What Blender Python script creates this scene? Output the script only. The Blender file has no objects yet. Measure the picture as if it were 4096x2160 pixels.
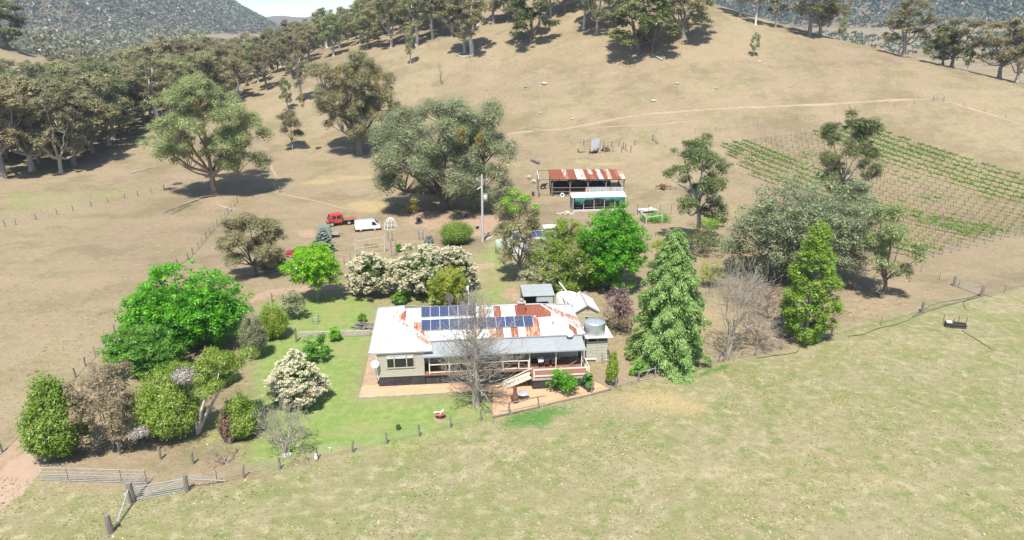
import bpy, bmesh, math, random
import numpy as np
from mathutils import Vector, Matrix

SC = bpy.context.scene
COL = SC.collection
R = math.radians

# ------------------------------------------------------------------ camera
PITCH = R(19.0); F = 2768.0; CX, CY = 2048.0, 1080.0; CZ = 34.0
cam_d = bpy.data.cameras.new('camera')
cam = bpy.data.objects.new('camera', cam_d); COL.objects.link(cam)
cam.location = (0, 0, CZ); cam.rotation_euler = (math.pi/2 - PITCH, 0, 0)
cam_d.sensor_width = 36.0; cam_d.lens = 36.0*F/4096.0
cam_d.clip_start = 0.5; cam_d.clip_end = 20000
SC.camera = cam

# ------------------------------------------------------------------ light
SUN_EL = R(62.0); SUN_AZ = R(9.0)          # light travels away from the camera, a little to the right
sd = bpy.data.lights.new('sun', 'SUN'); sd.energy = 4.6; sd.angle = R(0.55); sd.color = (1.0, 0.955, 0.88)
sun = bpy.data.objects.new('sun', sd); COL.objects.link(sun)
sdir = Vector((math.sin(SUN_AZ)*math.cos(SUN_EL), math.cos(SUN_AZ)*math.cos(SUN_EL), -math.sin(SUN_EL)))
sun.rotation_euler = sdir.to_track_quat('-Z', 'Y').to_euler()
sun.location = (0, 0, 120)

W = bpy.data.worlds.new('World'); SC.world = W; W.use_nodes = True
nt = W.node_tree; nt.nodes.clear()
out = nt.nodes.new('ShaderNodeOutputWorld'); bg = nt.nodes.new('ShaderNodeBackground')
sky = nt.nodes.new('ShaderNodeTexSky'); sky.sky_type = 'NISHITA'; sky.sun_disc = False
sky.sun_elevation = SUN_EL; sky.sun_rotation = math.atan2(-sdir.x, -sdir.y)
sky.altitude = 400; sky.air_density = 0.8; sky.dust_density = 0.1; sky.ozone_density = 1.0
bg.inputs['Strength'].default_value = 0.128
# thin high cloud over the whole sky
tc = nt.nodes.new('ShaderNodeTexCoord'); mp = nt.nodes.new('ShaderNodeMapping')
mp.inputs['Scale'].default_value = (2.2, 2.2, 13.0); mp.inputs['Rotation'].default_value = (0.1, 0.12, 0.4)
nz = nt.nodes.new('ShaderNodeTexNoise'); nz.inputs['Scale'].default_value = 2.2; nz.inputs['Detail'].default_value = 7; nz.inputs['Roughness'].default_value = 0.6
rp = nt.nodes.new('ShaderNodeValToRGB'); rp.color_ramp.elements[0].position = 0.53; rp.color_ramp.elements[1].position = 0.72
mx = nt.nodes.new('ShaderNodeMix'); mx.data_type = 'RGBA'
mx.inputs['B'].default_value = (5.6, 5.9, 6.2, 1)
L = nt.links.new
L(tc.outputs['Generated'], mp.inputs['Vector']); L(mp.outputs['Vector'], nz.inputs['Vector'])
L(nz.outputs['Fac'], rp.inputs['Fac']); L(rp.outputs['Color'], mx.inputs['Factor'])
L(sky.outputs['Color'], mx.inputs['A']); L(mx.outputs['Result'], bg.inputs['Color']); L(bg.outputs['Background'], out.inputs['Surface'])

vs = SC.view_settings
vs.view_transform = 'Standard'; vs.look = 'None'; vs.exposure = 0.80; vs.gamma = 1.0; vs.use_curve_mapping = False
SC.render.engine = 'CYCLES'
cy = SC.cycles
cy.max_bounces = 6; cy.diffuse_bounces = 3; cy.glossy_bounces = 2; cy.transmission_bounces = 3; cy.volume_bounces = 0; cy.transparent_max_bounces = 6
cy.caustics_reflective = False; cy.caustics_refractive = False
cy.use_denoising = True

# ------------------------------------------------------------------ terrain function
def ss(a, b, x):
    t = np.clip((x-a)/(b-a), 0, 1); return t*t*(3-2*t)
def itp(x, xs, ys, w=22.):
    return sum(np.interp(x+o*w, xs, ys) for o in (-1, -.66, -.33, 0, .33, .66, 1))/7.
def H(x, y):
    x = np.asarray(x, float); y = np.asarray(y, float)
    A = itp(x, [-175, -130, -90, -45, 0, 30, 75, 98, 118, 150, 190, 240], [0, 13, 27, 40, 54, 63, 46, 36.5, 29, 20, 9, 0])
    yc = itp(x, [20, 80, 100, 118, 150, 200], [345, 300, 270, 250, 215, 190])
    Wd = itp(x, [40, 80, 100, 118, 150], [207, 180, 150, 135, 110])
    t = np.clip(np.where(y < yc, (yc-y)/Wd, (y-yc)/190.), 0, 1)
    h = A*.5*(1+np.cos(np.pi*t))
    dx = (x+262)/118.; dy = (y-330)/130.
    r = np.minimum(np.sqrt(dx*dx+dy*dy), 1); h = h+31*.5*(1+np.cos(np.pi*r))
    h = h+26*ss(350, 1200, y)
    dx = (x+1205)/640.; dy = (y-1700)/850.
    r = np.sqrt(dx*dx+dy*dy); h = h+340*np.maximum(1-r, 0)*ss(1.06, .9, r)
    dx = (x-1150)/1150.; dy = (y-2300)/1150.
    r = np.sqrt(dx*dx+dy*dy); h = h+460*np.maximum(1-r, 0)*ss(1.06, .9, r)
    h = h+70*ss(2300, 3600, y)
    h = h-.32*np.exp(-((x+2)/24.)**2-((y-58)/14.)**2)
    far = ss(900, 1500, np.hypot(x, y))
    h = h+far*10*(np.sin(x*.021+np.sin(y*.013)*2)+np.sin(y*.017+x*.009))*ss(40, 120, h)
    return h
_TS = np.concatenate([np.arange(30, 500, 1.), np.arange(500, 4000, 8.)])
def G(px, py):
    """photo pixel (4096 x 2160) -> point on the terrain"""
    u = (px-CX)/F; v = (CY-py)/F
    d = (u, math.cos(PITCH)+v*math.sin(PITCH), -math.sin(PITCH)+v*math.cos(PITCH))
    below = (CZ+d[2]*_TS) < H(d[0]*_TS, d[1]*_TS)
    i = int(np.argmax(below))
    t0, t1 = _TS[max(i-1, 0)], _TS[i]
    for k in range(18):
        tm = (t0+t1)/2
        if CZ+d[2]*tm < float(H(d[0]*tm, d[1]*tm)): t1 = tm
        else: t0 = tm
    return np.array((d[0]*t1, d[1]*t1, CZ+d[2]*t1))
def c(ox, oy, x, y, s=.5303): return (ox+s*x, oy+s*y)
def Z(x, y): return float(H(x, y))
def pxm(p):
    """photo pixels per metre at a point"""
    return F/(p[1]*math.cos(PITCH)-(p[2]-CZ)*math.sin(PITCH))

# ------------------------------------------------------------------ object helpers
def link(o): COL.objects.link(o); return o
def tag(o, label=None, cat=None, group=None, kind=None):
    if label: o['label'] = label
    if cat: o['category'] = cat
    if group: o['group'] = group
    if kind: o['kind'] = kind
    return o
def thing(name, label, cat, loc=(0, 0, 0), rz=0.0, group=None, scale=1.0):
    o = bpy.data.objects.new(name, None); link(o); o.empty_display_size = .3
    o.location = loc; o.rotation_euler = (0, 0, rz); o.scale = (scale,)*3
    return tag(o, label, cat, group)
def inst(name, mesh, parent=None, loc=(0, 0, 0), rot=(0, 0, 0), scale=(1, 1, 1)):
    o = bpy.data.objects.new(name, mesh); link(o); o.parent = parent
    o.location = loc; o.rotation_euler = rot; o.scale = scale
    return o
def copy_tree(o, parent=None):
    n = o.copy(); link(n); n.parent = parent
    for ch in list(o.children): copy_tree(ch, n)
    return n

class MB:
    def __init__(s): s.v = []; s.f = []
    def add(s, vs, fs):
        b = len(s.v); s.v += [tuple(map(float, q)) for q in vs]; s.f += [tuple(b+i for i in q) for q in fs]; return s
    def box(s, x0, x1, y0, y1, z0, z1):
        return s.add([(x0,y0,z0),(x1,y0,z0),(x1,y1,z0),(x0,y1,z0),(x0,y0,z1),(x1,y0,z1),(x1,y1,z1),(x0,y1,z1)],
                     [(0,3,2,1),(4,5,6,7),(0,1,5,4),(1,2,6,5),(2,3,7,6),(3,0,4,7)])
    def bar(s, a, b, w, h=None):
        h = h or w; a = Vector(a); b = Vector(b); d = (b-a).normalized()
        up = Vector((0,0,1)) if abs(d.z) < .95 else Vector((0,1,0))
        x = d.cross(up).normalized()*w/2; y = x.cross(d).normalized()*h/2
        return s.add([a-x-y,a+x-y,a+x+y,a-x+y,b-x-y,b+x-y,b+x+y,b-x+y],
                     [(0,3,2,1),(4,5,6,7),(0,1,5,4),(1,2,6,5),(2,3,7,6),(3,0,4,7)])
    def tube(s, pts, rad, n=8, cap=True):
        pts = [Vector(p) for p in pts]; rad = rad if hasattr(rad, '__len__') else [rad]*len(pts)
        rings = []
        for i, p in enumerate(pts):
            d = (pts[min(i+1, len(pts)-1)]-pts[max(i-1, 0)]).normalized()
            up = Vector((0,0,1)) if abs(d.z) < .9 else Vector((0,1,0))
            x = d.cross(up).normalized(); y = x.cross(d).normalized()
            rings.append([p+(x*math.cos(k*2*math.pi/n)+y*math.sin(k*2*math.pi/n))*rad[i] for k in range(n)])
        vs = [q for r in rings for q in r]; fs = []
        for i in range(len(pts)-1):
            for k in range(n):
                fs.append((i*n+k, i*n+(k+1) % n, (i+1)*n+(k+1) % n, (i+1)*n+k))
        if cap: fs.append(tuple(range(n))[::-1]); fs.append(tuple((len(pts)-1)*n+k for k in range(n)))
        return s.add(vs, fs)
    def lathe(s, prof, cx=0, cy=0, n=20):
        vs = []; fs = []
        for r, z in prof:
            for k in range(n):
                a = 2*math.pi*k/n; vs.append((cx+r*math.cos(a), cy+r*math.sin(a), z))
        for i in range(len(prof)-1):
            for k in range(n): fs.append((i*n+k, i*n+(k+1) % n, (i+1)*n+(k+1) % n, (i+1)*n+k))
        fs.append(tuple(range(n))[::-1]); fs.append(tuple((len(prof)-1)*n+k for k in range(n)))
        return s.add(vs, fs)
    def prism(s, poly, axis, a, b):
        """extrude a 2-D outline along an axis (x, y or z) from a to b"""
        m = {'x': lambda p, t: (t, p[0], p[1]), 'y': lambda p, t: (p[0], t, p[1]), 'z': lambda p, t: (p[0], p[1], t)}[axis]
        n = len(poly); vs = [m(p, a) for p in poly]+[m(p, b) for p in poly]
        fs = [tuple(range(n)), tuple(range(2*n-1, n-1, -1))]
        fs += [(i, n+i, n+(i+1) % n, (i+1) % n) for i in range(n)]
        return s.add(vs, fs)
    def slab(s, poly, t):
        """planar 3-D polygon given thickness t below it"""
        p = [Vector(q) for q in poly]; nrm = Vector((0,0,0))
        for i in range(len(p)):
            a, b = p[i], p[(i+1) % len(p)]
            nrm += Vector(((a.y-b.y)*(a.z+b.z), (a.z-b.z)*(a.x+b.x), (a.x-b.x)*(a.y+b.y)))
        nrm.normalize()
        if nrm.z < 0: p.reverse(); nrm = -nrm
        n = len(p); q = [v-nrm*t for v in p]
        return s.add(p+q, [tuple(range(n)), tuple(range(2*n-1, n-1, -1))]+[(i, n+i, n+(i+1) % n, (i+1) % n) for i in range(n)])
    def mesh(s, name, m, smooth=False):
        me = bpy.data.meshes.new(name); me.from_pydata(s.v, [], s.f)
        bm = bmesh.new(); bm.from_mesh(me); bmesh.ops.recalc_face_normals(bm, faces=bm.faces); bm.to_mesh(me); bm.free()
        if m is not None: me.materials.append(m)
        if smooth: me.shade_smooth() if hasattr(me, 'shade_smooth') else None
        me.update(); return me
    def build(s, name, m, parent=None, smooth=False, **kw): return inst(name, s.mesh(name, m, smooth), parent, **kw)

def np_mesh(name, V, Fq, m, tint=None, smooth=False):
    """fast mesh from numpy: Fq is (n,k) with one face size k"""
    V = np.ascontiguousarray(V, np.float32); Fq = np.ascontiguousarray(Fq, np.int32); n, k = Fq.shape
    me = bpy.data.meshes.new(name); me.vertices.add(len(V)); me.vertices.foreach_set('co', V.ravel())
    me.loops.add(n*k); me.loops.foreach_set('vertex_index', Fq.ravel())
    me.polygons.add(n); me.polygons.foreach_set('loop_start', np.arange(0, n*k, k, dtype=np.int32))
    me.update(calc_edges=True)
    if tint is not None:
        a = me.attributes.new('tint', 'FLOAT', 'POINT'); a.data.foreach_set('value', np.ascontiguousarray(tint, np.float32))
    if smooth: me.polygons.foreach_set('use_smooth', np.ones(n, bool))
    if m is not None: me.materials.append(m)
    return me

# ------------------------------------------------------------------ materials
MATS = {}
def new_mat(name):
    m = bpy.data.materials.new(name); m.use_nodes = True; MATS[name] = m
    return m, m.node_tree, m.node_tree.nodes['Principled BSDF']
def N(t, typ, **kw):
    n = t.nodes.new(typ)
    for k, v in kw.items():
        if k in n.inputs: n.inputs[k].default_value = v
        else: setattr(n, k, v)
    return n
def mixc(t, fac, a, b):
    m = t.nodes.new('ShaderNodeMix'); m.data_type = 'RGBA'
    for s, v in (('Factor', fac), ('A', a), ('B', b)):
        if hasattr(v, 'is_linked') or hasattr(v, 'links'): t.links.new(v, m.inputs[s])
        elif s == 'Factor': m.inputs[s].default_value = v
        else: m.inputs[s].default_value = (*v, 1) if len(v) == 3 else v
    return m.outputs['Result']
def ramp(t, src, a, b, va=0., vb=1.):
    m = t.nodes.new('ShaderNodeMapRange'); m.inputs['From Min'].default_value = a; m.inputs['From Max'].default_value = b
    m.inputs['To Min'].default_value = va; m.inputs['To Max'].default_value = vb; m.interpolation_type = 'SMOOTHSTEP'
    t.links.new(src, m.inputs['Value']); return m.outputs['Result']
def math_(t, op, a, b=0.):
    m = t.nodes.new('ShaderNodeMath'); m.operation = op
    for i, v in enumerate((a, b)):
        if hasattr(v, 'links'): t.links.new(v, m.inputs[i])
        else: m.inputs[i].default_value = v
    return m.outputs[0]
def noise(t, vec, scale, detail=4, rough=.6, w=None):
    n = t.nodes.new('ShaderNodeTexNoise'); n.inputs['Scale'].default_value = scale; n.inputs['Detail'].default_value = detail; n.inputs['Roughness'].default_value = rough
    if vec is not None: t.links.new(vec, n.inputs['Vector'])
    return n.outputs['Fac']
def surf(name, c1, c2=None, scale=3.0, rough=.8, bump=.0, metal=0.0, stretch=None, spec=.3, lo=.35, hi=.65):
    """plain weathered surface: two tones mixed by noise, optional stretch and bump"""
    m, t, b = new_mat(name)
    tc = t.nodes.new('ShaderNodeTexCoord'); vec = tc.outputs['Object']
    if stretch:
        mp = N(t, 'ShaderNodeMapping'); mp.inputs['Scale'].default_value = stretch; t.links.new(vec, mp.inputs['Vector']); vec = mp.outputs['Vector']
    nf = noise(t, vec, scale, 6, .65)
    if c2 is None: c2 = tuple(x*.72 for x in c1)
    oi = t.nodes.new('ShaderNodeObjectInfo')
    col = mixc(t, ramp(t, nf, lo, hi), c1, c2)
    col = mixc(t, math_(t, 'MULTIPLY', oi.outputs['Random'], .35), col, tuple(x*.75 for x in c1))
    t.links.new(col, b.inputs['Base Color']); b.inputs['Roughness'].default_value = rough; b.inputs['Metallic'].default_value = metal
    b.inputs['Specular IOR Level'].default_value = spec
    if bump:
        bp = N(t, 'ShaderNodeBump', Strength=bump, Distance=.05); t.links.new(nf, bp.inputs['Height']); t.links.new(bp.outputs['Normal'], b.inputs['Normal'])
    return m
def leafmat(name, c1, c2, c3=None, trans=.3, c3amt=.0, var=.2):
    """leaf: tint attribute per leaf + per tree variation, diffuse with some light let through"""
    m = bpy.data.materials.new(name); m.use_nodes = True; MATS[name] = m; t = m.node_tree; t.nodes.clear()
    o = t.nodes.new('ShaderNodeOutputMaterial')
    at = t.nodes.new('ShaderNodeAttribute'); at.attribute_name = 'tint'
    oi = t.nodes.new('ShaderNodeObjectInfo')
    col = mixc(t, at.outputs['Fac'], c1, c2)
    if c3: col = mixc(t, ramp(t, at.outputs['Fac'], 1-c3amt-.02, 1-c3amt+.02), col, c3)
    hs = t.nodes.new('ShaderNodeHueSaturation'); t.links.new(col, hs.inputs['Color'])
    t.links.new(ramp(t, oi.outputs['Random'], 0, 1, 1-var, 1+var), hs.inputs['Value'])
    t.links.new(ramp(t, math_(t, 'FRACT', math_(t, 'MULTIPLY', oi.outputs['Random'], 7.31)), 0, 1, .5-.035*var/.35, .5+.02*var/.35), hs.inputs['Hue'])
    d = t.nodes.new('ShaderNodeBsdfDiffuse'); tr = t.nodes.new('ShaderNodeBsdfTranslucent'); mx = t.nodes.new('ShaderNodeMixShader')
    mx.inputs['Fac'].default_value = trans
    t.links.new(hs.outputs['Color'], d.inputs['Color']); t.links.new(hs.outputs['Color'], tr.inputs['Color'])
    t.links.new(d.outputs[0], mx.inputs[1]); t.links.new(tr.outputs[0], mx.inputs[2])
    gl = t.nodes.new('ShaderNodeBsdfGlossy'); gl.inputs['Roughness'].default_value = .45; gl.inputs['Color'].default_value = (.9, .95, .9, 1)
    mg = t.nodes.new('ShaderNodeMixShader'); mg.inputs['Fac'].default_value = .035
    t.links.new(mx.outputs[0], mg.inputs[1]); t.links.new(gl.outputs[0], mg.inputs[2])
    t.links.new(mg.outputs[0], o.inputs['Surface'])
    return m
# ------------------------------------------------------------------ the ground
def axis(near0, near1, step, far0, far1, grow):
    a = list(np.arange(near0, near1+1e-6, step)); s = step; x = near1
    while x < far1: s *= grow; x += s; a.append(x)
    s = step; x = near0; b = []
    while x > far0: s *= grow; x -= s; b.append(x)
    return np.array(b[::-1]+a)
gx = axis(-46, 46, .8, -2600, 2600, 1.04)
gy = axis(34, 118, .75, -60, 4200, 1.032)
GX, GY = np.meshgrid(gx, gy); GXf, GYf = GX.ravel(), GY.ravel()

def seg_dist(x, y, pts, closed=False):
    d = np.full(x.shape, 1e9); n = len(pts)
    for i in range(n if closed else n-1):
        ax, ay = pts[i][:2]; bx, by = pts[(i+1) % n][:2]; vx, vy = bx-ax, by-ay
        t = np.clip(((x-ax)*vx+(y-ay)*vy)/(vx*vx+vy*vy+1e-9), 0, 1)
        d = np.minimum(d, np.hypot(x-ax-t*vx, y-ay-t*vy))
    return d
def in_poly(x, y, pts):
    r = np.zeros(np.shape(x), bool); n = len(pts)
    for i in range(n):
        ax, ay = pts[i][:2]; bx, by = pts[(i+1) % n][:2]
        cnd = ((ay > y) != (by > y)) & (x < (bx-ax)*(y-ay)/(by-ay+1e-12)+ax)
        r ^= cnd
    return r
def soft(x, y, pxpoly, w):
    pts = [G(*p) for p in pxpoly]
    d = seg_dist(x, y, pts, True); s = np.where(in_poly(x, y, pts), d, -d)
    return np.clip(.5+s/(2*w), 0, 1)
def path(x, y, pxline, half, w):
    return np.clip(.5+(half-seg_dist(x, y, [G(*p) for p in pxline]))/(2*w), 0, 1)
sel = (GYf < 700) & (np.abs(GXf) < 300)
xs_, ys_ = GXf[sel], GYf[sel]
lawn = np.zeros(len(GXf)); dirt = np.zeros(len(GXf)); straw = np.zeros(len(GXf)); lush = np.zeros(len(GXf)); zone = np.zeros(len(GXf))
def mxs(*a): return np.maximum.reduce(a)
LAWN1 = [(1040, 1215), (1200, 1190), (1330, 1175), (1470, 1175), (1520, 1240), (1500, 1400), (1440, 1590), (1960, 1575), (1990, 1690), (1600, 1790), (1240, 1850), (960, 1880), (985, 1700), (985, 1500), (960, 1400)]
LAWN2 = [(1880, 1020), (1990, 930), (2040, 1000), (2060, 1120), (2090, 1230), (1700, 1230), (1420, 1200), (1680, 1165), (1900, 1150), (1990, 1110)]
YARD = [(960, 1215), (1200, 1150), (1700, 1080), (1880, 960), (2080, 960), (2350, 1250), (2350, 1500), (1960, 1690), (1240, 1850), (760, 1860), (560, 1750), (900, 1450)]
lawn[sel] = mxs(.5*soft(xs_, ys_, [(-50, 770), (600, 740), (640, 765), (-50, 890)], 4.), .52*soft(xs_, ys_, YARD, 4.), soft(xs_, ys_, LAWN1, 3.2), .75*soft(xs_, ys_, LAWN2, 2.5))
lush[sel] = mxs(soft(xs_, ys_, [(1960, 1720), (2040, 1650), (2180, 1630), (2290, 1615), (2330, 1640), (2200, 1680), (2180, 1730), (2130, 1710)], 1.6),
               soft(xs_, ys_, [(2760, 1510), (2830, 1480), (2900, 1455), (2920, 1468), (2860, 1490), (2790, 1515)], .5),
               .5*soft(xs_, ys_, [(2370, 1600), (2450, 1650), (2560, 1710), (2540, 1760), (2420, 1740), (2330, 1640)], 2.),
               .5*soft(xs_, ys_, [(2960, 1510), (3030, 1500), (3060, 1530), (3000, 1550)], 1.))
dirt[sel] = mxs(path(xs_, ys_, [(-120, 2060), (30, 1900), (170, 1740), (300, 1580)], 2.3, .8),
               path(xs_, ys_, [(980, 1205), (1100, 1165), (1260, 1150), (1420, 1140), (1560, 1125), (1800, 1090), (1950, 1060)], 1.2, .6),
               .3*path(xs_, ys_, [(2048, 533), (2150, 520), (2260, 513), (2400, 488), (2500, 470), (2620, 453), (2750, 441), (2900, 433), (3072, 428), (3250, 417), (3420, 408), (3600, 400), (3745, 397), (3770, 402), (3920, 445), (4110, 498)], .75, .5),
               .45*path(xs_, ys_, [(2350, 515), (2550, 500), (2800, 480)], .4, .5),
               .6*path(xs_, ys_, [(1100, 640), (1080, 670), (1105, 720), (1110, 775), (1250, 800), (1390, 835), (1480, 850)], .7, .5),
               .6*path(xs_, ys_, [(1110, 770), (1200, 730), (1320, 720)], .6, .6),
               .75*path(xs_, ys_, [(747, 1962), (870, 1930), (975, 1909), (1120, 1875), (1270, 1837), (1412, 1808), (1548, 1775), (1677, 1745), (1802, 1710), (1924, 1684), (2154, 1631), (2366, 1573), (2463, 1551), (2556, 1525), (2700, 1500)], .22, .3),
               .8*soft(xs_, ys_, [(1560, 830), (1800, 850), (2040, 860), (2060, 930), (1900, 950), (1600, 900)], 2.5),
               .7*soft(xs_, ys_, [(2010, 1150), (2080, 1140), (2110, 1190), (2040, 1215), (1985, 1180)], .8),
               .55*soft(xs_, ys_, [(2240, 800), (2370, 790), (2370, 830), (2250, 840)], 2.),
               .5*soft(xs_, ys_, [(3380, 1150), (3560, 1130), (3640, 1230), (3500, 1320), (3300, 1400), (3330, 1250)], 2.),
               .35*soft(xs_, ys_, [(300, 1870), (600, 1770), (900, 1700), (1000, 1790), (760, 1850), (500, 1880)], 1.5),
               .55*soft(xs_, ys_, [(780, 780), (980, 760), (940, 850), (700, 860)], 4),
               .5*soft(xs_, ys_, [(620, 880), (780, 830), (760, 900), (560, 950)], 4),
               .9*soft(xs_, ys_, [(1180, 920), (1265, 915), (1270, 945), (1200, 950)], .8))
straw[sel] = mxs(soft(xs_, ys_, [(1375, 820), (1440, 800), (1540, 805), (1580, 830), (1540, 855), (1430, 850)], 3.),
                soft(xs_, ys_, [(2290, 640), (2380, 645), (2490, 652), (2470, 668), (2380, 660), (2300, 652)], 2.5),
                soft(xs_, ys_, [(2020, 640), (2090, 645), (2080, 665), (1990, 665)], 2.5),
                soft(xs_, ys_, [(2400, 1590), (2560, 1560), (2700, 1560), (2830, 1620), (2780, 1660), (2560, 1650)], 3.),
                .7*soft(xs_, ys_, [(1130, 745), (1280, 705), (1560, 690), (1560, 710), (1250, 745)], 2.),
                .55*soft(xs_, ys_, [(2340, 1380), (2450, 1400), (2500, 1490), (2420, 1510), (2350, 1450)], 1.), .5*soft(xs_, ys_, [(2330, 1250), (2900, 1180), (3150, 1330), (2950, 1420), (2420, 1530), (2330, 1400)], 4.),
                .6*soft(xs_, ys_, [(1940, 980), (2020, 960), (1990, 1090), (1930, 1080)], 1.5))
FENCE_LINE = [(-100, 1900), (600, 1960), (980, 1908), (1410, 1800), (1545, 1760), (1690, 1740), (1920, 1680), (2150, 1620), (2450, 1545), (2700, 1490), (3100, 1400), (3400, 1300), (3680, 1230), (3920, 1180), (4300, 1100)]
fl = [G(*p)[:2] for p in FENCE_LINE]
front = np.interp(GXf, [p[0] for p in fl], [p[1] for p in fl])
zone = np.clip(.5+(front-GYf)/4., 0, 1)
GZ = H(GXf, GYf)
# shallow wear: the tracks sink a little, paddock ground is uneven
rng0 = np.random.default_rng(3)
def lumps(x, y, s, seed):
    r = np.random.default_rng(seed); h = 0
    for k in range(7):
        a = r.uniform(0, 6.28); f = s*r.uniform(.6, 1.7); h = h+np.sin((x*math.cos(a)+y*math.sin(a))*f+r.uniform(0, 6.28))
    return h/7
near = ss(400, 150, np.hypot(GXf, GYf))*(1-np.clip(lawn, 0, 1))
GZm = GZ + near*(.07*lumps(GXf, GYf, .55, 1)+.05*lumps(GXf, GYf, 1.3, 2)) - .06*dirt*near - .02
ny, nx = GX.shape
idx = np.arange(nx*ny).reshape(ny, nx)
Fq = np.stack([idx[:-1, :-1], idx[:-1, 1:], idx[1:, 1:], idx[1:, :-1]], -1).reshape(-1, 4)

def mpv(t, v, sc_):
    m = t.nodes.new('ShaderNodeMapping'); m.inputs['Scale'].default_value = sc_; t.links.new(v, m.inputs['Vector']); return m.outputs['Vector']
def ground_material():
    m, t, b = new_mat('pasture_ground')
    g = t.nodes.new('ShaderNodeNewGeometry'); pos = g.outputs['Position']
    def at(nm):
        a = t.nodes.new('ShaderNodeAttribute'); a.attribute_name = nm; return a.outputs['Fac']
    A = {k: at(k) for k in ('lawn', 'dirt', 'straw', 'lush', 'zone', 'forest')}
    big = noise(t, pos, .022, 5, .6); mid = noise(t, pos, .16, 6, .65); fine = noise(t, pos, 1.1, 6, .7); tiny = noise(t, pos, 4.5, 4, .75)
    streak = noise(t, mpv(t, pos, (.035, .12, .12)), 1.0, 6, .7); grain = noise(t, pos, 2.2, 5, .8)
    # dry hill grass: straw brown to reddish earth
    dry = mixc(t, ramp(t, big, .36, .64), (.345, .272, .165), (.305, .225, .148))
    dry = mixc(t, math_(t, 'MULTIPLY', ramp(t, mid, .47, .66), .75), dry, (.225, .21, .095))
    dry = mixc(t, math_(t, 'MULTIPLY', ramp(t, streak, .48, .66), .55), dry, (.37, .30, .185))
    dry = mixc(t, math_(t, 'MULTIPLY', ramp(t, fine, .48, .66), .7), dry, (.42, .345, .215))
    dry = mixc(t, math_(t, 'MULTIPLY', ramp(t, grain, .49, .61), .75), dry, (.25, .19, .115))
    dry = mixc(t, math_(t, 'MULTIPLY', ramp(t, tiny, .54, .66), .7), dry, (.17, .125, .07))
    patch = noise(t, pos, .06, 6, .7)
    dry = mixc(t, math_(t, 'MULTIPLY', ramp(t, patch, .50, .62), .5), dry, (.19, .15, .085))
    dry = mixc(t, math_(t, 'MULTIPLY', ramp(t, patch, .46, .36), .45), dry, (.37, .27, .18))
    # front paddock: half green, half bleached
    pad = mixc(t, ramp(t, mid, .38, .62), (.33, .285, .165), (.245, .245, .10))
    pad = mixc(t, math_(t, 'MULTIPLY', ramp(t, big, .48, .62), .5), pad, (.35, .275, .155))
    pad = mixc(t, math_(t, 'MULTIPLY', ramp(t, streak, .50, .66), .5), pad, (.42, .345, .20))
    pad = mixc(t, math_(t, 'MULTIPLY', ramp(t, fine, .48, .64), .75), pad, (.52, .45, .29))
    pad = mixc(t, math_(t, 'MULTIPLY', ramp(t, noise(t, pos, .5, 5, .7), .53, .66), .8), pad, (.16, .225, .06))
    pad = mixc(t, math_(t, 'MULTIPLY', ramp(t, grain, .49, .60), .8), pad, (.225, .215, .09))
    pad = mixc(t, math_(t, 'MULTIPLY', ramp(t, tiny, .54, .66), .65), pad, (.155, .135, .055))
    base = mixc(t, ramp(t, math_(t, 'ADD', A['zone'], math_(t, 'MULTIPLY', math_(t, 'SUBTRACT', mid, .5), 1.2)), .3, .8), dry, pad)
    lw = mixc(t, ramp(t, fine, .4, .65), (.19, .29, .065), (.285, .34, .115))
    lw = mixc(t, math_(t, 'MULTIPLY', ramp(t, mid, .5, .66), .8), lw, (.31, .30, .12))
    lw = mixc(t, math_(t, 'MULTIPLY', ramp(t, tiny, .55, .75), .5), lw, (.10, .15, .04))
    def edge(a, amt=.9, lo=.36, hi=.80):
        k = math_(t, 'ADD', a, math_(t, 'MULTIPLY', math_(t, 'SUBTRACT', math_(t, 'MULTIPLY', math_(t, 'ADD', fine, math_(t, 'ADD', mid, grain)), .3333), .5), amt*2.4)); return ramp(t, k, lo, hi)
    base = mixc(t, math_(t, 'MULTIPLY', edge(A['lawn'], .9), .92), base, lw)
    st = mixc(t, ramp(t, fine, .4, .7), (.50, .38, .19), (.36, .27, .145))
    base = mixc(t, math_(t, 'MULTIPLY', edge(A['straw'], 1.0), .8), base, st)
    dt = mixc(t, ramp(t, fine, .38, .66), (.40, .265, .18), (.46, .325, .225))
    dt = mixc(t, math_(t, 'MULTIPLY', ramp(t, tiny, .55, .7), .5), dt, (.28, .19, .13))
    base = mixc(t, math_(t, 'MULTIPLY', edge(A['dirt'], .7), .9), base, dt)
    base = mixc(t, math_(t, 'MULTIPLY', edge(A['lush'], .8), .9), base, mixc(t, fine, (.06, .17, .03), (.11, .24, .05)))
    base = mixc(t, A['forest'], base, mixc(t, mid, (.16, .125, .075), (.24, .19, .12)))
    base = mixc(t, .10, base, (.02, .018, .012)); t.links.new(base, b.inputs['Base Color']); b.inputs['Roughness'].default_value = .95; b.inputs['Specular IOR Level'].default_value = .08
    hsum = math_(t, 'ADD', fine, math_(t, 'MULTIPLY', tiny, .6))
    bp = N(t, 'ShaderNodeBump', Strength=.8, Distance=.22); t.links.new(hsum, bp.inputs['Height']); t.links.new(bp.outputs['Normal'], b.inputs['Normal'])
    return m
gm = ground_material()
me = np_mesh('ground', np.stack([GXf, GYf, GZm], -1), Fq, gm, smooth=True)
forest = ss(20, 60, GZ)*ss(900, 1250, GYf)
for nm, arr in (('lawn', lawn), ('dirt', dirt), ('straw', straw), ('lush', lush), ('zone', zone), ('forest', forest)):
    a = me.attributes.new(nm, 'FLOAT', 'POINT'); a.data.foreach_set('value', arr.astype(np.float32))
ground = inst('ground', me); tag(ground, 'dry pasture running from the lawn up the bare hillside', 'ground', kind='structure')

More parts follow.
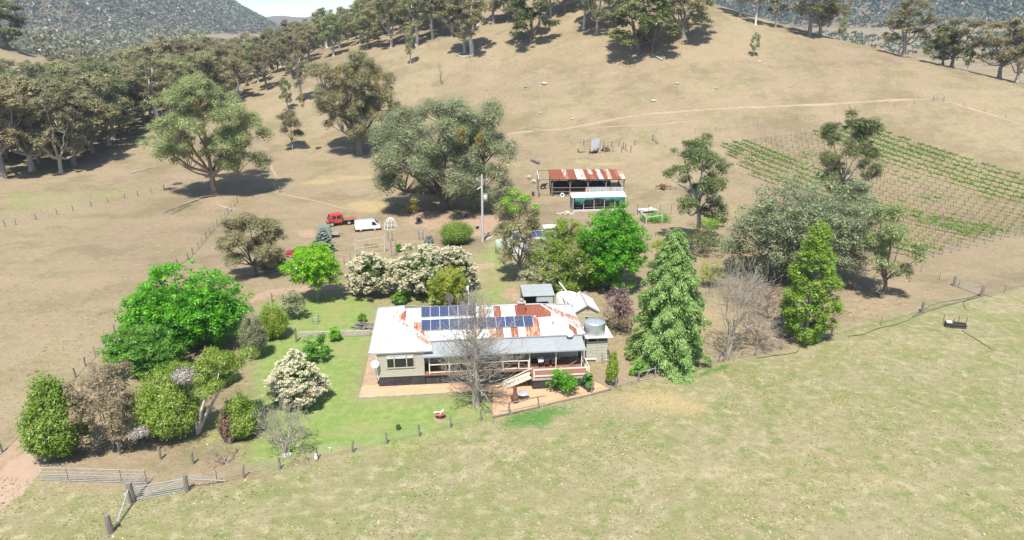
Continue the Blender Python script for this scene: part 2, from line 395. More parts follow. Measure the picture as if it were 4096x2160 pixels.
def mesh_z(x, y):
    """height of the ground sheet itself"""
    i = int(np.clip(np.searchsorted(gx, x)-1, 0, nx-2)); j = int(np.clip(np.searchsorted(gy, y)-1, 0, ny-2)); g = GZm.reshape(ny, nx)
    u = (x-gx[i])/(gx[i+1]-gx[i]); v = (y-gy[j])/(gy[j+1]-gy[j])
    return float(g[j, i]*(1-u)*(1-v)+g[j, i+1]*u*(1-v)+g[j+1, i]*(1-u)*v+g[j+1, i+1]*u*v)
def track(label, px, half, seed, m=None):
    rg_ = np.random.default_rng(seed); P_ = np.array([G(*p) for p in px])[:, :2]; d = np.r_[0, np.cumsum(np.hypot(*np.diff(P_, axis=0).T))]; n = int(d[-1]/1.2)
    s = np.linspace(0, d[-1], n); X = np.interp(s, d, P_[:, 0])+.35*np.sin(s*.21)+.2*np.sin(s*.5+1); Y = np.interp(s, d, P_[:, 1])+.3*np.sin(s*.17+2); tx, ty = np.gradient(X), np.gradient(Y); L_ = np.hypot(tx, ty); nxx, nyy = -ty/L_, tx/L_
    V = []
    for k in range(n):
        w0 = half*(1+.35*math.sin(s[k]*.31)+rg_.uniform(-.3, .3))*min(1, (k+1)/6, (n-k)/6)
        for f in (-1, -.4, .4, 1): x, y = X[k]+nxx[k]*w0*f, Y[k]+nyy[k]*w0*f; V.append((x, y, mesh_z(x, y)+(.045 if abs(f) < 1 else -.03)))
    Fq_ = [(k*4+j, k*4+j+1, k*4+5+j, k*4+4+j) for k in range(n-1) for j in range(3)]
    tag(inst('dirt_track', np_mesh('dirt_track', np.array(V), np.array(Fq_), m or M_TRACK, smooth=True)), label, 'track', kind='structure')
M_TRACKR = surf('reddish_drive_earth', (.38, .26, .18), (.44, .32, .23), .9, .95, .3)
M_TRACK = surf('worn_track_earth', (.39, .29, .195), (.33, .24, .16), .6, .95, .3)
track('pale stock track crossing the bare hillside to the gate', [(2010, 545), (2048, 533), (2150, 520), (2260, 513), (2400, 488), (2500, 470), (2620, 453), (2750, 441), (2900, 433), (3072, 428), (3250, 417), (3420, 408), (3600, 400), (3745, 397)], .55, 1)
track('pale stock track running down beside the hillside fence', [(3765, 402), (3850, 425), (3920, 445), (4000, 468), (4110, 498)], .55, 2)
track('faint narrow stock pad below the hillside track', [(2350, 518), (2450, 505), (2560, 500), (2680, 492), (2800, 484)], .25, 3)
track('narrow foot track winding from the rail gate to the mistletoe gum', [(1098, 640), (1080, 665), (1100, 700), (1108, 745), (1108, 775)], .3, 4)
track('narrow foot track across the dry grass to the parked truck', [(1115, 775), (1200, 790), (1290, 808), (1370, 828), (1450, 845)], .35, 5)
track('reddish dirt drive coming in past the feathery shrub', [(-200, 2170), (-60, 2020), (50, 1905), (130, 1815), (215, 1725), (300, 1640)], 1.9, 6, M_TRACKR)
# ------------------------------------------------------------------ trees: limbs as tapered tubes, crowns as thousands of leaf faces
def seg_mesh(name, segs, m, n=5):
    S = np.array([(*a, *b, ra, rb) for a, b, ra, rb in segs], float)
    a, b, ra, rb = S[:, 0:3], S[:, 3:6], S[:, 6], S[:, 7]
    d = b-a; d /= np.linalg.norm(d, axis=1, keepdims=True)+1e-9
    up = np.where(np.abs(d[:, 2:3]) < .9, [[0, 0, 1.]], [[0, 1., 0]])
    x = np.cross(d, up); x /= np.linalg.norm(x, axis=1, keepdims=True); y = np.cross(x, d)
    k = np.arange(n)*2*np.pi/n; ck, sk = np.cos(k)[None, :, None], np.sin(k)[None, :, None]
    ring = x[:, None]*ck+y[:, None]*sk
    A = a[:, None]+ring*ra[:, None, None]; B = b[:, None]+ring*rb[:, None, None]
    V = np.concatenate([A, B], 1).reshape(-1, 3); M = len(S)
    base = (np.arange(M)*2*n)[:, None]; i = np.arange(n)[None]
    Fq = np.stack([base+i, base+(i+1) % n, base+n+(i+1) % n, base+n+i], -1).reshape(-1, 4)
    return np_mesh(name, V, Fq, m, smooth=True)
def unit(v): return v/(np.linalg.norm(v, axis=-1, keepdims=True)+1e-9)
def leaf_mesh(name, P, Nm, S, m, tint, rng, aspect=1.7, axis=None):
    n = len(P)
    t = rng.normal(size=(n, 3)) if axis is None else axis+rng.normal(size=(n, 3))*.25
    t = t-Nm*np.sum(t*Nm, 1, keepdims=True); t = unit(t); b = np.cross(Nm, t)
    S = np.broadcast_to(S, (n,))[:, None]*LSF
    L_, B_ = t*S*.62*aspect**.5, b*S*.62/aspect**.5
    V = np.stack([P-L_*.8-B_*.55, P-L_*.25+B_, P+L_], 1).reshape(-1, 3)
    Fq = np.arange(3*n).reshape(n, 3)
    return np_mesh(name, V, Fq, m, tint=np.repeat(tint, 3))
LSF, DNF = .66, 3.1        # leaf size and leaf number factors
def sph(rng, n): return unit(rng.normal(size=(n, 3)))
def clump_leaves(Cc, Rc, dens, rng, flat=.75, inner=.45, up=.25, nmix=.75, lower=.25):
    """leaves spread through puffs; few on the underside"""
    cnt = np.maximum(3, (dens*DNF*Rc**2).astype(int)); rep = np.repeat(np.arange(len(Cc)), cnt); n = len(rep)
    d = sph(rng, n); flip = (d[:, 2] < -.2) & (rng.random(n) > lower); d[flip, 2] *= -1
    rr = inner+(1-inner)*rng.random(n)**.5; clump_leaves.sf = np.where(rr > inner+(1-inner)*.62, .62, 1.45)*np.where(rng.random(n) < .3, .8, 1.)
    P = Cc[rep]+d*(rr*Rc[rep])[:, None]*np.array([1, 1, flat])
    P += rng.normal(size=(n, 3))*Rc[rep][:, None]*.07
    Nm = unit(d*nmix+rng.normal(size=(n, 3))*(1-nmix)*1.2+np.array([0, 0, up]))
    return P, Nm, rep
def limb(segs, a, b, ra, rb, rng, n=4, sag=.12, wob=.05):
    a = np.array(a, float); b = np.array(b, float); Ln = np.linalg.norm(b-a); p0 = a; r0 = ra
    off = rng.normal(size=3)*Ln*wob
    for i in range(1, n+1):
        t = i/n; p = a+(b-a)*t+off*math.sin(math.pi*t)+np.array([0, 0, -sag*Ln*math.sin(math.pi*t)])+rng.normal(size=3)*Ln*wob*.25*(t < 1)
        r = ra+(rb-ra)*t; segs.append((p0, p, r0, r)); p0, r0 = p, r
    return p0
def gum(seed, h, w, base=.3, nl=7, ncl=34, dens=55, ls=.42, tr=None, flat=.62, rc=(.09, .16), lean=(0, 0), fork=.25, dep=None, skirt=0, nmix=.75, low=.3, lob=(.24, .36)):
    """eucalypt: forked limbs, each carrying a lobe of foliage made of many leaf puffs"""
    rng = np.random.default_rng(seed); dep = dep or w; tr = tr or .022*h+.05; segs = []
    fz = h*fork; fp = np.array([lean[0]*fz*.5, lean[1]*fz*.5, fz])
    limb(segs, (0, 0, -.3), (0, 0, .5), tr*1.7, tr*1.1, rng, 2, 0, .01)
    limb(segs, (0, 0, .5), fp, tr*1.1, tr*.85, rng, 4, 0, .03)
    zc = h*(base+1)/2; hz = h*(1-base)/2; cc = np.array([lean[0]*h*.6, lean[1]*h*.6, zc]); sc = np.array([w/2, dep/2, hz])
    lobes = []
    for i in range(nl):
        a = 2*math.pi*(i*.618+rng.uniform(-.06, .06)); r = rng.uniform(*lob)*1.25; zz = -1+r*.9+(2-r*1.8)*((i+.5)/nl)
        if skirt < .5: zz = max(zz, -.72)
        q = math.sqrt(max(.02, 1-(abs(zz)*.92)**2))-r*.75; q = max(.0, q)*rng.uniform(.8, 1.08)
        if skirt > .5 and zz < .1: q = max(q, rng.uniform(.5, .68))
        lobes.append((np.array([math.cos(a)*q, math.sin(a)*q, zz]), r))
    lobes.append((np.array([rng.uniform(-.1, .1), rng.uniform(-.1, .1), 1-rng.uniform(.3, .4)]), .4)); C0 = []; Lid = []
    ends = [cc+(L_-np.array([0, 0, r*.45]))*sc for L_, r in lobes]
    for e in ends: limb(segs, fp*np.array([1, 1, rng.uniform(.75, 1)]), e, tr*.6, tr*.2, rng, 7, .05, .06)
    tot = sum(r for _, r in lobes)
    for k, (L_, r) in enumerate(lobes):
        m_ = max(4, int(ncl*1.5*r/tot*len(lobes)/len(lobes))); d = sph(rng, m_); d[:, 2] = np.where((d[:, 2] < -.3) & (rng.random(m_) > low), -d[:, 2], d[:, 2])
        qq = rng.uniform(.55, 1.0, m_); P_ = cc+(L_+d*(qq*r)[:, None]*np.array([1, 1, .8]))*sc
        C0.append(P_); Lid += [k]*m_
    C0 = np.concatenate(C0); Lid = np.array(Lid); ok = C0[:, 2] > h*base*.6; C0, Lid = C0[ok], Lid[ok]
    Rc = rng.uniform(rc[0], rc[1], len(C0))*w*rng.choice([.7, 1., 1.15], len(C0))
    for cpt, r, k in zip(C0, Rc, Lid):
        limb(segs, ends[k], cpt, tr*.17, tr*.04, rng, 3, .03, .07)
        for j in range(2): limb(segs, cpt, cpt+sph(rng, 1)[0]*r*np.array([.9, .9, .5]), tr*.05, tr*.018, rng, 2, 0, .05)
    P, Nm, rep = clump_leaves(C0, Rc, dens, rng, flat=flat, inner=.2, up=.85, nmix=nmix, lower=low)
    P[:, 2] -= np.abs(rng.normal(size=len(P)))*Rc[rep]*.18
    tint = np.clip(rng.normal(.42, .2, len(P))+rng.normal(0, .13, len(C0))[rep], 0, 1)
    S = ls*rng.uniform(.6, 1.45, len(P))*clump_leaves.sf
    return segs, P, Nm, S, tint, rng
def broadleaf(seed, h, w, base=.12, ncl=220, dens=70, ls=.3, rc=(.055, .095), dep=None, tr=None, lumps_=7, flat=.8, shell=.72, core=.35):
    """dense garden tree: the crown surface is many small tufts over several lobes"""
    rng = np.random.default_rng(seed); dep = dep or w; tr = tr or .03*h+.04; segs = []
    zc = h*(base+1)/2; hz = h*(1-base)/2
    fp = np.array([0, 0, max(.5, h*base*1.15)])
    limb(segs, (0, 0, -.2), fp, tr*1.25, tr*.9, rng, 4, 0, .03)
    lobes = []
    for i in range(lumps_):
        a = 2*math.pi*(i+rng.uniform(-.3, .3))/lumps_; q = rng.uniform(.3, .5); zz = rng.uniform(-.5, .38) if i % 2 else rng.uniform(-.55, -.2)
        lobes.append((np.array([math.cos(a)*q*w/2, math.sin(a)*q*dep/2, zc+zz*hz]), rng.uniform(.48, .6)))
    lobes.append((np.array([0, 0, zc+.22*hz]), .75))
    for q, r in lobes: limb(segs, fp, q+np.array([0, 0, -.1*hz]), tr*.6, tr*.12, rng, 6, .03, .05)
    per = ncl//len(lobes)+1; Cc = []
    for q, r in lobes:
        d = sph(rng, per); d[:, 2] = np.where((d[:, 2] < -.35) & (rng.random(per) < .55), -d[:, 2], d[:, 2])
        k = shell+(1-shell)*rng.random(per); inner_ = rng.random(per) < core*.4; k[inner_] *= rng.uniform(.3, .8, inner_.sum())
        Cc.append(q+d*(k*r)[:, None]*np.array([w/2, dep/2, hz])*.95)
    Cc = np.concatenate(Cc); keep = (Cc[:, 2] > h*base*.45) & (((Cc[:, 0]/(w/2))**2+(Cc[:, 1]/(dep/2))**2+((Cc[:, 2]-zc)/hz)**2) < 1.12)
    Cc = Cc[keep]; Rc = rng.uniform(rc[0], rc[1], len(Cc))*w
    lc = np.array([q_+np.array([0, 0, -.1*hz]) for q_, r_ in lobes])
    for cpt in Cc[::6]: limb(segs, lc[int(np.argmin(np.linalg.norm(lc-cpt, axis=1)))], cpt, tr*.12, tr*.03, rng, 3, .02, .05)
    P, Nm, rep = clump_leaves(Cc, Rc, dens/np.mean(Rc)**2*.5, rng, flat=flat, inner=.2, up=.9, nmix=.7, lower=.35)
    tint = np.clip(rng.normal(.45, .24, len(P))+rng.normal(0, .2, len(Cc))[rep], 0, 1)
    return segs, P, Nm, ls*rng.uniform(.6, 1.4, len(P))*clump_leaves.sf, tint, rng
def bare(seed, h, w, r0, depth=6, kids=(2, 4), up=.35, trunk=.22, lean=(0, 0), dec=.72, wig=.35, stems=1, curl=0., first=6):
    rng = np.random.default_rng(seed); segs = []; tips = []
    def grow(p, d, ln, r, k):
        n = 3 if k < depth-1 else 2
        for i in range(n):
            d = unit(d+rng.normal(size=3)*wig*.35+np.array([0, 0, up*.12-curl*(k/depth)*.1])); q = p+d*ln/n
            r1 = max(r*.84, .013); segs.append((p, q, r, r1)); p, r = q, r1
        if k >= depth: tips.append(p); return
        nk = rng.integers(kids[0], kids[1]+1) if k else first
        for j in range(nk):
            a = rng.uniform(.35, .95); axis = unit(np.cross(d, rng.normal(size=3)))
            nd = unit(d*math.cos(a)+axis*math.sin(a)+np.array([0, 0, up*.25]))
            sp = p-d*ln*rng.uniform(0, .35) if k else p-d*ln*rng.uniform(0, .5)
            grow(sp, nd, ln*dec*rng.uniform(.75, 1.2), r*rng.uniform(.5, .72), k+1)
    for s in range(stems):
        a = 2*math.pi*s/max(stems, 1)+rng.uniform(0, 1)
        d0 = np.array([lean[0], lean[1], 1.]) if stems == 1 else np.array([math.cos(a)*.55+lean[0], math.sin(a)*.55+lean[1], 1.])
        grow(np.array([0, 0, -.1]), unit(d0), h*trunk, r0/max(1, stems**.5), 0)
    # scale to the wanted height and spread
    A = np.array([s[1] for s in segs]); sz = h/max(A[:, 2].max(), .1); sw = (w/2)/max(np.percentile(np.hypot(A[:, 0], A[:, 1]), 98), .1)
    k = np.array([sw, sw, sz]); return [(a*k, b*k, ra, rb) for a, b, ra, rb in segs], np.array(tips)*k, rng
def leader(seed, h, w, r0, nb=80, low=.16, depth=2):
    """leafless tree with one straight stem and wide side branches all the way up"""
    rng = np.random.default_rng(seed); segs = []; tips = []
    limb(segs, (0, 0, -.2), (0, 0, h*.12), r0*1.35, r0, rng, 2, 0, .01); limb(segs, (0, 0, h*.12), (0, 0, h*.98), r0, .025, rng, 8, 0, .012)
    def twig(p, d, ln, r, k):
        n = 4 if k == 0 else 3; L0 = ln
        for i in range(n):
            d = unit(d+rng.normal(size=3)*.22+np.array([0, 0, .10])); q = p+d*ln/n; r1 = max(r*.74, .009); segs.append((p, q, r, r1))
            if k < depth:
                for j in range(2 if k == 0 else int(rng.integers(1, 3))):
                    nd = unit(d+sph(rng, 1)[0]*.9+np.array([0, 0, .18])); twig(q, nd, L0*rng.uniform(.28, .5), r1*.6, k+1)
            p, r = q, r1
        tips.append(p)
    for i in range(nb):
        u = (i+rng.random())/nb; z = h*(low+(.95-low)*u); a = i*2.39996+rng.uniform(-.5, .5)
        ln = w/2*(1.1*(1-u)**.62*(.55+.45*min(1, u*5)))*rng.uniform(.7, 1.05)+.3
        twig(np.array([0, 0, z]), unit(np.array([math.cos(a), math.sin(a), rng.uniform(.05, .5)+.5*u])), ln, max(.018, r0*.26*(1-u*.75)), 0)
    return segs, np.array(tips), rng
def column(seed, h, w, prof, ncl=200, dens=40, ls=.28, rc=(.09, .15), tr=None, upn=.9, tilt=0.):
    """upright tree: foliage sprays round a stem, their reach given by a height-width profile"""
    rng = np.random.default_rng(seed); segs = []; tr = tr or .02*h+.05
    limb(segs, (0, 0, -.2), (tilt*h, 0, h*.95), tr, .03, rng, 8, 0, .01)
    zs = [p_[0] for p_ in prof]; rs = [p_[1] for p_ in prof]; u = rng.uniform(zs[0], 1, ncl*2); keep = rng.random(ncl*2) < np.interp(u, zs, rs)**.8+.12; u = u[keep][:ncl]; n = len(u)
    a = rng.uniform(0, 6.2832, n); lobe = 1+.22*np.sin(a*3+u*9)+.14*np.sin(a*5-u*17)
    q = np.interp(u, zs, rs)*w/2*lobe*rng.uniform(.55, 1.0, n)**.6
    C0 = np.stack([np.cos(a)*q+tilt*h*u, np.sin(a)*q, u*h], -1); Rc = rng.uniform(rc[0], rc[1], n)*w
    for c0 in C0[::2]: limb(segs, (tilt*c0[2], 0, max(.1, c0[2]-np.hypot(*c0[:2])*.7)), c0, .05, .015, rng, 3, 0, .04)
    P, Nm, rep = clump_leaves(C0, Rc, dens/np.mean(Rc)**2*.5, rng, flat=1.1, inner=.15, up=upn, nmix=.65, lower=.4)
    ax = unit(np.stack([np.cos(a), np.sin(a), np.full(n, .9)], -1))[rep]
    tint = np.clip(rng.normal(.42, .2, len(P))+rng.normal(0, .15, n)[rep], 0, 1)
    return segs, P, Nm, ls*rng.uniform(.6, 1.4, len(P))*clump_leaves.sf, tint, rng, ax
def conifer(seed, h, w, nbr=170, ls=.3, droop=.35, frond=1., base=.03, power=.8, hang=.9, tr=None, density=20):
    """tiers of drooping branches hung with short fronds"""
    rng = np.random.default_rng(seed); segs = []; tr = tr or .02*h+.06
    limb(segs, (0, 0, -.2), (0, 0, h*.97), tr, .03, rng, 8, 0, .008)
    Ps, Ns, Ax, T = [], [], [], []
    for i in range(nbr):
        u = (i+rng.random())/nbr; z = h*(base+(1-base)*u**.95*.97); a = i*2.39996+rng.uniform(-.4, .4)
        Lb = w/2*(1-u)**power*rng.choice([.7, .9, 1., 1.08])*rng.uniform(.85, 1.1)+.25; rad = np.array([math.cos(a), math.sin(a), 0.]); side = np.array([-rad[1], rad[0], 0])
        rise = rng.uniform(.05, .3)*Lb
        def pt(t): return np.array([0, 0, z])+rad*Lb*t+np.array([0, 0, rise*t-droop*Lb*t*t*1.2])
        p0 = pt(0)
        for k in range(1, 5):
            p1 = pt(k/4); segs.append((p0, p1, .035*(1-k/5)+.01, .03*(1-k/4)+.008)); p0 = p1
        n = int(Lb*density*2*DNF)+8; t = rng.uniform(.12, 1.03, n)**.8
        sp = rng.normal(size=n)*(.26*Lb*(1.08-t)**.7*.75+.05); dn = np.abs(rng.normal(size=n))*.28*frond
        P = np.stack([pt(x) for x in t])+side*sp[:, None]; P[:, 2] -= dn*hang+np.abs(sp)*.35
        ax = unit(rad*.8+side*np.sign(sp)[:, None]*.5+np.array([0, 0, -hang])+rng.normal(size=(n, 3))*.25)
        nm = unit(np.array([0, 0, 1.])+rad*.5+rng.normal(size=(n, 3))*.45)
        Ps.append(P); Ns.append(nm); Ax.append(ax); T.append(np.clip(rng.normal(.4, .2, n)+.35*(t-.5)+rng.normal()*.08, 0, 1))
    P = np.concatenate(Ps); return segs, P, np.concatenate(Ns), ls*rng.uniform(.7, 1.35, len(P)), np.concatenate(T), rng, np.concatenate(Ax)
def feathery(seed, h, w, nst=60, per=130, ls=.3, dep=None, spread=.5, base=.1, tr=.12):
    w = w*.84
    """wispy shrub: many ascending stems clothed in fine needle leaves"""
    rng = np.random.default_rng(seed); segs = []; dep = dep or w; Ps, Ax, T, Nn = [], [], [], []
    for i in range(nst):
        a = rng.uniform(0, 6.28); q = rng.random()**.5; e = np.array([math.cos(a)*q*w/2, math.sin(a)*q*dep/2, h*(base+(1-base)*(1-.62*q**1.7)*rng.uniform(.72, 1.0))])
        s = np.array([math.cos(a)*.2, math.sin(a)*.2, -.1]); mid = s+(e-s)*.5+np.array([math.cos(a), math.sin(a), 0])*w*.06
        segs += [(s, mid, tr*.5, tr*.3), (mid, e, tr*.3, .012)]
        n = int(per*DNF*1.25); t = rng.uniform(.32, 1.0, n); p = s+(e-s)*t[:, None]+np.array([math.cos(a), math.sin(a), 0])*(w*.06*4*t*(1-t))[:, None]
        p += rng.normal(size=(n, 3))*w*.055*(.5+t[:, None]*.7); p[:, 2] = np.maximum(p[:, 2], h*base*.5)
        Ps.append(p); Ax.append(unit(unit(e-s)*.9+rng.normal(size=(n, 3))*.45)); T.append(np.clip(rng.normal(.45, .22, n)+rng.normal()*.15, 0, 1))
        Nn.append(unit(np.array([math.cos(a)*.4, math.sin(a)*.4, .7])+rng.normal(size=(n, 3))*.5))
    P = np.concatenate(Ps); return segs, P, np.concatenate(Nn), ls*.72*rng.uniform(.6, 1.4, len(P)), np.concatenate(T), rng, np.concatenate(Ax)

# bark and leaf materials
BARK_PALE = surf('pale_gum_bark', (.52, .47, .40), (.28, .24, .20), 1.6, .9, .4, stretch=(2, 2, .5))
BARK_DARK = surf('dark_bark', (.13, .10, .08), (.22, .18, .145), 2.5, .95, .6, stretch=(3, 3, .6))
BARK_GREY = surf('grey_bark', (.30, .265, .23), (.19, .165, .14), 3, .9, .5, stretch=(3, 3, .7))
BARK_WARM = surf('rust_brown_bark', (.27, .155, .10), (.40, .31, .25), 1.2, .95, .5, stretch=(3, 3, .6))
BARK_WHITE = surf('white_bark', (.68, .64, .58), (.42, .37, .32), 1.4, .9, .3, stretch=(2, 2, .5))
TWIG = surf('grey_brown_twigs', (.31, .265, .215), (.42, .37, .305), 2.0, .95)
LF_GUM = leafmat('gum_leaf_grey_green', (.235, .235, .10), (.45, .425, .215), (.45, .30, .13), .48, .07)
LF_GUMB = leafmat('gum_leaf_brownish', (.265, .24, .115), (.47, .415, .225), (.45, .28, .12), .48, .06)
LF_GUMG = leafmat('gum_leaf_fresh_green', (.20, .25, .085), (.39, .43, .19), None, .42)
LF_GUMD = leafmat('gum_leaf_deep_green', (.12, .155, .045), (.26, .29, .105), None, .38)
LF_SILV = leafmat('silver_grey_leaf', (.17, .20, .095), (.35, .375, .205), None, .38, var=.12)
LF_ELM = leafmat('vivid_green_leaf', (.06, .28, .005), (.18, .56, .012), None, .45, var=.1)
LF_LIME = leafmat('lime_green_leaf', (.14, .38, .005), (.31, .60, .012), None, .45, var=.08)
LF_MID = leafmat('mid_green_leaf', (.09, .25, .015), (.23, .44, .05), None, .42, var=.12)
LF_OLIVE = leafmat('olive_leaf', (.22, .235, .105), (.40, .40, .22), None, .35, var=.15)
LF_YEL = leafmat('yellow_green_leaf', (.18, .27, .018), (.37, .45, .05), (.50, .40, .05), .42, .10, var=.1)
LF_CYP = leafmat('cypress_leaf', (.13, .215, .016), (.36, .43, .055), None, .36, var=.1)
LF_SPR = leafmat('soft_green_needle', (.14, .28, .05), (.38, .53, .155), None, .35, var=.05)
LF_BUSH = leafmat('bright_feathery_leaf', (.16, .28, .02), (.34, .46, .07), (.30, .22, .12), .4, .08, var=.12)
LF_BROWN = leafmat('dry_brown_leaf', (.24, .19, .11), (.40, .32, .19), (.42, .27, .15), .38, .12, var=.05)
LF_PURP = leafmat('purple_leaf', (.18, .105, .105), (.33, .21, .20), (.38, .27, .20), .4, .2, var=.1)
LF_BLUE = leafmat('blue_grey_needle', (.18, .23, .195), (.34, .39, .33), None, .3, var=.1)
LF_MIST = leafmat('mistletoe_leaf', (.18, .165, .015), (.34, .27, .03), (.36, .19, .04), .38, .2, var=.1)
LF_WHITE = leafmat('cream_blossom', (.66, .57, .37), (.86, .80, .60), None, .3, var=.04)
LF_GREYD = leafmat('dead_grey_foliage', (.30, .265, .225), (.45, .40, .35), None, .25, var=.1)
LF_COL = leafmat('fresh_yellow_green_leaf', (.15, .28, .02), (.33, .48, .06), (.50, .42, .06), .42, .07, var=.05)
LF_OBR = leafmat('olive_brown_leaf', (.25, .235, .105), (.45, .405, .21), (.42, .27, .12), .42, .06, var=.03)
LF_DKG = leafmat('dark_glossy_leaf', (.06, .13, .02), (.17, .27, .05), (.30, .14, .06), .35, .08, var=.05)
LF_GSIL = leafmat('light_grey_green_leaf', (.215, .25, .12), (.43, .46, .25), None, .45, var=.03)
LF_VINE = leafmat('vine_leaf', (.12, .30, .012), (.25, .46, .025), None, .42, var=.1)

def skirt(x0, x1, y0, y1, k=.36):
    """a bushy thing whose foliage reaches the ground: its middle stands back from its lowest visible edge"""
    xc = (x0+x1)/2*1.5907; e = G(xc, y1*1.5907); w = (x1-x0)*1.5907/pxm(e); d = e[:2]/np.linalg.norm(e[:2]); c_ = e[:2]+d*w*k
    p = np.array([c_[0], c_[1], Z(*c_)]); kk = pxm(p); w = (x1-x0)*1.5907/kk
    Zc = p[1]*math.cos(PITCH)-(p[2]-CZ)*math.sin(PITCH); v = p[1]*math.sin(PITCH)+(p[2]-CZ)*math.cos(PITCH); py = CY-F*v/Zc
    return p, w, (py-y0*1.5907)/kk/math.cos(math.atan2(CZ-p[2], p[1]))
def plant(name, label, cat, loc, gen, leaf, bark, group=None, aspect=1.7, rz=0., n=5, parts=('trunk', 'crown'), scale=1., fixed_rz=True):
    r = thing(name, label, cat, loc, rz, group, scale)
    st_ = inst(parts[0], seg_mesh(parts[0], gen[0], bark, n), r)
    if parts[0] != 'trunk' or len(gen) > 6: st_['kind'] = 'stuff'
    if leaf is not None:
        ax = gen[6] if len(gen) > 6 else None
        inst(parts[1], leaf_mesh(parts[1], gen[1], gen[2], gen[3], leaf, gen[4], gen[5], aspect, ax), r)['kind'] = 'stuff'
    return r
def extra_leaves(parent, name, seed, Cc, Rc, dens, ls, m, flat=1., aspect=1.7, **kw):
    rng = np.random.default_rng(seed); Cc = np.array(Cc, float); Rc = np.array(Rc, float)
    P, Nm, rep = clump_leaves(Cc, Rc, dens, rng, flat=flat, **kw)
    o = inst(name, leaf_mesh(name, P, Nm, ls*rng.uniform(.6, 1.4, len(P)), m, np.clip(rng.normal(.45, .22, len(P)), 0, 1), rng, aspect), parent); o['kind'] = 'stuff'; return o
def size_at(p, left, right, top, basey):
    """metres wide and high of something seen between photo columns and rows, standing at p"""
    k = pxm(p); dep = math.atan2(CZ-p[2], p[1]); return (right-left)/k, (basey-top)/k/math.cos(dep)
# ------------------------------------------------------------------ single trees, each where its foot meets the ground
q = 1.5907                                    # a 2575-wide view of the photograph to photo pixels
def foot(x, y): return G(x*q, y*q)
def dims(p, x0, x1, y0, y1): return size_at(p, x0*q, x1*q, y0*q, y1*q)

# large gums
p = foot(540, 487); w, h = dims(p, 388, 668, 200, 487)
t = plant('gum_tree', 'large spreading gum tree with warm brown trunk beside the fallen branches and fence corner', 'tree', p, gum(11, h*1.0, w*1.04, .06, 12, 110, 56, .34, .62, .7, (.06, .115), fork=.2, lean=(.02, 0), dep=w*.8, lob=(.3, .42)), LF_GUMG, BARK_WARM, 'large paddock gums')
p = foot(905, 385); w, h = dims(p, 770, 975, 138, 385)
t = plant('gum_tree', 'tall brownish gum hung with mistletoe at the foot of the bare hill', 'tree', p, gum(12, h*1.0, w*1.06, .06, 12, 120, 60, .34, .75, .75, (.065, .12), fork=.2, lean=(-.01, 0), dep=w*.8, lob=(.32, .44), low=.45), LF_OBR, BARK_GREY, 'large paddock gums')
rg = np.random.default_rng(5)
mc = np.array([(.30*w, -.25*w, h*.72), (.38*w, -.2*w, h*.6), (.05*w, -.38*w, h*.8), (-.1*w, -.36*w, h*.82), (.42*w, -.1*w, h*.5), (.22*w, -.2*w, h*.42), (-.62*w, -.1*w, h*.55)])
extra_leaves(t, 'mistletoe', 3, np.concatenate([mc, mc-[0, 0, 1.1], mc-[0, 0, 2.1]]), np.concatenate([np.full(7, .85), np.full(7, .7), np.full(7, .45)]), 150, .3, LF_MIST, 1.2)
p = foot(1118, 526); w, h = dims(p, 942, 1298, 248, 526)
t = plant('gum_tree', 'huge grey-green gum with domed crown shading the yellow machine and dog kennels', 'tree', p, gum(13, h*.98, w*1.03, .03, 14, 150, 54, .34, .95, .78, (.055, .1), fork=.13, dep=w*.82, low=.5, lob=(.3, .42)), LF_GSIL, BARK_DARK, 'large paddock gums')
mc = np.array([(.16*w, -.40*w, h*.74), (.27*w, -.34*w, h*.68), (-.15*w, -.44*w, h*.2), (.415*w, -.02*w, h*.32)])
extra_leaves(t, 'mistletoe', 4, np.concatenate([mc, mc-[0, 0, 1.], mc-[0, 0, 1.9]]), np.concatenate([np.full(4, .8), np.full(4, .65), np.full(4, .4)]), 170, .3, LF_MIST, 1.2)
p = foot(736, 377); w, h = dims(p, 693, 762, 282, 377)
plant('gum_tree', 'young round-headed gum standing alone above the paddock track', 'tree', p, gum(14, h, w, .26, 5, 34, 90, .28, .16, .8, (.13, .21), fork=.3), LF_GUMB, BARK_GREY)
p = foot(1745, 622); w, h = dims(p, 1660, 1828, 345, 622)
plant('gum_tree', 'tall gum with pale bare trunk rising behind the vegetable garden frames', 'tree', p, gum(15, h, w*1.02, .16, 8, 70, 75, .3, .36, .72, (.08, .14), fork=.4), LF_GUMD, BARK_PALE)
p = np.array((65., 118., 0.)); p[2] = Z(p[0], p[1]); p = foot(2105, 560); w, h = dims(p, 2034, 2168, 292, 560)
plant('gum_tree', 'tall tiered gum at the vineyard edge behind the grey domed tree', 'tree', p, gum(16, h, w*1.05, .1, 9, 70, 80, .3, .3, .75, (.1, .16), fork=.4), LF_GUMD, BARK_PALE)
p, w, h = skirt(1795, 2212, 440, 745, 0.3)
plant('grey_willow_gum', 'massive grey weeping tree with rounded crown reaching the ground by the vineyard', 'tree', p, broadleaf(17, h*1.07, w*1.07, .0, 1000, 70, .30, (.036, .06), dep=w*.72, lumps_=15, shell=.66, tr=.7), LF_SILV, BARK_DARK)
p = foot(2216, 748); w, h = dims(p, 2162, 2308, 525, 748)
plant('gum_tree', 'slender open gum with dark leaning base near the vineyard gate', 'tree', p, gum(18, h, w*1.05, .12, 8, 60, 60, .26, .26, .75, (.09, .15), fork=.22, lean=(.03, 0)), LF_GUMG, BARK_DARK)
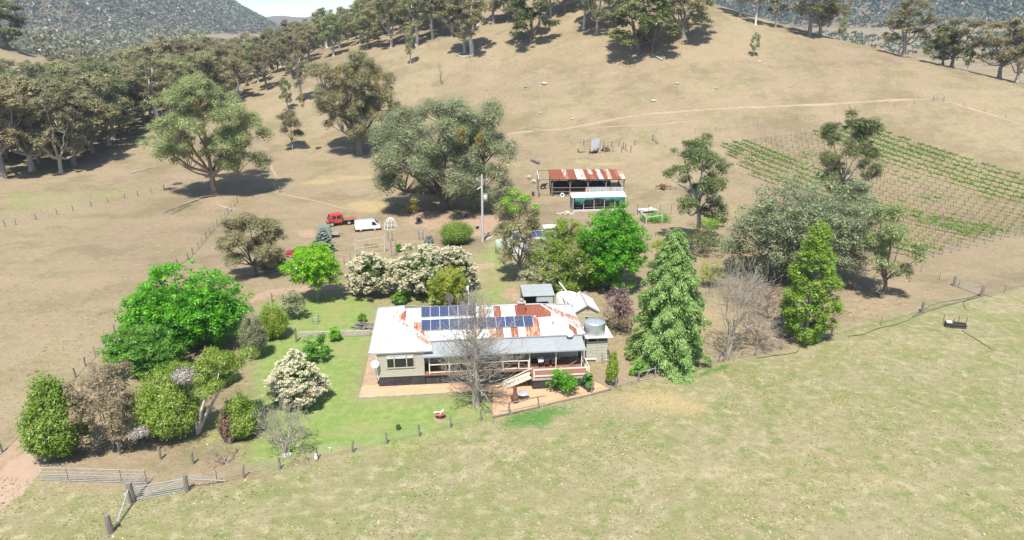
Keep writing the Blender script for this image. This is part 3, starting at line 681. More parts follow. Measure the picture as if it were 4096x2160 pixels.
# garden trees
p, w, h = skirt(1950, 2090, 582, 868, 0.25)
t = plant('swamp_cypress', 'tall tapering yellow-green tree beside the bare thicket and the wire fence', 'tree', p, column(21, h, w*.86, [(.03, .5), (.15, .95), (.35, 1.), (.55, .85), (.75, .55), (1., .22)], 330, 60, .28, (.085, .14)), LF_COL, BARK_GREY, aspect=1.8)
p, w, h = skirt(1572, 1774, 588, 943, 0.38)
plant('cedar_tree', 'big pale green cedar with drooping tiers beside the garden gate', 'tree', p, conifer(22, h, w*1.0, 240, .25, .34, 1.25, .05, .56, .95, density=30), LF_SPR, BARK_GREY, aspect=2.3)
p, w, h = skirt(1444, 1624, 508, 745, 0.3)
plant('elm_tree', 'tall vivid green elm behind the cottage and the white tank', 'tree', p, broadleaf(23, h*.99, w*1.08, .02, 760, 46, .29, (.05, .078), dep=w, lumps_=12), LF_ELM, BARK_DARK, aspect=1.3)
p, w, h = skirt(1360, 1484, 558, 735, 0.35)
plant('cypress_tree', 'dark olive cypress with pointed sprays in front of the solar shed', 'tree', p, column(24, h, w*1.18, [(.0, .75), (.2, 1.), (.45, .95), (.7, .7), (.9, .38), (1., .15)], 340, 66, .24, (.075, .12)), LF_CYP, BARK_DARK, aspect=2.4)
p = foot(1303, 706); w, h = dims(p, 1245, 1362, 490, 706)
t = plant('wattle_tree', 'sparse twiggy tree with a bright green top beside the solar shed', 'tree', p, gum(25, h*.98, w*1.15, .04, 10, 90, 66, .24, .2, .8, (.1, .16), fork=.2), LF_GUM, BARK_GREY)
extra_leaves(t, 'green_top', 25, [(-.25*w, -.3*w, h*.93), (.1*w, -.3*w, h*.95), (-.1*w, 0, h*.98), (-.36*w, -.2*w, h*.84), (.35*w, -.3*w, h*.86), (-.1*w, -.35*w, h*.85)], [1.1, 1.1, 1., .8, .8, 1.], 70, .28, LF_LIME, .6)
p, w, h = skirt(1302, 1412, 655, 748, 0.36)
plant('pale_shrub', 'pale variegated leafy shrub behind the grey-roofed carport', 'shrub', p, broadleaf(26, h, w, .05, 110, 40, .28, (.08, .13)), LF_OLIVE, BARK_GREY, aspect=1.5)
p, w, h = skirt(1095, 1199, 556, 620, 0.3)
plant('round_shrub', 'clipped round green shrub near the power pole', 'shrub', p, feathery(27, h, w, 90, 110, .24, base=.28, tr=.08), LF_BUSH, BARK_DARK, aspect=2.5)
p = foot(801, 754); w, h = dims(p, 717, 868, 616, 754)
plant('golden_elm', 'lime green elm with short trunk on the lawn by the driveway', 'tree', p, broadleaf(28, h, w*1.05, .2, 380, 46, .26, (.055, .085), tr=.26, lumps_=9), LF_LIME, BARK_GREY, aspect=1.3)
BL = [('low', 935, 752, 878, 990, 634, 31), ('mid', 1045, 752, 985, 1122, 615, 32), ('hi', 1143, 738, 1092, 1198, 619, 33), ('front', 750, 1028, 682, 820, 897, 34)]
BLAB = ['cream blossoming tree beside the rail gate, end of the flowering row', 'cream blossoming tree between two others of the flowering row', 'cream blossoming tree of the flowering row behind the olive bush', 'cream blossoming tree alone on the lawn beside the small bare tree']
for (nm, bx, by, x0, x1, y0, sd_), lb in zip(BL, BLAB):
    p, w, h = skirt(x0, x1, y0, by, .26)
    gen = broadleaf(sd_, h*1.02, w*1.16, .02, 280, 34, .26, (.06, .09), lumps_=9)
    t = plant('blossom_tree', lb, 'tree', p, gen, LF_DKG, BARK_DARK, 'blossoming trees in the garden', aspect=1.4)
    rg = np.random.default_rng(sd_); P = gen[1]; cc_ = np.array([0, 0, h*.5]); dd = unit(P-cc_)
    rad = np.sqrt((P[:, 0]/(w/2))**2+(P[:, 1]/(w/2))**2+((P[:, 2]-h*.55)/(h*.47))**2)
    k = np.where((rad > .66) & (P[:, 2] > h*.14))[0]; k = rg.choice(k, min(len(k), 1700), False)
    Cc = P[k]+dd[k]*.12; PP, NN, rep = clump_leaves(Cc, np.full(len(k), .19), 5.5/.19**2, rg, flat=.65, inner=.5, up=.6, nmix=.6)
    inst('blossom', leaf_mesh('blossom', PP, NN, .17*rg.uniform(.7, 1.3, len(PP)), LF_WHITE, np.clip(rg.normal(.5, .25, len(PP)), 0, 1), rg, 1.1), t)['kind'] = 'stuff'
p, w, h = skirt(1020, 1112, 640, 740, 0.36)
plant('magnolia_shrub', 'glossy bright green leafy shrub in front of the flowering row', 'shrub', p, broadleaf(35, h, w, .05, 110, 26, .34, (.08, .12)), LF_ELM, BARK_GREY, aspect=1.6)
p, w, h = skirt(1063, 1192, 666, 785, 0.36)
plant('olive_bush', 'dense olive green fine-leaved bush behind the house roof', 'shrub', p, broadleaf(36, h, w, .03, 200, 52, .22, (.07, .11)), LF_YEL, BARK_DARK, aspect=2.2)
p, w, h = skirt(318, 668, 650, 902, 0.22)
plant('plane_tree', 'broad bright green tree spreading beside the paddock fence', 'tree', p, broadleaf(37, h*.97, w*1.04, .0, 900, 44, .30, (.036, .06), dep=w*.62, lumps_=15), LF_ELM, BARK_DARK, aspect=1.3)
p, w, h = skirt(268, 480, 824, 965, 0.32)
plant('ash_tree', 'lower soft green leafy tree in front of the broad bright green one', 'tree', p, broadleaf(38, h*1.0, w*1.05, .0, 420, 46, .26, (.05, .08), dep=w*.8, lumps_=9), LF_MID, BARK_DARK, aspect=1.5)
p = foot(642, 694); w, h = dims(p, 552, 697, 538, 694)
plant('wattle_tree', 'dull olive round-headed tree by the driveway fence', 'tree', p, gum(39, h, w*1.05, .1, 10, 130, 80, .22, .22, .75, (.08, .14), fork=.2), LF_OBR, BARK_DARK)
p, w, h = skirt(606, 682, 778, 905, 0.2)
plant('bottlebrush_shrub', 'tall pale straw-tipped shrub with pale stems on the lawn edge', 'shrub', p, feathery(40, h, w, 70, 120, .2, base=.12, tr=.14), LF_OLIVE, BARK_WHITE, aspect=2.2)
p, w, h = skirt(645, 735, 752, 862, 0.36)
plant('conifer_shrub', 'upright yellow-green conifer bush behind the pale stemmed shrub', 'shrub', p, feathery(41, h, w, 70, 120, .2, base=.04, tr=.1), LF_YEL, BARK_DARK, aspect=1.8)
p = foot(738, 800); w, h = dims(p, 697, 778, 730, 800)
plant('olive_tree', 'small grey olive tree near the lawn sculpture posts', 'tree', p, broadleaf(42, h, w, .18, 90, 36, .2, (.09, .14)), LF_OLIVE, BARK_GREY, aspect=2.2)
p, w, h = skirt(755, 838, 845, 918, 0.36)
plant('garden_shrub', 'fresh green open shrub on the lawn behind the blossoming tree', 'shrub', p, broadleaf(43, h, w, .05, 80, 26, .24, (.08, .13), shell=.55), LF_MID, BARK_GREY, aspect=1.6)
# bare trees
sg, tips, rg = bare(51, 1, 1, .02, 1)
def bare_tree(label, seed, p, w, h, r0, m, budm=None, nb=0, group=None, name='bare_tree', lead=0, **kw):
    sg, tips, rg = leader(seed, h, w, r0, lead, **kw) if lead else bare(seed, h, w, r0, **kw)
    t = thing(name, label, 'tree', p, 0, group)
    inst('trunk', seg_mesh('trunk', [s for s in sg if s[2] > r0*.2], m, 7), t)
    inst('branches', seg_mesh('branches', [s for s in sg if s[2] <= r0*.2], m, 3), t)['kind'] = 'stuff'
    if budm:
        k = tips[rg.choice(len(tips), min(nb, len(tips)), False)]
        inst('buds', leaf_mesh('buds', k, sph(rg, len(k)), .16, budm, rg.random(len(k)), rg, 1.3), t)['kind'] = 'stuff'
    return t
p = foot(1197, 1020); w, h = dims(p, 1090, 1275, 745, 1020)
bare_tree('leafless grey tree on the orange paving in front of the house', 52, p, w*1.3, h*.97, .34, TWIG, LF_LIME, 90, 'leafless trees', lead=105, low=.13)
p = foot(716, 1142); w, h = dims(p, 648, 812, 1015, 1142)
bare_tree('leafless vase-shaped fruit tree beside a stone disc on the lawn', 53, p, w, h, .2, TWIG, LF_OLIVE, 160, 'leafless trees', depth=5, kids=(2, 3), up=.2, trunk=.16, dec=.78, first=5, stems=4, wig=.4)
p = foot(1826, 905); w, h = dims(p, 1740, 1960, 640, 905)
bare_tree('leafless tree with flaking pale limbs between the cedar and the bare thicket', 54, p, w*1.15, h*.95, .26, TWIG, None, 0, 'leafless trees', depth=5, kids=(2, 4), up=.55, trunk=.26, dec=.72, first=6, stems=2, wig=.5)
p = G(*c(1024, 0, 1400, 638)); bare_tree('dead scorched sapling standing alone on the bare hillside', 55, p, 3.2, 7.2, .16, BARK_DARK, None, 0, depth=4, kids=(2, 3), up=.9, trunk=.3, dec=.7, first=5, wig=.2)
p = foot(568, 1165); bare_tree('low leafless many-stemmed shrub outside the garden posts', 56, p, 3.2, 2.3, .09, TWIG, None, 0, name='bare_shrub', depth=4, kids=(2, 3), up=.3, trunk=.3, dec=.75, first=3, stems=3)
for i, (bx, by, ww, hh, lb) in enumerate([(1880, 770, 8.5, 5.0, 'tangled brown leafless thicket behind the pale-limbed bare tree'), (1935, 800, 7.5, 4.8, 'tangled reddish leafless thicket under the grey weeping tree'), (1905, 860, 6., 3.6, 'grey twiggy thicket beside the yellow-green tapering tree')]):
    p = foot(bx, by); bare_tree(lb, 60+i, p, ww, hh, .1, surf('thicket_twig_%d' % i, [(.27, .2, .165), (.28, .17, .125), (.3, .25, .21)][i], None, 2, .95), LF_OLIVE, 60, name='bare_thicket', depth=5, kids=(2, 3), up=.25, trunk=.2, dec=.75, first=4, stems=5)
# row of native shrubs at the corner of the garden
p, w, h = skirt(83, 250, 950, 1172, 0.36)
plant('bottlebrush_shrub', 'big rounded green feathery shrub next to the dirt track', 'shrub', p, feathery(71, h, w, 120, 150, .36, base=.02, tr=.12), LF_BUSH, BARK_DARK, aspect=2.2)
p, w, h = skirt(205, 375, 925, 1138, 0.15)
plant('wattle_tree', 'brown dry-looking small tree between two green feathery shrubs', 'tree', p, gum(72, h, w*1.02, .0, 12, 170, 70, .18, .12, .8, (.07, .13), fork=.1), LF_BROWN, BARK_GREY)
p, w, h = skirt(352, 528, 922, 1122, 0.3)
t = plant('tea_tree', 'half dead feathery shrub with grey lower twigs beside the white stems', 'shrub', p, feathery(73, h, w*1.05, 85, 120, .26, base=.12, tr=.12), LF_BUSH, BARK_GREY, aspect=2.2)
extra_leaves(t, 'dead_twigs', 74, [(-.3*w, -.4*w, h*.25), (-.15*w, -.45*w, h*.3), (-.4*w, -.3*w, h*.33), (.35*w, -.1*w, h*.85), (.45*w, 0, h*.78)], [.7, .7, .6, 1.0, .9], 260, .22, LF_GREYD, .8, 4.)
p = foot(497, 1090); w, h = dims(p, 462, 642, 890, 1090)
rg = np.random.default_rng(75); sg = []; ends = []
for dx, dz in ((-.02, .62), (.18, .72), (.45, .78), (.62, .7), (.32, .85)):
    e = np.array([dx*w, rg.uniform(-.1, .25)*w, dz*h]); limb(sg, (0, 0, -.1), e, .17, .06, rg, 6, -.06, .03); ends.append(e)
Cc = np.concatenate([np.array(ends)+rg.normal(size=(5, 3))*.9 for k in range(5)]+[np.array(ends)+[0, 0, .6]]); Cc[:, 2] = np.maximum(Cc[:, 2], h*.55); Rc = rg.uniform(.6, 1.0, len(Cc))
for cc_ in Cc: limb(sg, ends[int(np.argmin(np.linalg.norm(np.array(ends)-cc_, axis=1)))], cc_, .05, .015, rg, 3)
P, Nm, rep = clump_leaves(Cc, Rc, 190, rg, flat=.75, inner=.3)
plant('tea_tree', 'leaning tree with several white stems and a feathery green top', 'tree', p, (sg, P, Nm, .24*rg.uniform(.6, 1.4, len(P)), np.clip(rg.normal(.45, .22, len(P)), 0, 1), rg), LF_BUSH, BARK_WHITE, aspect=3)
p, w, h = skirt(558, 668, 988, 1112, 0.34)
t = plant('bottlebrush_shrub', 'green feathery shrub beside the vase-shaped bare fruit tree', 'shrub', p, feathery(76, h, w, 80, 120, .24, base=.05, tr=.08), LF_BUSH, BARK_DARK, aspect=2.2)
p = foot(578, 1112); w, h = dims(p, 555, 602, 1022, 1112)
plant('autumn_sapling', 'narrow sapling with pinkish brown and orange leaves', 'shrub', p, feathery(77, h, w, 30, 80, .2, base=.15, tr=.06), leafmat('autumn_leaf', (.25, .15, .09), (.33, .25, .17), (.4, .22, .04), .3, .2), BARK_DARK, aspect=1.6)
p, w, h = skirt(500, 600, 886, 980, 0.3)
plant('bottlebrush_shrub', 'green and gold shrub between the soft green tree and the white stems', 'shrub', p, feathery(78, h*1.1, w, 80, 110, .28, base=.1, tr=.08), LF_YEL, BARK_DARK, aspect=2.2)
# small shrubs and saplings
SM = [('garden_shrub', 'blue-green fern-like shrub behind the roof on the lawn', 1010, 768, 985, 1037, 731, 81, LF_MID, .25),
      ('garden_sapling', 'little green bush above the firewood pile', 910, 812, 897, 924, 788, 82, LF_MID, .2),
      ('citrus_sapling', 'small yellow-green lemon sapling by the retaining wall', 843, 860, 825, 860, 822, 83, LF_LIME, .22),
      ('deck_shrub', 'dense green shrub with bare stems in front of the deck', 1414, 1003, 1369, 1460, 930, 84, LF_ELM, .2),
      ('deck_shrub', 'narrow green shrub by the corner of the deck', 1479, 988, 1462, 1494, 934, 85, LF_MID, .2),
      ('column_sapling', 'narrow upright light green sapling behind the wire fence', 1537, 972, 1521, 1555, 873, 86, LF_YEL, .2),
      ('garden_sapling', 'tiny green shrub guarded by two stakes', 1588, 946, 1580, 1598, 925, 87, LF_LIME, .15),
      ('garden_sapling', 'dark green shrub at the hinge of the garden gate', 1605, 950, 1593, 1622, 905, 88, LF_MID, .18),
      ('garden_shrub', 'olive green shrub behind the cedar top', 1660, 690, 1615, 1705, 575, 89, LF_YEL, .26),
      ('garden_shrub', 'dark evergreen bush at the foot of the tall gum', 1770, 650, 1700, 1830, 560, 90, LF_GUMD, .3),
      ('garden_shrub', 'yellow-green broom bush between the cedar and the thicket', 1775, 728, 1735, 1830, 650, 91, LF_YEL, .22),
      ('garden_shrub', 'grey-green low bush under the weeping tree', 1855, 700, 1810, 1910, 620, 92, LF_OLIVE, .26),
      ('blue_spruce', 'small blue-grey spruce in front of the stock crate trailer', 815, 640, 785, 848, 574, 93, LF_BLUE, .25),
      ('grey_shrub', 'wispy silver shrub beside the round clipped bush', 1081, 622, 1066, 1095, 590, 94, LF_BLUE, .2),
      ('garden_sapling', 'small leafy green plant near the tree guard', 1001, 635, 994, 1010, 612, 95, LF_ELM, .2),
      ('garden_shrub', 'light green bush beside the old red car', 698, 672, 680, 725, 632, 96, LF_MID, .2),
      ('garden_shrub', 'low olive bush at the foot of the dull round-headed tree', 672, 690, 650, 700, 655, 97, LF_GUMB, .2),
      ('garden_sapling', 'tiny dark seedling in a bare patch of lawn', 1002, 1082, 996, 1008, 1066, 98, LF_GUMD, .12),
      ('garden_shrub', 'leafy green vegetable bed inside the white frame', 1640, 562, 1605, 1690, 540, 99, LF_ELM, .24),
      ('garden_shrub', 'leafy green bed beside the netted garden wall', 1790, 580, 1750, 1830, 545, 100, LF_LIME, .24)]
for nm, lb, bx, by, x0, x1, y0, sd_, m, ls in SM:
    p, w, h = skirt(x0, x1, y0, by, .3)
    if nm in ('column_sapling', 'grey_shrub'): gen = feathery(sd_, h, w, 40, 90, ls, base=.08, tr=.05)
    elif nm == 'blue_spruce': gen = conifer(sd_, h, w, 60, ls, .05, .6, .03, .8, .2, density=26)
    else: gen = broadleaf(sd_, h, w, .08, 60, 26, ls, (.1, .16), tr=.05, lumps_=5)
    plant(nm, lb, 'sapling' if 'sapling' in nm else ('tree' if 'spruce' in nm else 'shrub'), p, gen, m, BARK_DARK, aspect=1.6, parts=('stem', 'foliage'))
p, w, h = skirt(1512, 1602, 716, 840, 0.3)
t = plant('plum_tree', 'purple-leaved plum beside the tank hut', 'tree', p, broadleaf(101, h, w, .05, 120, 30, .2, (.1, .15), shell=.5), LF_PURP, BARK_DARK, aspect=1.6)
extra_leaves(t, 'dry_leaves', 102, [(-.2*w, -.4*w, h*.3), (.1*w, -.45*w, h*.28), (.3*w, -.3*w, h*.33), (-.35*w, -.2*w, h*.4)], [.8, .9, .8, .7], 120, .2, LF_BROWN, .7)
# ------------------------------------------------------------------ hillside gums and the woodland: a set of gums, copied
PROTO = []
for i, (leaf, bark, kw) in enumerate([
        (LF_GUM, BARK_PALE, dict(h=16, w=11, base=.14, nl=8, ncl=50, rc=(.08, .15), fork=.24)),
        (LF_GUMB, BARK_GREY, dict(h=17, w=10.5, base=.16, nl=8, ncl=48, rc=(.085, .15), fork=.3)),
        (LF_GUM, BARK_GREY, dict(h=15, w=12, base=.1, nl=9, ncl=54, rc=(.075, .14), fork=.2)),
        (LF_GUMG, BARK_PALE, dict(h=18, w=10.5, base=.16, nl=8, ncl=50, rc=(.085, .15), fork=.3)),
        (LF_GUMB, BARK_PALE, dict(h=14, w=10.5, base=.16, nl=7, ncl=44, rc=(.08, .15), fork=.2, lean=(.06, 0))),
        (LF_GUM, BARK_WHITE, dict(h=17, w=9.5, base=.24, nl=7, ncl=42, rc=(.09, .16), fork=.4)),
        (LF_GUMB, BARK_GREY, dict(h=15, w=12, base=.1, nl=9, ncl=54, rc=(.075, .14), fork=.25, lean=(-.05, .02))),
        (LF_GUMD, BARK_DARK, dict(h=13, w=10.5, base=.04, nl=8, ncl=54, rc=(.08, .14), fork=.16, skirt=.8))]):
    gen = gum(200+i, dens=34, ls=.46, flat=.62, **kw)
    PROTO.append((seg_mesh('trunk', gen[0], bark, 5), leaf_mesh('crown', gen[1], gen[2], gen[3], leaf, gen[4], gen[5], 1.7), kw['h'], kw['w']))
def copy_gum(k, p, h, label, group, rz, wide=1., name='gum_tree'):
    tm, cm, h0, w0 = PROTO[k]; r = thing(name, label, 'tree', p, rz, group)
    r.scale = (h/h0*wide, h/h0*wide, h/h0)
    inst('trunk', tm, r); inst('crown', cm, r)['kind'] = 'stuff'; return r
rgt = np.random.default_rng(77)
# those that can be told apart on the hill: foot in the picture, height, proto, width factor
HILL = [(1187, 139, 17, 5, 1.25, 'white-trunked gum with fallen limbs at its foot on the hill'), (1168, 132, 15, 0, 1.0, 'gum close behind the white-trunked one with fallen limbs'),
        (1335, 110, 15, 7, 1.15, 'dark low-branching gum in deep shade high on the hill'), (1468, 72, 17, 5, .7, 'thin straight white-stemmed gum on the hill'),
        (1500, 84, 15, 0, 1.05, 'broad gum beside the thin white-stemmed one'), (1605, 135, 15, 7, 1.45, 'large dark gum with branches down to the hillside'),
        (1640, 128, 14, 7, 1.0, 'smaller dark gum joined to the large low-branching one'), (1718, 95, 16, 2, 1.35, 'wide spreading gum beside a fallen log on the hill'),
        (1862, 40, 14, 0, 1.1, 'gum on the skyline ridge with pale trunk'), (1900, 62, 12, 5, .9, 'second gum on the skyline ridge near the pale trunk'),
        (1950, 70, 11, 1, .9, 'slim gum on the ridge beside the brown-crowned pair'), (2035, 90, 15, 1, 1.4, 'brown-crowned gum with white trunk on the ridge shoulder'),
        (2062, 84, 15, 4, 1.2, 'second brown-crowned gum with white trunk on the ridge shoulder'), (2115, 95, 7, 3, .8, 'small fresh green gum at the ridge end'),
        (2270, 118, 16, 0, 1.35, 'flat-topped gum with a trailing low branch on the ridge'), (2392, 154, 13.5, 2, 1.35, 'dense broad gum on the ridge above the gate'),
        (2370, 150, 10, 7, 1.2, 'low brown gum tucked beside the dense broad one'), (2432, 166, 5.5, 3, .8, 'small green sapling below the dense broad gum'),
        (2512, 182, 15, 6, 1.25, 'old gum with a white forked trunk on the ridge'), (2555, 186, 13, 4, 1.2, 'gum next to the white forked trunk on the ridge'),
        (1895, 142, 6.5, 3, .75, 'lone sapling on the open hillside'), (1033, 162, 11, 3, .55, 'slim sapling with thin bare stem on the hill'),
        (1049, 112, 17, 5, 1.1, 'thick white-trunked gum on the edge of the hill woodland'), (985, 118, 16, 0, 1.0, 'gum on the edge of the hill woodland beside the white trunk'),
        (1088, 98, 16, 5, 1.0, 'leaning white gum above the woodland edge'), (1113, 80, 16, 1, 1.0, 'grey gum above the woodland edge'), (1138, 92, 14, 0, 1.0, 'pale gum between the woodland and the open hill'),
        (1240, 62, 14, 1, 1.1, 'gum on the upper hill with a straight trunk'), (1280, 50, 13, 7, 1.0, 'dark gum on the upper hill'), (1385, 40, 13, 4, 1.1, 'upper hill gum near a patch of shade'),
        (1420, 30, 14, 2, 1.1, 'spreading gum near the hill top'), (1550, 45, 13, 0, 1.1, 'hill top gum with a narrow trunk'), (760, 255, 15, 5, .9, 'gum with white trunk in the gully'),
        (723, 277, 9, 3, .8, 'small gum at the gully mouth'), (815, 285, 5.5, 3, .8, 'bushy sapling beneath the mistletoe gum'), (400, 320, 19, 5, 1.25, 'gum with a thick white trunk at the woodland edge'),
        (20, 100, 17, 7, 1.3, 'dark gum on the grassy knoll')]
for bx, by, h, k, wd, lb in HILL:
    p = foot(bx, by); yy_ = by
    while p[1] > 338 and yy_ < by+60: yy_ += 2; p = foot(bx, yy_)
    copy_gum(k, p, h*(1.3 if h > 9 and by < 200 and bx < 2200 else 1.12)*rgt.uniform(.96, 1.04), lb, 'gums on the open hill', rgt.uniform(0, 6.28), wd)
def scatter(poly, dmin, n, rng, taken):
    poly = [tuple(v[:2]) for v in poly]; xs = [v[0] for v in poly]; ys = [v[1] for v in poly]; res = []
    for _ in range(n):
        x, y = rng.uniform(min(xs), max(xs)), rng.uniform(min(ys), max(ys))
        if not in_poly(np.array(x), np.array(y), poly): continue
        if any((x-a)**2+(y-b)**2 < dmin*dmin for a, b in taken): continue
        taken.append((x, y)); res.append((x, y))
    return res
taken = [tuple(o.location[:2]) for o in bpy.data.objects if o.parent is None and o.get('category') == 'tree']
W1 = [G(-160, 745), G(120, 715), G(250, 690), G(390, 610), G(560, 545), G(650, 480), (-92, 235), (-125, 300), (-180, 270), (-230, 240), (-240, 190)]
LAB1 = ['grey-green gum in the dense woodland at the paddock edge', 'brownish gum in the dense woodland at the paddock edge', 'broad grey-green gum in the dense woodland at the paddock edge', 'fresh green gum in the dense woodland at the paddock edge', 'leaning brownish gum in the dense woodland at the paddock edge', 'white-trunked gum in the dense woodland at the paddock edge', 'broad brownish gum in the dense woodland at the paddock edge', 'dark bushy gum in the dense woodland at the paddock edge']
for x, y in scatter(W1, 7.9, 2600, rgt, taken):
    k = int(rgt.choice(8, p=[.17, .2, .15, .1, .1, .1, .14, .04])); copy_gum(k, (x, y, Z(x, y)), rgt.uniform(16, 24), LAB1[k]+(' facing the open grass' if np.min(seg_dist(np.array([x]), np.array([y]), W1[:6])) < 9 else ''), 'gums of the paddock woodland', rgt.uniform(0, 6.28), rgt.uniform(.9, 1.2))
W2 = [G(690, 470), G(860, 420), G(1010, 400), G(1120, 330), G(1250, 250), G(1400, 210), G(1560, 175), (-28, 285), (0, 318), (15, 345), (-30, 400), (-120, 400), (-150, 320), (-118, 262)]
LAB2 = [s.replace('dense woodland at the paddock edge', 'woodland climbing the flank of the hill') for s in LAB1]
for x, y in scatter(W2, 8.6, 2200, rgt, taken):
    k = int(rgt.choice(8, p=[.2, .17, .16, .1, .08, .16, .1, .03])); copy_gum(k, (x, y, Z(x, y)), rgt.uniform(16, 23)*(.74 if x/y < -.2 else .9 if x/y < -.13 else 1.), LAB2[k], 'gums of the hill woodland', rgt.uniform(0, 6.28), rgt.uniform(.85, 1.15))
W3 = [(-200, 350), (-300, 360), (-420, 420), (-420, 560), (-190, 560), (-120, 420), (-125, 380)]
# far woods: one mass on each mountain and on the valley floor
def far_wood(name, label, n, box, cond, hgt, seed, m, nl=11):
    rng = np.random.default_rng(seed); x = rng.uniform(box[0], box[1], n); y = rng.uniform(box[2], box[3], n); z = H(x, y)
    ok = cond(x, y, z, rng); x, y, z = x[ok], y[ok], z[ok]; n = len(x); hh = rng.uniform(hgt[0], hgt[1], n)
    d = sph(rng, n*nl).reshape(n, nl, 3); d[..., 2] = np.abs(d[..., 2])*.9-.1
    r = rng.uniform(.35, 1, (n, nl, 1))**.5
    P = np.stack([x, y, z+hh*.55], -1)[:, None]+d*r*np.stack([hh*.42, hh*.42, hh*.42], -1)[:, None]
    tree_t = rng.normal(.42, .2, (n, 1)); T = np.clip(tree_t+rng.normal(0, .12, (n, nl)), 0, 1).ravel(); P = P.reshape(-1, 3)
    Nm = unit(d.reshape(-1, 3)+rng.normal(size=P.shape)*.5+[0, 0, .3]); S = np.repeat(hh, nl)*rng.uniform(.22, .42, len(P))*(11/nl)**.45*1.25
    o = inst(name, leaf_mesh(name, P, Nm, S, m, T, rng, 1.3)); return tag(o, label, 'woodland', kind='stuff')
def clearing(x, y, s): return lumps(x, y, s, 9)
LF_BLUEFAR = leafmat('far_dark_canopy', (.06, .075, .04), (.15, .16, .085), None, .2, var=0.)
LF_FAR = leafmat('far_gum_canopy', (.19, .185, .11), (.26, .25, .155), (.27, .235, .155), .3, .1, var=0.)
far_wood('mountain_forest', 'thick grey-green bush covering the steep mountain behind the valley', 26000, (-1150, -330, 880, 2150), lambda x, y, z, r: (z > 30) & (y < 2150) & (x/y > -.85), (9, 17), 1, LF_FAR, 9)
far_wood('mountain_forest', 'bluish bush covering the distant mountain beyond the ridge', 26000, (300, 1900, 1000, 2300), lambda x, y, z, r: (z > 40) & (x/y < .85) & (x/y > .24), (13, 22), 2, LF_BLUEFAR, 9)
far_wood('valley_wood', 'loose grey-green bush in the valley behind the knoll', 700, (-430, -118, 345, 570), lambda x, y, z, r: in_poly(x, y, [tuple(v) for v in W3]), (11, 17), 5, LF_FAR, 80)
far_wood('valley_wood', 'scattered bush on the valley floor below the mountain', 5200, (-800, -60, 540, 1150), lambda x, y, z, r: (z < 50) & (x/y > -.85) & (x/y < -.12) & ((clearing(x, y, .008) > -.1) | (y < 700)) & ~((x > -460) & (x < -300) & (y > 860)) & (z < 40), (9, 16), 3, LF_FAR)
far_wood('valley_wood', 'dark bush dotted over the pasture beyond the ridge', 2600, (120, 1000, 330, 1250), lambda x, y, z, r: (z < 60) & (x/y < .85) & (x/y > .3) & (clearing(x, y, .011) > .0), (7, 13), 4, LF_BLUEFAR)
# ------------------------------------------------------------------ building materials
def rust_mat(name, clean=(.74, .75, .74), clean2=(.62, .64, .64)):
    """painted or galvanised roof sheet; the object's own colour channel says how rusted the sheet is"""
    m, t, b = new_mat(name)
    tc = t.nodes.new('ShaderNodeTexCoord'); oi = t.nodes.new('ShaderNodeObjectInfo')
    mp = N(t, 'ShaderNodeMapping'); mp.inputs['Scale'].default_value = (4.5, .55, .55); t.links.new(tc.outputs['Object'], mp.inputs['Vector'])
    add = t.nodes.new('ShaderNodeVectorMath'); add.operation = 'ADD'; t.links.new(mp.outputs['Vector'], add.inputs[0])
    sc = t.nodes.new('ShaderNodeVectorMath'); sc.operation = 'SCALE'; sc.inputs['Scale'].default_value = 31.0
    cmb = t.nodes.new('ShaderNodeCombineXYZ')
    for k in 'XYZ': t.links.new(oi.outputs['Random'], cmb.inputs[k])
    t.links.new(cmb.outputs[0], sc.inputs[0]); t.links.new(sc.outputs[0], add.inputs[1]); vec = add.outputs[0]
    n1 = noise(t, vec, .9, 5, .7); n2 = noise(t, tc.outputs['Object'], 9, 3, .6)
    sep = t.nodes.new('ShaderNodeSeparateColor'); t.links.new(oi.outputs['Color'], sep.inputs['Color'])
    k = math_(t, 'ADD', math_(t, 'MULTIPLY', math_(t, 'SUBTRACT', n1, .5), .75), sep.outputs['Red'])
    k = math_(t, 'ADD', k, math_(t, 'MULTIPLY', math_(t, 'SUBTRACT', n2, .5), .35))
    rust = mixc(t, ramp(t, n2, .35, .65), (.175, .045, .028), (.31, .105, .05))
    edge = mixc(t, ramp(t, k, .36, .52), mixc(t, ramp(t, n1, .4, .6), clean, clean2), (.50, .27, .16))
    col = mixc(t, ramp(t, k, .50, .58), edge, rust)
    t.links.new(col, b.inputs['Base Color']); b.inputs['Roughness'].default_value = .55; b.inputs['Specular IOR Level'].default_value = .35
    wv = t.nodes.new('ShaderNodeTexWave'); wv.inputs['Scale'].default_value = 4.2; t.links.new(tc.outputs['Object'], wv.inputs['Vector'])
    bp = N(t, 'ShaderNodeBump', Strength=.35, Distance=.02); t.links.new(wv.outputs['Fac'], bp.inputs['Height']); t.links.new(bp.outputs['Normal'], b.inputs['Normal'])
    return m
M_RUST = rust_mat('rusting_roof_iron'); M_GALV = rust_mat('old_galvanised_iron', (.50, .52, .53), (.38, .40, .41))
M_CREAM = surf('cream_paint', (.78, .72, .58), (.66, .59, .46), 4, .6)
M_BOARD = surf('sage_weatherboard', (.46, .44, .34), (.39, .37, .285), 2.5, .7, stretch=(.4, .4, 3))
M_BOARD2 = surf('beige_weatherboard', (.50, .44, .29), (.42, .37, .24), 2.5, .7, stretch=(.4, .4, 3))
M_BLACK = surf('black_skirt_panel', (.035, .034, .036), (.06, .058, .06), 2, .7)
M_DECK = surf('red_brown_decking', (.25, .105, .075), (.34, .17, .13), 3, .75, .2, stretch=(.3, 4, 1))
M_WOOD = surf('weathered_grey_wood', (.27, .235, .20), (.17, .145, .125), 3, .95, .5, stretch=(4, 4, .8))
M_DWOOD = surf('dark_timber', (.075, .055, .045), (.12, .09, .07), 3, .9, .3)
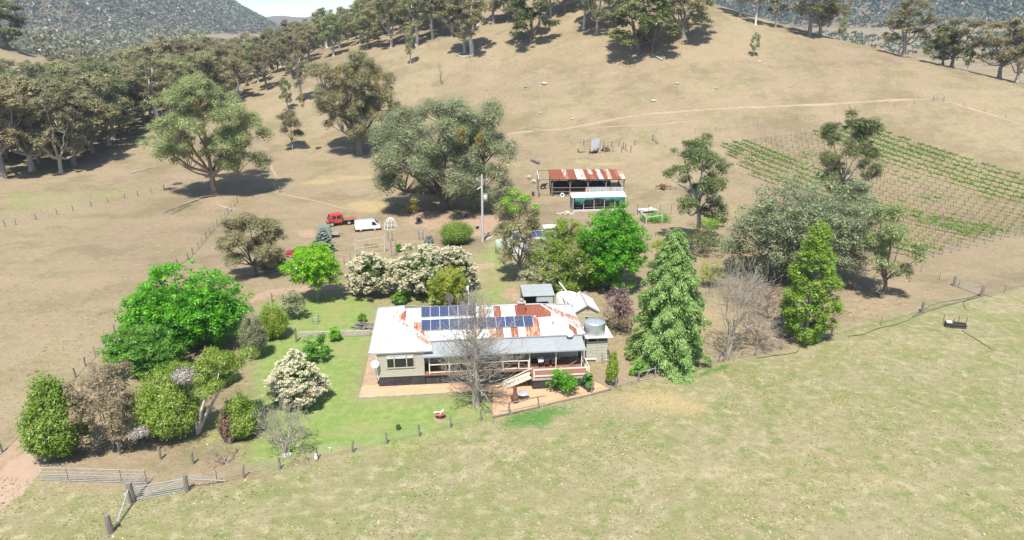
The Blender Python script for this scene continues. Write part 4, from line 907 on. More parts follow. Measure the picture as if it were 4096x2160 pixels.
M_STEEL = surf('galvanised_steel', (.50, .52, .53), (.40, .42, .43), 5, .45, metal=.4)
M_CORR = surf('corrugated_tank_steel', (.56, .60, .61), (.46, .50, .51), 3, .35, metal=.5)
M_GREYR = surf('grey_painted_roof', (.33, .35, .35), (.29, .31, .31), 1.4, .55)
M_LGREY = surf('light_grey_roof', (.47, .49, .49), (.41, .43, .43), 1.2, .5)
M_WHITE = surf('white_paint', (.80, .80, .77), (.70, .70, .67), 2, .5)
M_POLY = surf('white_poly_tank', (.74, .75, .68), (.62, .64, .56), 1.3, .5)
M_BRICK = surf('red_chimney_brick', (.38, .125, .075), (.27, .085, .055), 9, .9, .3)
M_CONC = surf('pale_concrete', (.46, .41, .34), (.36, .32, .265), 2.2, .9, .3)
M_MAUVE = surf('pinkish_window_frame', (.62, .52, .45), None, 4, .6)
M_BLIND = surf('window_blind', (.70, .66, .60), None, 4, .8)
M_TERRA = surf('terracotta', (.42, .17, .10), (.34, .13, .08), 5, .8)
M_IRON = surf('rusty_iron', (.19, .085, .05), (.30, .15, .09), 6, .85, .3)
M_RUBBER = surf('black_rubber', (.02, .02, .02), (.035, .035, .035), 5, .8)
M_POLE = surf('concrete_pole', (.56, .53, .48), (.47, .44, .40), 3, .85)
M_GREEN = surf('green_shade_cloth', (.035, .15, .115), (.075, .22, .175), 2.5, .85)
def glass_mat():
    m, t, b = new_mat('dark_window_glass'); b.inputs['Base Color'].default_value = (.02, .025, .028, 1); b.inputs['Roughness'].default_value = .06; b.inputs['Specular IOR Level'].default_value = .6; return m
M_GLASS = glass_mat()
def cell_mat():
    m, t, b = new_mat('blue_solar_cells')
    tc = t.nodes.new('ShaderNodeTexCoord'); br = t.nodes.new('ShaderNodeTexBrick'); br.offset = 0
    for k, v in (('Scale', 1.0), ('Mortar Size', .012), ('Brick Width', .157), ('Row Height', .157)): br.inputs[k].default_value = v
    br.inputs['Color1'].default_value = (.012, .022, .07, 1); br.inputs['Color2'].default_value = (.015, .028, .09, 1); br.inputs['Mortar'].default_value = (.16, .19, .27, 1)
    t.links.new(tc.outputs['Object'], br.inputs['Vector']); t.links.new(br.outputs['Color'], b.inputs['Base Color'])
    b.inputs['Roughness'].default_value = .16; b.inputs['Specular IOR Level'].default_value = .5; return m
M_CELL = cell_mat()
def paving_mat():
    m, t, b = new_mat('orange_brick_paving')
    g = t.nodes.new('ShaderNodeNewGeometry'); br = t.nodes.new('ShaderNodeTexBrick'); mp = N(t, 'ShaderNodeMapping'); mp.inputs['Rotation'].default_value = (0, 0, R(51))
    t.links.new(g.outputs['Position'], mp.inputs['Vector']); t.links.new(mp.outputs['Vector'], br.inputs['Vector'])
    for k, v in (('Scale', 1.0), ('Mortar Size', .008), ('Brick Width', .24), ('Row Height', .12)): br.inputs[k].default_value = v
    br.inputs['Color1'].default_value = (.57, .325, .175, 1); br.inputs['Color2'].default_value = (.64, .39, .22, 1); br.inputs['Mortar'].default_value = (.36, .22, .13, 1)
    n = noise(t, g.outputs['Position'], .7, 5, .65)
    col = mixc(t, math_(t, 'MULTIPLY', ramp(t, n, .45, .7), .55), br.outputs['Color'], (.42, .25, .15)); t.links.new(col, b.inputs['Base Color']); b.inputs['Roughness'].default_value = .9
    bp = N(t, 'ShaderNodeBump', Strength=.3, Distance=.02); t.links.new(br.outputs['Fac'], bp.inputs['Height']); bp.invert = True; t.links.new(bp.outputs['Normal'], b.inputs['Normal']); return m
M_PAVE = paving_mat()

def clip3(poly, i, v, keep_less):
    out = []; n = len(poly)
    for k in range(n):
        a, b = poly[k], poly[(k+1) % n]; da, db = a[i]-v, b[i]-v
        ia, ib = (da <= 0, db <= 0) if keep_less else (da >= 0, db >= 0)
        if ia: out.append(a)
        if ia != ib: s = da/(da-db); out.append(tuple(a[j]+(b[j]-a[j])*s for j in range(3)))
    return out
rsheet = random.Random(4)
def sheeted(parent, poly, i, step, m, rustf, t=.03, splits=(), name='roof_sheet'):
    """lay a roof plane in separate sheets, side by side along axis i, each with its own weathering"""
    rows = [poly]
    j = 1-i
    for s in splits:
        nr = []
        for r_ in rows: nr += [x for x in (clip3(r_, j, s, True), clip3(r_, j, s, False)) if len(x) > 2]
        rows = nr
    for ri, row in enumerate(rows):
        lo = min(p_[i] for p_ in row); hi = max(p_[i] for p_ in row); n = max(1, round((hi-lo)/step)); st = (hi-lo)/n
        for k in range(n):
            q_ = clip3(clip3(row, i, lo+k*st+.004, False), i, lo+(k+1)*st-.004, True) if n > 1 else row
            if len(q_) < 3: continue
            dz = .008*(k % 2)+.014*ri
            cx = [sum(p_[a] for p_ in q_)/len(q_) for a in range(3)]
            o = MB().slab([(p_[0]-cx[0], p_[1]-cx[1], p_[2]-cx[2]+dz) for p_ in q_], t).build(name, m, parent, loc=cx)
            r_ = rustf(cx, ri); o.color = (r_, r_, r_, 1)
def boards(mb, x0, x1, y, z0, z1, face=-1, step=.16):
    """weatherboards: each board a wedge standing proud at its lower edge (wall along x)"""
    n = max(1, round((z1-z0)/step)); s = (z1-z0)/n
    for k in range(n):
        a = z0+k*s; b = a+s
        mb.prism([(y, a), (y+face*.035, a), (y+face*.008, b), (y, b)], 'x', x0, x1)
def boards_y(mb, y0, y1, x, z0, z1, face=1, step=.16):
    n = max(1, round((z1-z0)/step)); s = (z1-z0)/n
    for k in range(n):
        a = z0+k*s; b = a+s
        mb.prism([(x, a), (x+face*.035, a), (x+face*.008, b), (x, b)], 'y', y0, y1)

# ------------------------------------------------------------------ the homestead
HO = (-14.25, 62.6, 0.0); HA = R(6)
def hw(x, y, z=0.): return (HO[0]+x*math.cos(HA)-y*math.sin(HA), HO[1]+x*math.sin(HA)+y*math.cos(HA), z)
house = thing('homestead', 'long weatherboard homestead with rusting white iron roof, solar panels and verandah', 'house', HO, HA)
wl = MB(); wl.box(.72, 5.4, .1, 11.5, .86, 3.7); boards(wl, .72, 5.4, .1, .88, 3.6); boards_y(wl, .1, 11.5, .72, .88, 3.6, -1); wl.build('wing_wall', M_BOARD, house)
wl = MB(); wl.box(5.4, 21.7, 2.5, 10.1, .9, 3.85); boards(wl, 5.4, 21.7, 2.5, .95, 3.6); boards_y(wl, 2.5, 10.1, 21.7, .9, 3.7, 1); wl.build('main_wall', M_BOARD, house)
for k in range(3): MB().box(.74+k*1.56, .74+(k+1)*1.56-.02, .13, .19, -.5, .86).build('skirt_panel', M_BLACK, house)
for k in range(6): MB().box(.78, .84, .5+k*1.8, .5+(k+1)*1.8-.02, -.5, .86).build('skirt_panel', M_BLACK, house)
for k in range(7): MB().box(5.45+k*1.55, 5.45+(k+1)*1.55-.02, .14, .2, -.5, .82).build('skirt_panel', M_BLACK, house)
K = .4506; E1, E2 = 3.65, 3.8; RZ = E2+4.2*K; WZ = E1+3.1*K
roof = bpy.data.objects.new('roof', None); link(roof); roof.parent = house
def r_white(c_, r_): return max(0, rsheet.gauss(.06, .1))
def r_valley(c_, r_): return rsheet.choice([.25, .5, .55, .12])
sheeted(roof, [(0, 0, E1), (6.2, 0, E1), (3.1, 3.1, WZ)], 0, .78, M_RUST, lambda c_, r_: .38 if c_[0] > 5.1 else .03)
sheeted(roof, [(0, 0, E1), (3.1, 3.1, WZ), (3.1, 8.9, WZ), (0, 12, E1)], 1, .78, M_RUST, lambda c_, r_: .02)
sheeted(roof, [(0, 12, E1), (3.1, 8.9, WZ), (6.2, 12, E1)], 0, .78, M_RUST, r_white)
sheeted(roof, [(6.2, 0, E1), (6.2, 1.9, E1), (5.87, 2.1, E2), (3.1, 4.87, WZ), (3.1, 3.1, WZ)], 1, .6, M_RUST, lambda c_, r_: rsheet.choice([.3, .45, .5, .2]))
MAIN_RUST_TOP = [.2, .55, .12, .05, .1, .1, .15, .2, .35, .25, .5, .1, .62, .45, .15, .68, .74, .76, .62, .3, .2, .4]
MAIN_RUST_LOW = [.2, .5, .4, .55, .1, .2, .1, .25, .15, .45, .1, .5, .62, .3, .58, .35, .55, .3, .1, .4, .1, .62, .05, .05, .08]
def r_main(c_, row):
    L_ = MAIN_RUST_LOW if c_[1] < 4.2 else MAIN_RUST_TOP
    return L_[int((c_[0]-2)/.9) % len(L_)]
sheeted(roof, [(5.87, 2.1, E2), (22.3, 2.1, E2), (18.1, 6.3, RZ), (3.5, 6.3, RZ), (2.0, 4.8, RZ-1.5*K), (2.0, 3.77, 4.55), (3.1, 4.87, WZ+.005)], 0, .78, M_RUST, r_main, splits=(4.5,))
sheeted(roof, [(3.5, 6.3, RZ), (2.0, 4.8, RZ-1.5*K), (2.0, 7.8, RZ-1.5*K)], 1, .78, M_RUST, lambda c_, r_: .45)
sheeted(roof, [(3.5, 6.3, RZ), (18.1, 6.3, RZ), (22.3, 10.5, E2), (4.2, 10.5, E2), (2.0, 7.8, RZ-1.5*K)], 0, .78, M_RUST, lambda c_, r_: rsheet.uniform(0, .4))
sheeted(roof, [(22.3, 2.1, E2), (22.3, 10.5, E2), (18.1, 6.3, RZ)], 1, .78, M_RUST, lambda c_, r_: rsheet.choice([.1, .3, .42, .5]))
def cap(a, b, r_=.2):
    o = MB().bar((a[0], a[1], a[2]+.02), (b[0], b[1], b[2]+.02), .28, .05).build('ridge_cap', M_GALV, roof); o.color = (r_, r_, r_, 1)
for a, b in [((0, 0, E1), (3.1, 3.1, WZ)), ((6.2, 0, E1), (3.1, 3.1, WZ)), ((3.1, 3.1, WZ), (3.1, 4.87, WZ)), ((3.1, 6.3, WZ), (3.1, 8.9, WZ)), ((3.5, 6.3, RZ), (18.1, 6.3, RZ)), ((22.3, 2.1, E2), (18.1, 6.3, RZ)), ((22.3, 10.5, E2), (18.1, 6.3, RZ)), ((3.5, 6.3, RZ), (2.0, 4.8, RZ-1.5*K)), ((5.87, 2.1, E2), (3.1, 4.87, WZ)), ((0, 12, E1), (3.1, 8.9, WZ))]: cap(a, b)
for a, b in [((-.06, -.06, E1-.05), (6.26, -.06, E1-.05)), ((-.06, -.06, E1-.05), (-.06, 12.06, E1-.05)), ((5.9, 2.03, E2-.06), (22.36, 2.03, E2-.06)), ((22.36, 2.03, E2-.06), (22.36, 10.5, E2-.06)), ((5.3, -.36, 3.1), (22.0, -.36, 3.1))]:
    MB().bar(a, b, .11, .12).build('gutter', M_GREYR, house)
vr = bpy.data.objects.new('verandah_roof', None); link(vr); vr.parent = house
sheeted(vr, [(5.3, -.3, 3.16), (21.95, -.3, 3.16), (21.95, 2.15, 3.64), (5.3, 2.15, 3.64)], 0, 1.5, M_GREYR, lambda c_, r_: 0)
# wing window: three lights under one head
wn = MB(); wn.box(1.62, 4.42, -.03, .06, 1.86, 1.95); wn.box(1.62, 4.42, -.03, .06, 3.2, 3.29)
for x in (1.62, 2.36, 3.6, 4.34): wn.box(x, x+.08, -.028, .06, 1.95, 3.2)
win = wn.build('window', M_MAUVE, house)
for a, b in ((1.7, 2.36), (2.44, 3.6), (3.68, 4.34)):
    MB().box(a, b, -.0, .04, 1.95, 3.2).build('pane', M_GLASS, win); MB().box(a+.02, b-.02, -.012, -.004, 2.92, 3.19).build('blind', M_BLIND, win)
for x0, x1, kind in ((7.0, 8.6, 'window'), (10.0, 11.0, 'door'), (12.2, 13.6, 'window'), (14.6, 15.5, 'door'), (18.2, 20.2, 'window')):
    z0 = 1.0 if kind == 'door' else 1.9
    f = MB(); f.box(x0, x1, 2.42, 2.455, z0, z0+.08); f.box(x0, x1, 2.42, 2.455, 3.0, 3.08)
    for x in (x0, x1-.08): f.box(x, x+.08, 2.422, 2.453, z0+.08, 3.0)
    fo = f.build(kind, M_CREAM, house); MB().box(x0+.08, x1-.08, 2.435, 2.445, z0+.08, 3.0).build('pane', M_GLASS, fo)
# verandah floor, deck, posts and rails
def planks(parent, x0, x1, y0, y1, z, m, wdt=.14):
    n = int((y1-y0)/wdt); mb = MB()
    for k in range(n): mb.box(x0, x1, y0+k*(y1-y0)/n+.006, y0+(k+1)*(y1-y0)/n-.006, z-.04, z)
    o = mb.build('deck_boards', m, parent); o['kind'] = 'stuff'; return o
planks(house, 5.45, 21.75, .05, 2.46, 1.02, M_DECK); planks(house, 16.2, 22.0, -2.0, .04, 1.0, M_DECK)
MB().box(5.4, 16.2, -.03, .04, .84, 1.0).build('bearer', M_DECK, house); MB().box(16.15, 22.05, -2.08, -2.01, .78, .97).build('bearer', M_CONC, house)
for k in range(4): MB().box(16.25+k*1.43, 16.25+(k+1)*1.43-.02, -1.98, -1.92, -.5, .78).build('skirt_panel', M_BLACK, house)
for k in range(2): MB().box(16.2, 16.26, -1.9+k*.95, -1.9+(k+1)*.95-.02, -.5, .78).build('skirt_panel', M_BLACK, house); MB().box(21.94, 22.0, -1.9+k*2.2, -1.9+(k+1)*2.2-.02, -.5, .78).build('skirt_panel', M_BLACK, house)
PX = [5.9, 7.9, 10.65, 13.4, 16.15, 18.9, 21.6]
for x in PX: MB().box(x-.05, x+.05, -.02, .08, 1.0, 3.12).build('verandah_post', M_CREAM, house)
for a, b in zip(PX[:3], PX[1:4]):
    for z in (1.12, 1.98): MB().box(a+.05, b-.05, .0, .06, z, z+.1).build('rail', M_CREAM, house)
for z in (1.12, 1.98): MB().box(13.45, 14.95, .0, .06, z, z+.1).build('rail', M_CREAM, house)
g_ = MB(); g_.box(14.98, 16.08, -.06, -.03, 1.1, 1.2); g_.box(14.98, 16.08, -.06, -.03, 1.98, 2.1); g_.box(14.98, 15.08, -.058, -.032, 1.2, 1.98); g_.box(15.98, 16.08, -.058, -.032, 1.2, 1.98); g_.build('verandah_gate', M_CREAM, house)
for x, y in ((16.35, -1.95), (19.1, -1.95), (21.95, -1.95), (21.95, -.9)): MB().box(x-.06, x+.06, y-.06, y+.06, 1.0, 2.02).build('deck_post', M_CREAM, house)
for z in (1.14, 1.86):
    MB().box(16.42, 19.03, -1.98, -1.92, z, z+.13).build('rail', M_CREAM, house); MB().box(19.17, 21.88, -1.98, -1.92, z, z+.13).build('rail', M_CREAM, house)
    MB().box(21.92, 21.98, -1.88, .0, z, z+.13).build('rail', M_CREAM, house)
st = bpy.data.objects.new('steps', None); link(st); st.parent = house
for y in (-1.55, -.55): MB().bar((16.15, y, .9), (13.0, y, -.35), .06, .26).build('stringer', M_CREAM, st)
for k in range(7): MB().box(13.25+k*.4, 13.63+k*.4, -1.5, -.6, -.15+k*.16, -.1+k*.16).build('tread', M_CREAM, st)
MB().bar((16.2, -1.58, 1.95), (13.3, -1.58, .6), .07, .1).build('handrail', M_CREAM, st); MB().box(13.28, 13.36, -1.62, -1.54, -.35, .65).build('newel', M_CREAM, st)
# chimney, vents, dishes, mast
ch = MB(); ch.box(15.5, 16.3, 4.95, 5.5, 4.9, 6.35); cho = ch.build('chimney', M_BRICK, house)
MB().box(15.44, 16.36, 4.89, 5.56, 6.35, 6.47).build('chimney_cap', M_CONC, cho); MB().lathe([(.16, 6.47), (.16, 6.7), (.24, 6.72), (.22, 6.8)], 15.9, 5.2, 10).build('flue', M_STEEL, cho)
MB().lathe([(.12, 4.3), (.12, 4.75), (.18, 4.76), (.15, 4.85)], 19.05, 3.47, 10).build('vent_pipe', M_STEEL, house); MB().lathe([(.16, 4.8), (.18, 5.02), (.1, 5.12)], 17.25, 4.5, 10).build('vent_pipe', M_STEEL, house)
def dish(x, y, z, r_, parent, m, pole0):
    d = MB(); n = 16; prof = [(0.02, .0), (.5*r_, .03), (r_, .14*r_+.02)]
    vs_ = []; fs_ = []
    for q_, dz in prof:
        for k in range(n): vs_.append((q_*math.cos(6.2832*k/n), -dz, q_*math.sin(6.2832*k/n)))
    for i in range(2):
        for k in range(n): fs_.append((i*n+k, i*n+(k+1) % n, (i+1)*n+(k+1) % n, (i+1)*n+k))
    fs_.append(tuple(range(n))); d.add(vs_, fs_); d.bar((0, -.02, -.1*r_), (0, -.75*r_, -.35*r_), .03)
    o = d.build('satellite_dish', m, parent, loc=(x, y, z), rot=(R(-38), 0, R(12)))
    MB().tube([(x, y+.06, pole0), (x, y+.06, z)], .03, 6).build('dish_pole', M_STEEL, parent)
dish(.5, -.25, 2.55, .42, house, M_LGREY, 1.2); dish(20.55, 1.55, 4.15, .4, house, M_WHITE, 3.5); dish(8.2, 10.3, 5.3, .5, house, M_DWOOD, 4.2)
MB().tube([(10.3, 7.4, 5.2), (10.3, 7.4, 7.3)], .035, 6).build('mast', M_WHITE, house); MB().box(10.1, 10.34, 7.3, 7.42, 7.2, 7.7).build('mast_antenna', M_WHITE, house)
# solar panels on the main slope
ang = math.atan(K); cosk = math.cos(ang)
fm = MB(); fm.box(0, .97, 0, 1.56, .0, .04); frame_mesh = fm.mesh('solar_panel', M_STEEL)
cm_ = MB(); cm_.box(.035, .935, .035, 1.525, .041, .046); cell_mesh = cm_.mesh('cell_sheet', M_CELL)
for n, x0, y0 in ((6, 5.1, 4.99), (12, 5.12, 3.24)):
    for k in range(n):
        pn = inst('solar_panel', frame_mesh, house, (x0+k*.99, y0, E2+(y0-2.1)*K+.09), (ang, 0, 0)); inst('cell_sheet', cell_mesh, pn)
# pipes and furniture on the deck
MB().tube([(.66, .03, 3.4), (.66, .02, 1.0), (.78, .02, .7)], .05, 6).build('downpipe', M_WHITE, house)
def table(name, label, loc, rz, sx, sy, h, m, cat='table'):
    t_ = thing(name, label, cat, loc, rz); MB().box(-sx/2, sx/2, -sy/2, sy/2, h-.04, h).build('tabletop', m, t_)
    for a in (-1, 1):
        for b in (-1, 1): MB().box(a*(sx/2-.1)-.04, a*(sx/2-.1)+.04, b*(sy/2-.1)-.04, b*(sy/2-.1)+.04, 0, h-.04).build('leg', M_DWOOD, t_)
    return t_
table('outdoor_table', 'long pale-topped dining table on the verandah', hw(18.3, 1.1, 1.02), HA, 2.3, .9, .76, M_LGREY)
def chair(label, loc, rz):
    t_ = thing('wooden_chair', label, 'chair', loc, rz, 'chairs at the verandah table'); MB().box(-.22, .22, -.22, .22, .42, .46).build('seat', M_DWOOD, t_)
    bk = MB(); bk.box(-.22, .22, -.235, -.2, .85, .95)
    for k in range(4): bk.box(-.2+k*.12, -.16+k*.12, -.232, -.203, .46, .85)
    bk.build('backrest', M_DWOOD, t_)
    for a in (-.2, .2):
        for b in (-.2, .2): MB().box(a-.02, a+.02, b-.02, b+.02, 0, .42).build('leg', M_DWOOD, t_)
    return t_
chair('dark wooden chair at the middle of the verandah table', hw(18.0, .35, 1.02), HA); chair('dark wooden chair at the verandah table with a white cloth over it', hw(17.3, .4, 1.02), HA+.2); chair('dark wooden chair at the verandah table nearest the deck rail end', hw(18.75, .35, 1.02), HA-.1); chair('dark wooden chair at the head of the verandah table', hw(16.75, 1.2, 1.02), HA-1.57)
c_ = MB(); c_.box(-.3, .3, -.26, .24, 0, .03); c_.box(-.3, .3, -.29, -.26, -.3, .03); tag(c_.build('white_cloth', M_WHITE, None, loc=hw(17.3, .4, 2.0), rot=(0, 0, HA+.2)), 'white cloth draped over a verandah chair', 'cloth')
t_ = thing('slatted_bench', 'dark slatted sun lounge leaning by the end verandah post', 'lounge', hw(20.9, .55, 1.05), HA+.15)
for k in range(7): MB().bar((-.45+k*.13, -.25, .05+.1*k), (-.45+k*.13+.02, .5, .1+.12*k), .07, .03).build('slat', M_WOOD, t_)
MB().bar((-.5, -.25, .02), (.45, -.25, .75), .04).build('frame', M_WOOD, t_); MB().bar((-.5, .5, .07), (.45, .5, .85), .04).build('frame', M_WOOD, t_)

# paving and its edging
ZP = .03
pave = [hw(-.2, -2.5), hw(14.3, -2.2)] ; 
def flat_poly(name, pts, z, m, label, cat, kind='structure', t=.06):
    o = MB().slab([(p_[0], p_[1], z+min(Z(q_[0], q_[1]) for q_ in pts)*.0+Z(p_[0], p_[1])) for p_ in pts], t).build(name, m); return tag(o, label, cat, kind=kind)
zz = lambda x, y: G(1280+x*1200/2576, 1460+y*1200/2576)
flat_poly('paving', [zz(345, 280), zz(372, 178), zz(500, 172), zz(1000, 150), zz(1900, 190), zz(1850, 120), zz(2330, 130), zz(2495, 205), zz(2320, 250), zz(2100, 300), zz(1860, 360), zz(1482, 445), zz(1485, 300), zz(1480, 235), zz(1290, 222)], .045, M_PAVE, 'orange brick paving round the front of the house', 'paving')
flat_poly('dirt_path', [zz(345, 276), zz(372, 180), zz(500, 172), zz(480, 60), hw(.7, 8), hw(-.9, 8.2), zz(395, 30)], .03, surf('bare_path', (.42, .30, .20), (.33, .23, .15), 1.4, .95, .3), 'bare earth path along the side of the house', 'path')
def kerb(pts, m, name, label, w_=.14, h_=.1):
    t_ = thing(name, label, 'edging', (pts[0][0], pts[0][1], 0))
    o = Vector((pts[0][0], pts[0][1], 0))
    for a, b in zip(pts[:-1], pts[1:]):
        A, B = Vector((a[0], a[1], h_/2+Z(a[0], a[1]))), Vector((b[0], b[1], h_/2+Z(b[0], b[1]))); n = max(1, round((B-A).length/1.8))
        for k in range(n): MB().bar(A+(B-A)*(k/n)-o, A+(B-A)*((k+.985)/n)-o, w_, h_).build('edge_piece', m, t_)
kerb([zz(372, 176), zz(340, 282), zz(800, 258), zz(1290, 226)], M_CONC, 'paving_edge', 'pale edging along the lawn side of the paving')
kerb([zz(2340, 128), zz(2500, 207), zz(2300, 262), zz(2040, 320), zz(1860, 368), zz(1480, 450)], M_WOOD, 'paving_edge', 'low timber edging along the paving under the wire fence')
# retaining wall on the lawn
a = G(*c(1024, 720, 330, 1185)); b = G(*c(1024, 720, 865, 1172)); t_ = thing('retaining_wall', 'low concrete retaining wall across the lawn beside the house', 'wall', (a[0], a[1], 0))
d_ = Vector((b[0]-a[0], b[1]-a[1], 0))
for k in range(4): MB().bar(d_*(k/4)+Vector((0, 0, .3)), d_*((k+.995)/4)+Vector((0, 0, .3)), .2, .64).build('wall_section', M_CONC, t_)
# tank hut and steel tank
hut = thing('tank_hut', 'small weatherboard hut carrying the corrugated steel water tank', 'hut', hw(22.75, 3.0), HA)
w_ = MB(); w_.box(0, 2.3, 0, 2.2, .3, 2.95); boards(w_, 0, 2.3, 0, .35, 2.35, -1, .34); boards_y(w_, 0, 2.2, 0, .35, 2.35, -1, .34); w_.build('wall', M_BOARD, hut)
MB().box(-.05, 2.35, -.06, 2.25, -.1, .3).build('footing', M_BOARD2, hut); MB().box(-.4, 2.75, -.45, 2.6, 2.97, 3.06).build('platform', M_CREAM, hut)
MB().box(.15, 1.1, -.05, -.03, 2.45, 2.85).build('window', M_GLASS, hut); MB().box(1.2, 2.2, -.05, -.03, 2.45, 2.85).build('window', M_GLASS, hut); MB().box(1.12, 1.18, -.06, -.02, .35, 2.95).build('corner_trim', M_BOARD, hut)
MB().tube([(-.35, -.3, 2.9), (-.3, -.25, .6), (-.1, -.2, .45), (1.1, -.2, .4), (1.1, -.2, .0)], .06, 7).build('drain_pipe', M_WHITE, hut)
tk = thing('water_tank', 'round corrugated steel water tank on top of the hut', 'tank', hw(23.75, 3.95, 3.065), HA)
prof = []
for k in range(26): prof.append((1.14+(.022 if k % 2 else -.012), k*.05))
MB().lathe(prof, 0, 0, 36).build('tank_wall', M_CORR, tk, True); MB().lathe([(1.17, 1.25), (1.15, 1.3), (.5, 1.42), (.02, 1.45)], 0, 0, 36).build('tank_lid', M_CORR, tk, True); MB().lathe([(.2, 1.36), (.2, 1.44), (.03, 1.46)], -.7, -.2, 12).build('hatch', M_GREYR, tk)
# cottage
cot = thing('cottage', 'small cream weatherboard outbuilding with gabled iron roof behind the house', 'outbuilding', hw(23.15, 11.3), HA)
w_ = MB(); w_.prism([(0, -.1), (2.7, -.1), (2.7, 2.4), (1.35, 3.22), (0, 2.4)], 'y', 0, 4.2); boards(w_, 0, 2.7, 0, 0, 2.4); boards_y(w_, 0, 4.2, 2.7, 0, 2.35, 1); w_.build('wall', M_BOARD2, cot)
rf = bpy.data.objects.new('roof', None); link(rf); rf.parent = cot
sheeted(rf, [(-.3, -.14, 2.3), (1.35, -.14, 3.31), (1.35, 4.5, 3.31), (-.3, 4.5, 2.3)], 1, .78, M_RUST, lambda c_, r_: rsheet.choice([.1, .3, .38])); sheeted(rf, [(3.0, -.14, 2.3), (1.35, -.14, 3.31), (1.35, 4.5, 3.31), (3.0, 4.5, 2.3)], 1, .78, M_RUST, lambda c_, r_: rsheet.choice([.05, .2, .3]))
MB().bar((1.35, -.38, 3.34), (1.35, 4.52, 3.34), .24, .05).build('ridge_cap', M_GREYR, rf); MB().bar((-.32, -.16, 2.27), (1.35, -.16, 3.29), .04, .16).build('barge_board', M_GREYR, rf); MB().bar((3.02, -.16, 2.27), (1.35, -.16, 3.29), .04, .16).build('barge_board', M_GREYR, rf)
wn = MB(); wn.box(1.1, 1.62, -.06, -.03, .95, 1.85).build('window', M_CREAM, cot); MB().box(1.15, 1.57, -.075, -.062, 1.0, 1.8).build('pane', M_GLASS, cot)
pt = thing('poly_tank', 'large round white plastic rainwater tank behind the cottage', 'tank', hw(23.2, 17.2), HA)
MB().lathe([(1.5, -.1), (1.5, 1.6), (1.42, 2.2), (1.36, 2.4), (1.28, 2.44), (1.2, 2.3), (.4, 2.42), (.05, 2.45)], 0, 0, 32).build('tank_body', M_POLY, pt, True); MB().lathe([(.25, 2.4), (.25, 2.52), (.05, 2.55)], -.4, -.3, 14).build('tank_lid', M_WHITE, pt)
tag(MB().tube([hw(21.9, 15.9, 4.6), hw(23.0, 12.5, 3.6)], .08, 8).build('roof_pipe', M_WHITE), 'white rainwater pipe running from the cottage roof to the plastic tank', 'pipe')
# grey-roofed carport
cp = thing('carport', 'open lean-to carport with grey roof behind the house', 'carport', hw(17.65, 17.5), HA)
vr = bpy.data.objects.new('roof', None); link(vr); vr.parent = cp
sheeted(vr, [(-.1, -.1, 2.3), (4.0, -.1, 2.3), (4.0, 3.0, 2.75), (-.1, 3.0, 2.75)], 0, 1.36, M_GREYR, lambda c_, r_: 0)
for x, y, z in ((0, 0, 2.28), (1.6, 0, 2.28), (3.85, 0, 2.28), (0, 2.9, 2.7), (1.6, 2.9, 2.7), (3.85, 2.9, 2.7)): MB().box(x-.05, x+.05, y-.05, y+.05, -.1, z).build('post', M_DWOOD, cp)
MB().box(1.65, 3.8, .02, .06, 1.45, 2.25).build('wall_sheet', M_LGREY, cp); MB().box(3.2, 3.8, .025, .065, -.1, 1.44).build('wall_sheet', M_LGREY, cp); MB().box(3.82, 3.86, .1, 2.85, -.1, 2.35).build('wall_sheet', M_GREYR, cp); MB().box(.1, 3.8, 2.93, 2.97, -.1, 2.6).build('wall_sheet', M_BLACK, cp)
# ------------------------------------------------------------------ fences: every post its own part, wires strung between
def postmesh(name, h, r_, m, n=6, seed=0):
    rg_ = random.Random(seed); mb = MB(); mb.tube([(0, 0, -.3), (rg_.uniform(-.02, .02), rg_.uniform(-.02, .02), h*.55), (rg_.uniform(-.05, .05), rg_.uniform(-.04, .04), h)], [r_*1.1, r_, r_*.92], n); return mb.mesh(name, m)
POST_W = [postmesh('post', 1.2, .085, M_WOOD, 6, s) for s in range(3)]
POST_S = [postmesh('post', 1.15, .03, M_DWOOD, 5, s+9) for s in range(2)]
POST_BIG = [postmesh('post', 1.45, .17, M_WOOD, 8, s+20) for s in range(2)]
M_WIRE = surf('fence_wire', (.30, .28, .26), None, 5, .6, metal=.3)
def fence(label, pts, kinds, wires=(.15, .4, .65, .9, 1.1), base_litter=None, name='wire_fence', wr=.009):
    """pts: ground points; kinds: one letter per post (w wood, s star picket, B big strainer, n none)"""
    o = np.array(pts[0]); t_ = thing(name, label, 'fence', tuple(o)); rg_ = random.Random(len(label))
    for i, (p_, k) in enumerate(zip(pts, kinds)):
        if k == 'n': continue
        ms = {'w': POST_W, 's': POST_S, 'B': POST_BIG}[k]
        inst('post', ms[i % len(ms)], t_, tuple(np.array(p_)-o), (rg_.uniform(-.05, .05), rg_.uniform(-.05, .05), rg_.uniform(0, 6)), (1, 1, rg_.uniform(.92, 1.06)))
    for z in wires:
        mb = MB(); mb.tube([tuple(np.array(p_)-o+np.array([0, 0, z])) for p_ in pts], wr, 3, False); mb.build('wire', M_WIRE, t_)
    return t_
def along(px, step=None, n=None, kinds=None):
    """points every few metres along a line of photo pixels on the ground"""
    P = [G(*p_) for p_ in px]; out = []; ds = [np.linalg.norm(b[:2]-a[:2]) for a, b in zip(P[:-1], P[1:])]; tot = sum(ds); n = n or max(1, round(tot/step))
    for k in range(n+1):
        s = tot*k/n; i = 0
        while i < len(ds)-1 and s > ds[i]: s -= ds[i]; i += 1
        x, y = (P[i]+(P[i+1]-P[i])*min(1, s/ds[i]))[:2]; out.append(np.array((x, y, Z(x, y))))
    return out
o0 = lambda x, y: c(0, 1440, x, y); o1 = lambda x, y: c(1024, 1440, x, y); o2 = lambda x, y: c(2048, 1440, x, y); o3 = lambda x, y: c(3072, 720, x, y); o4 = lambda x, y: c(0, 720, x, y)
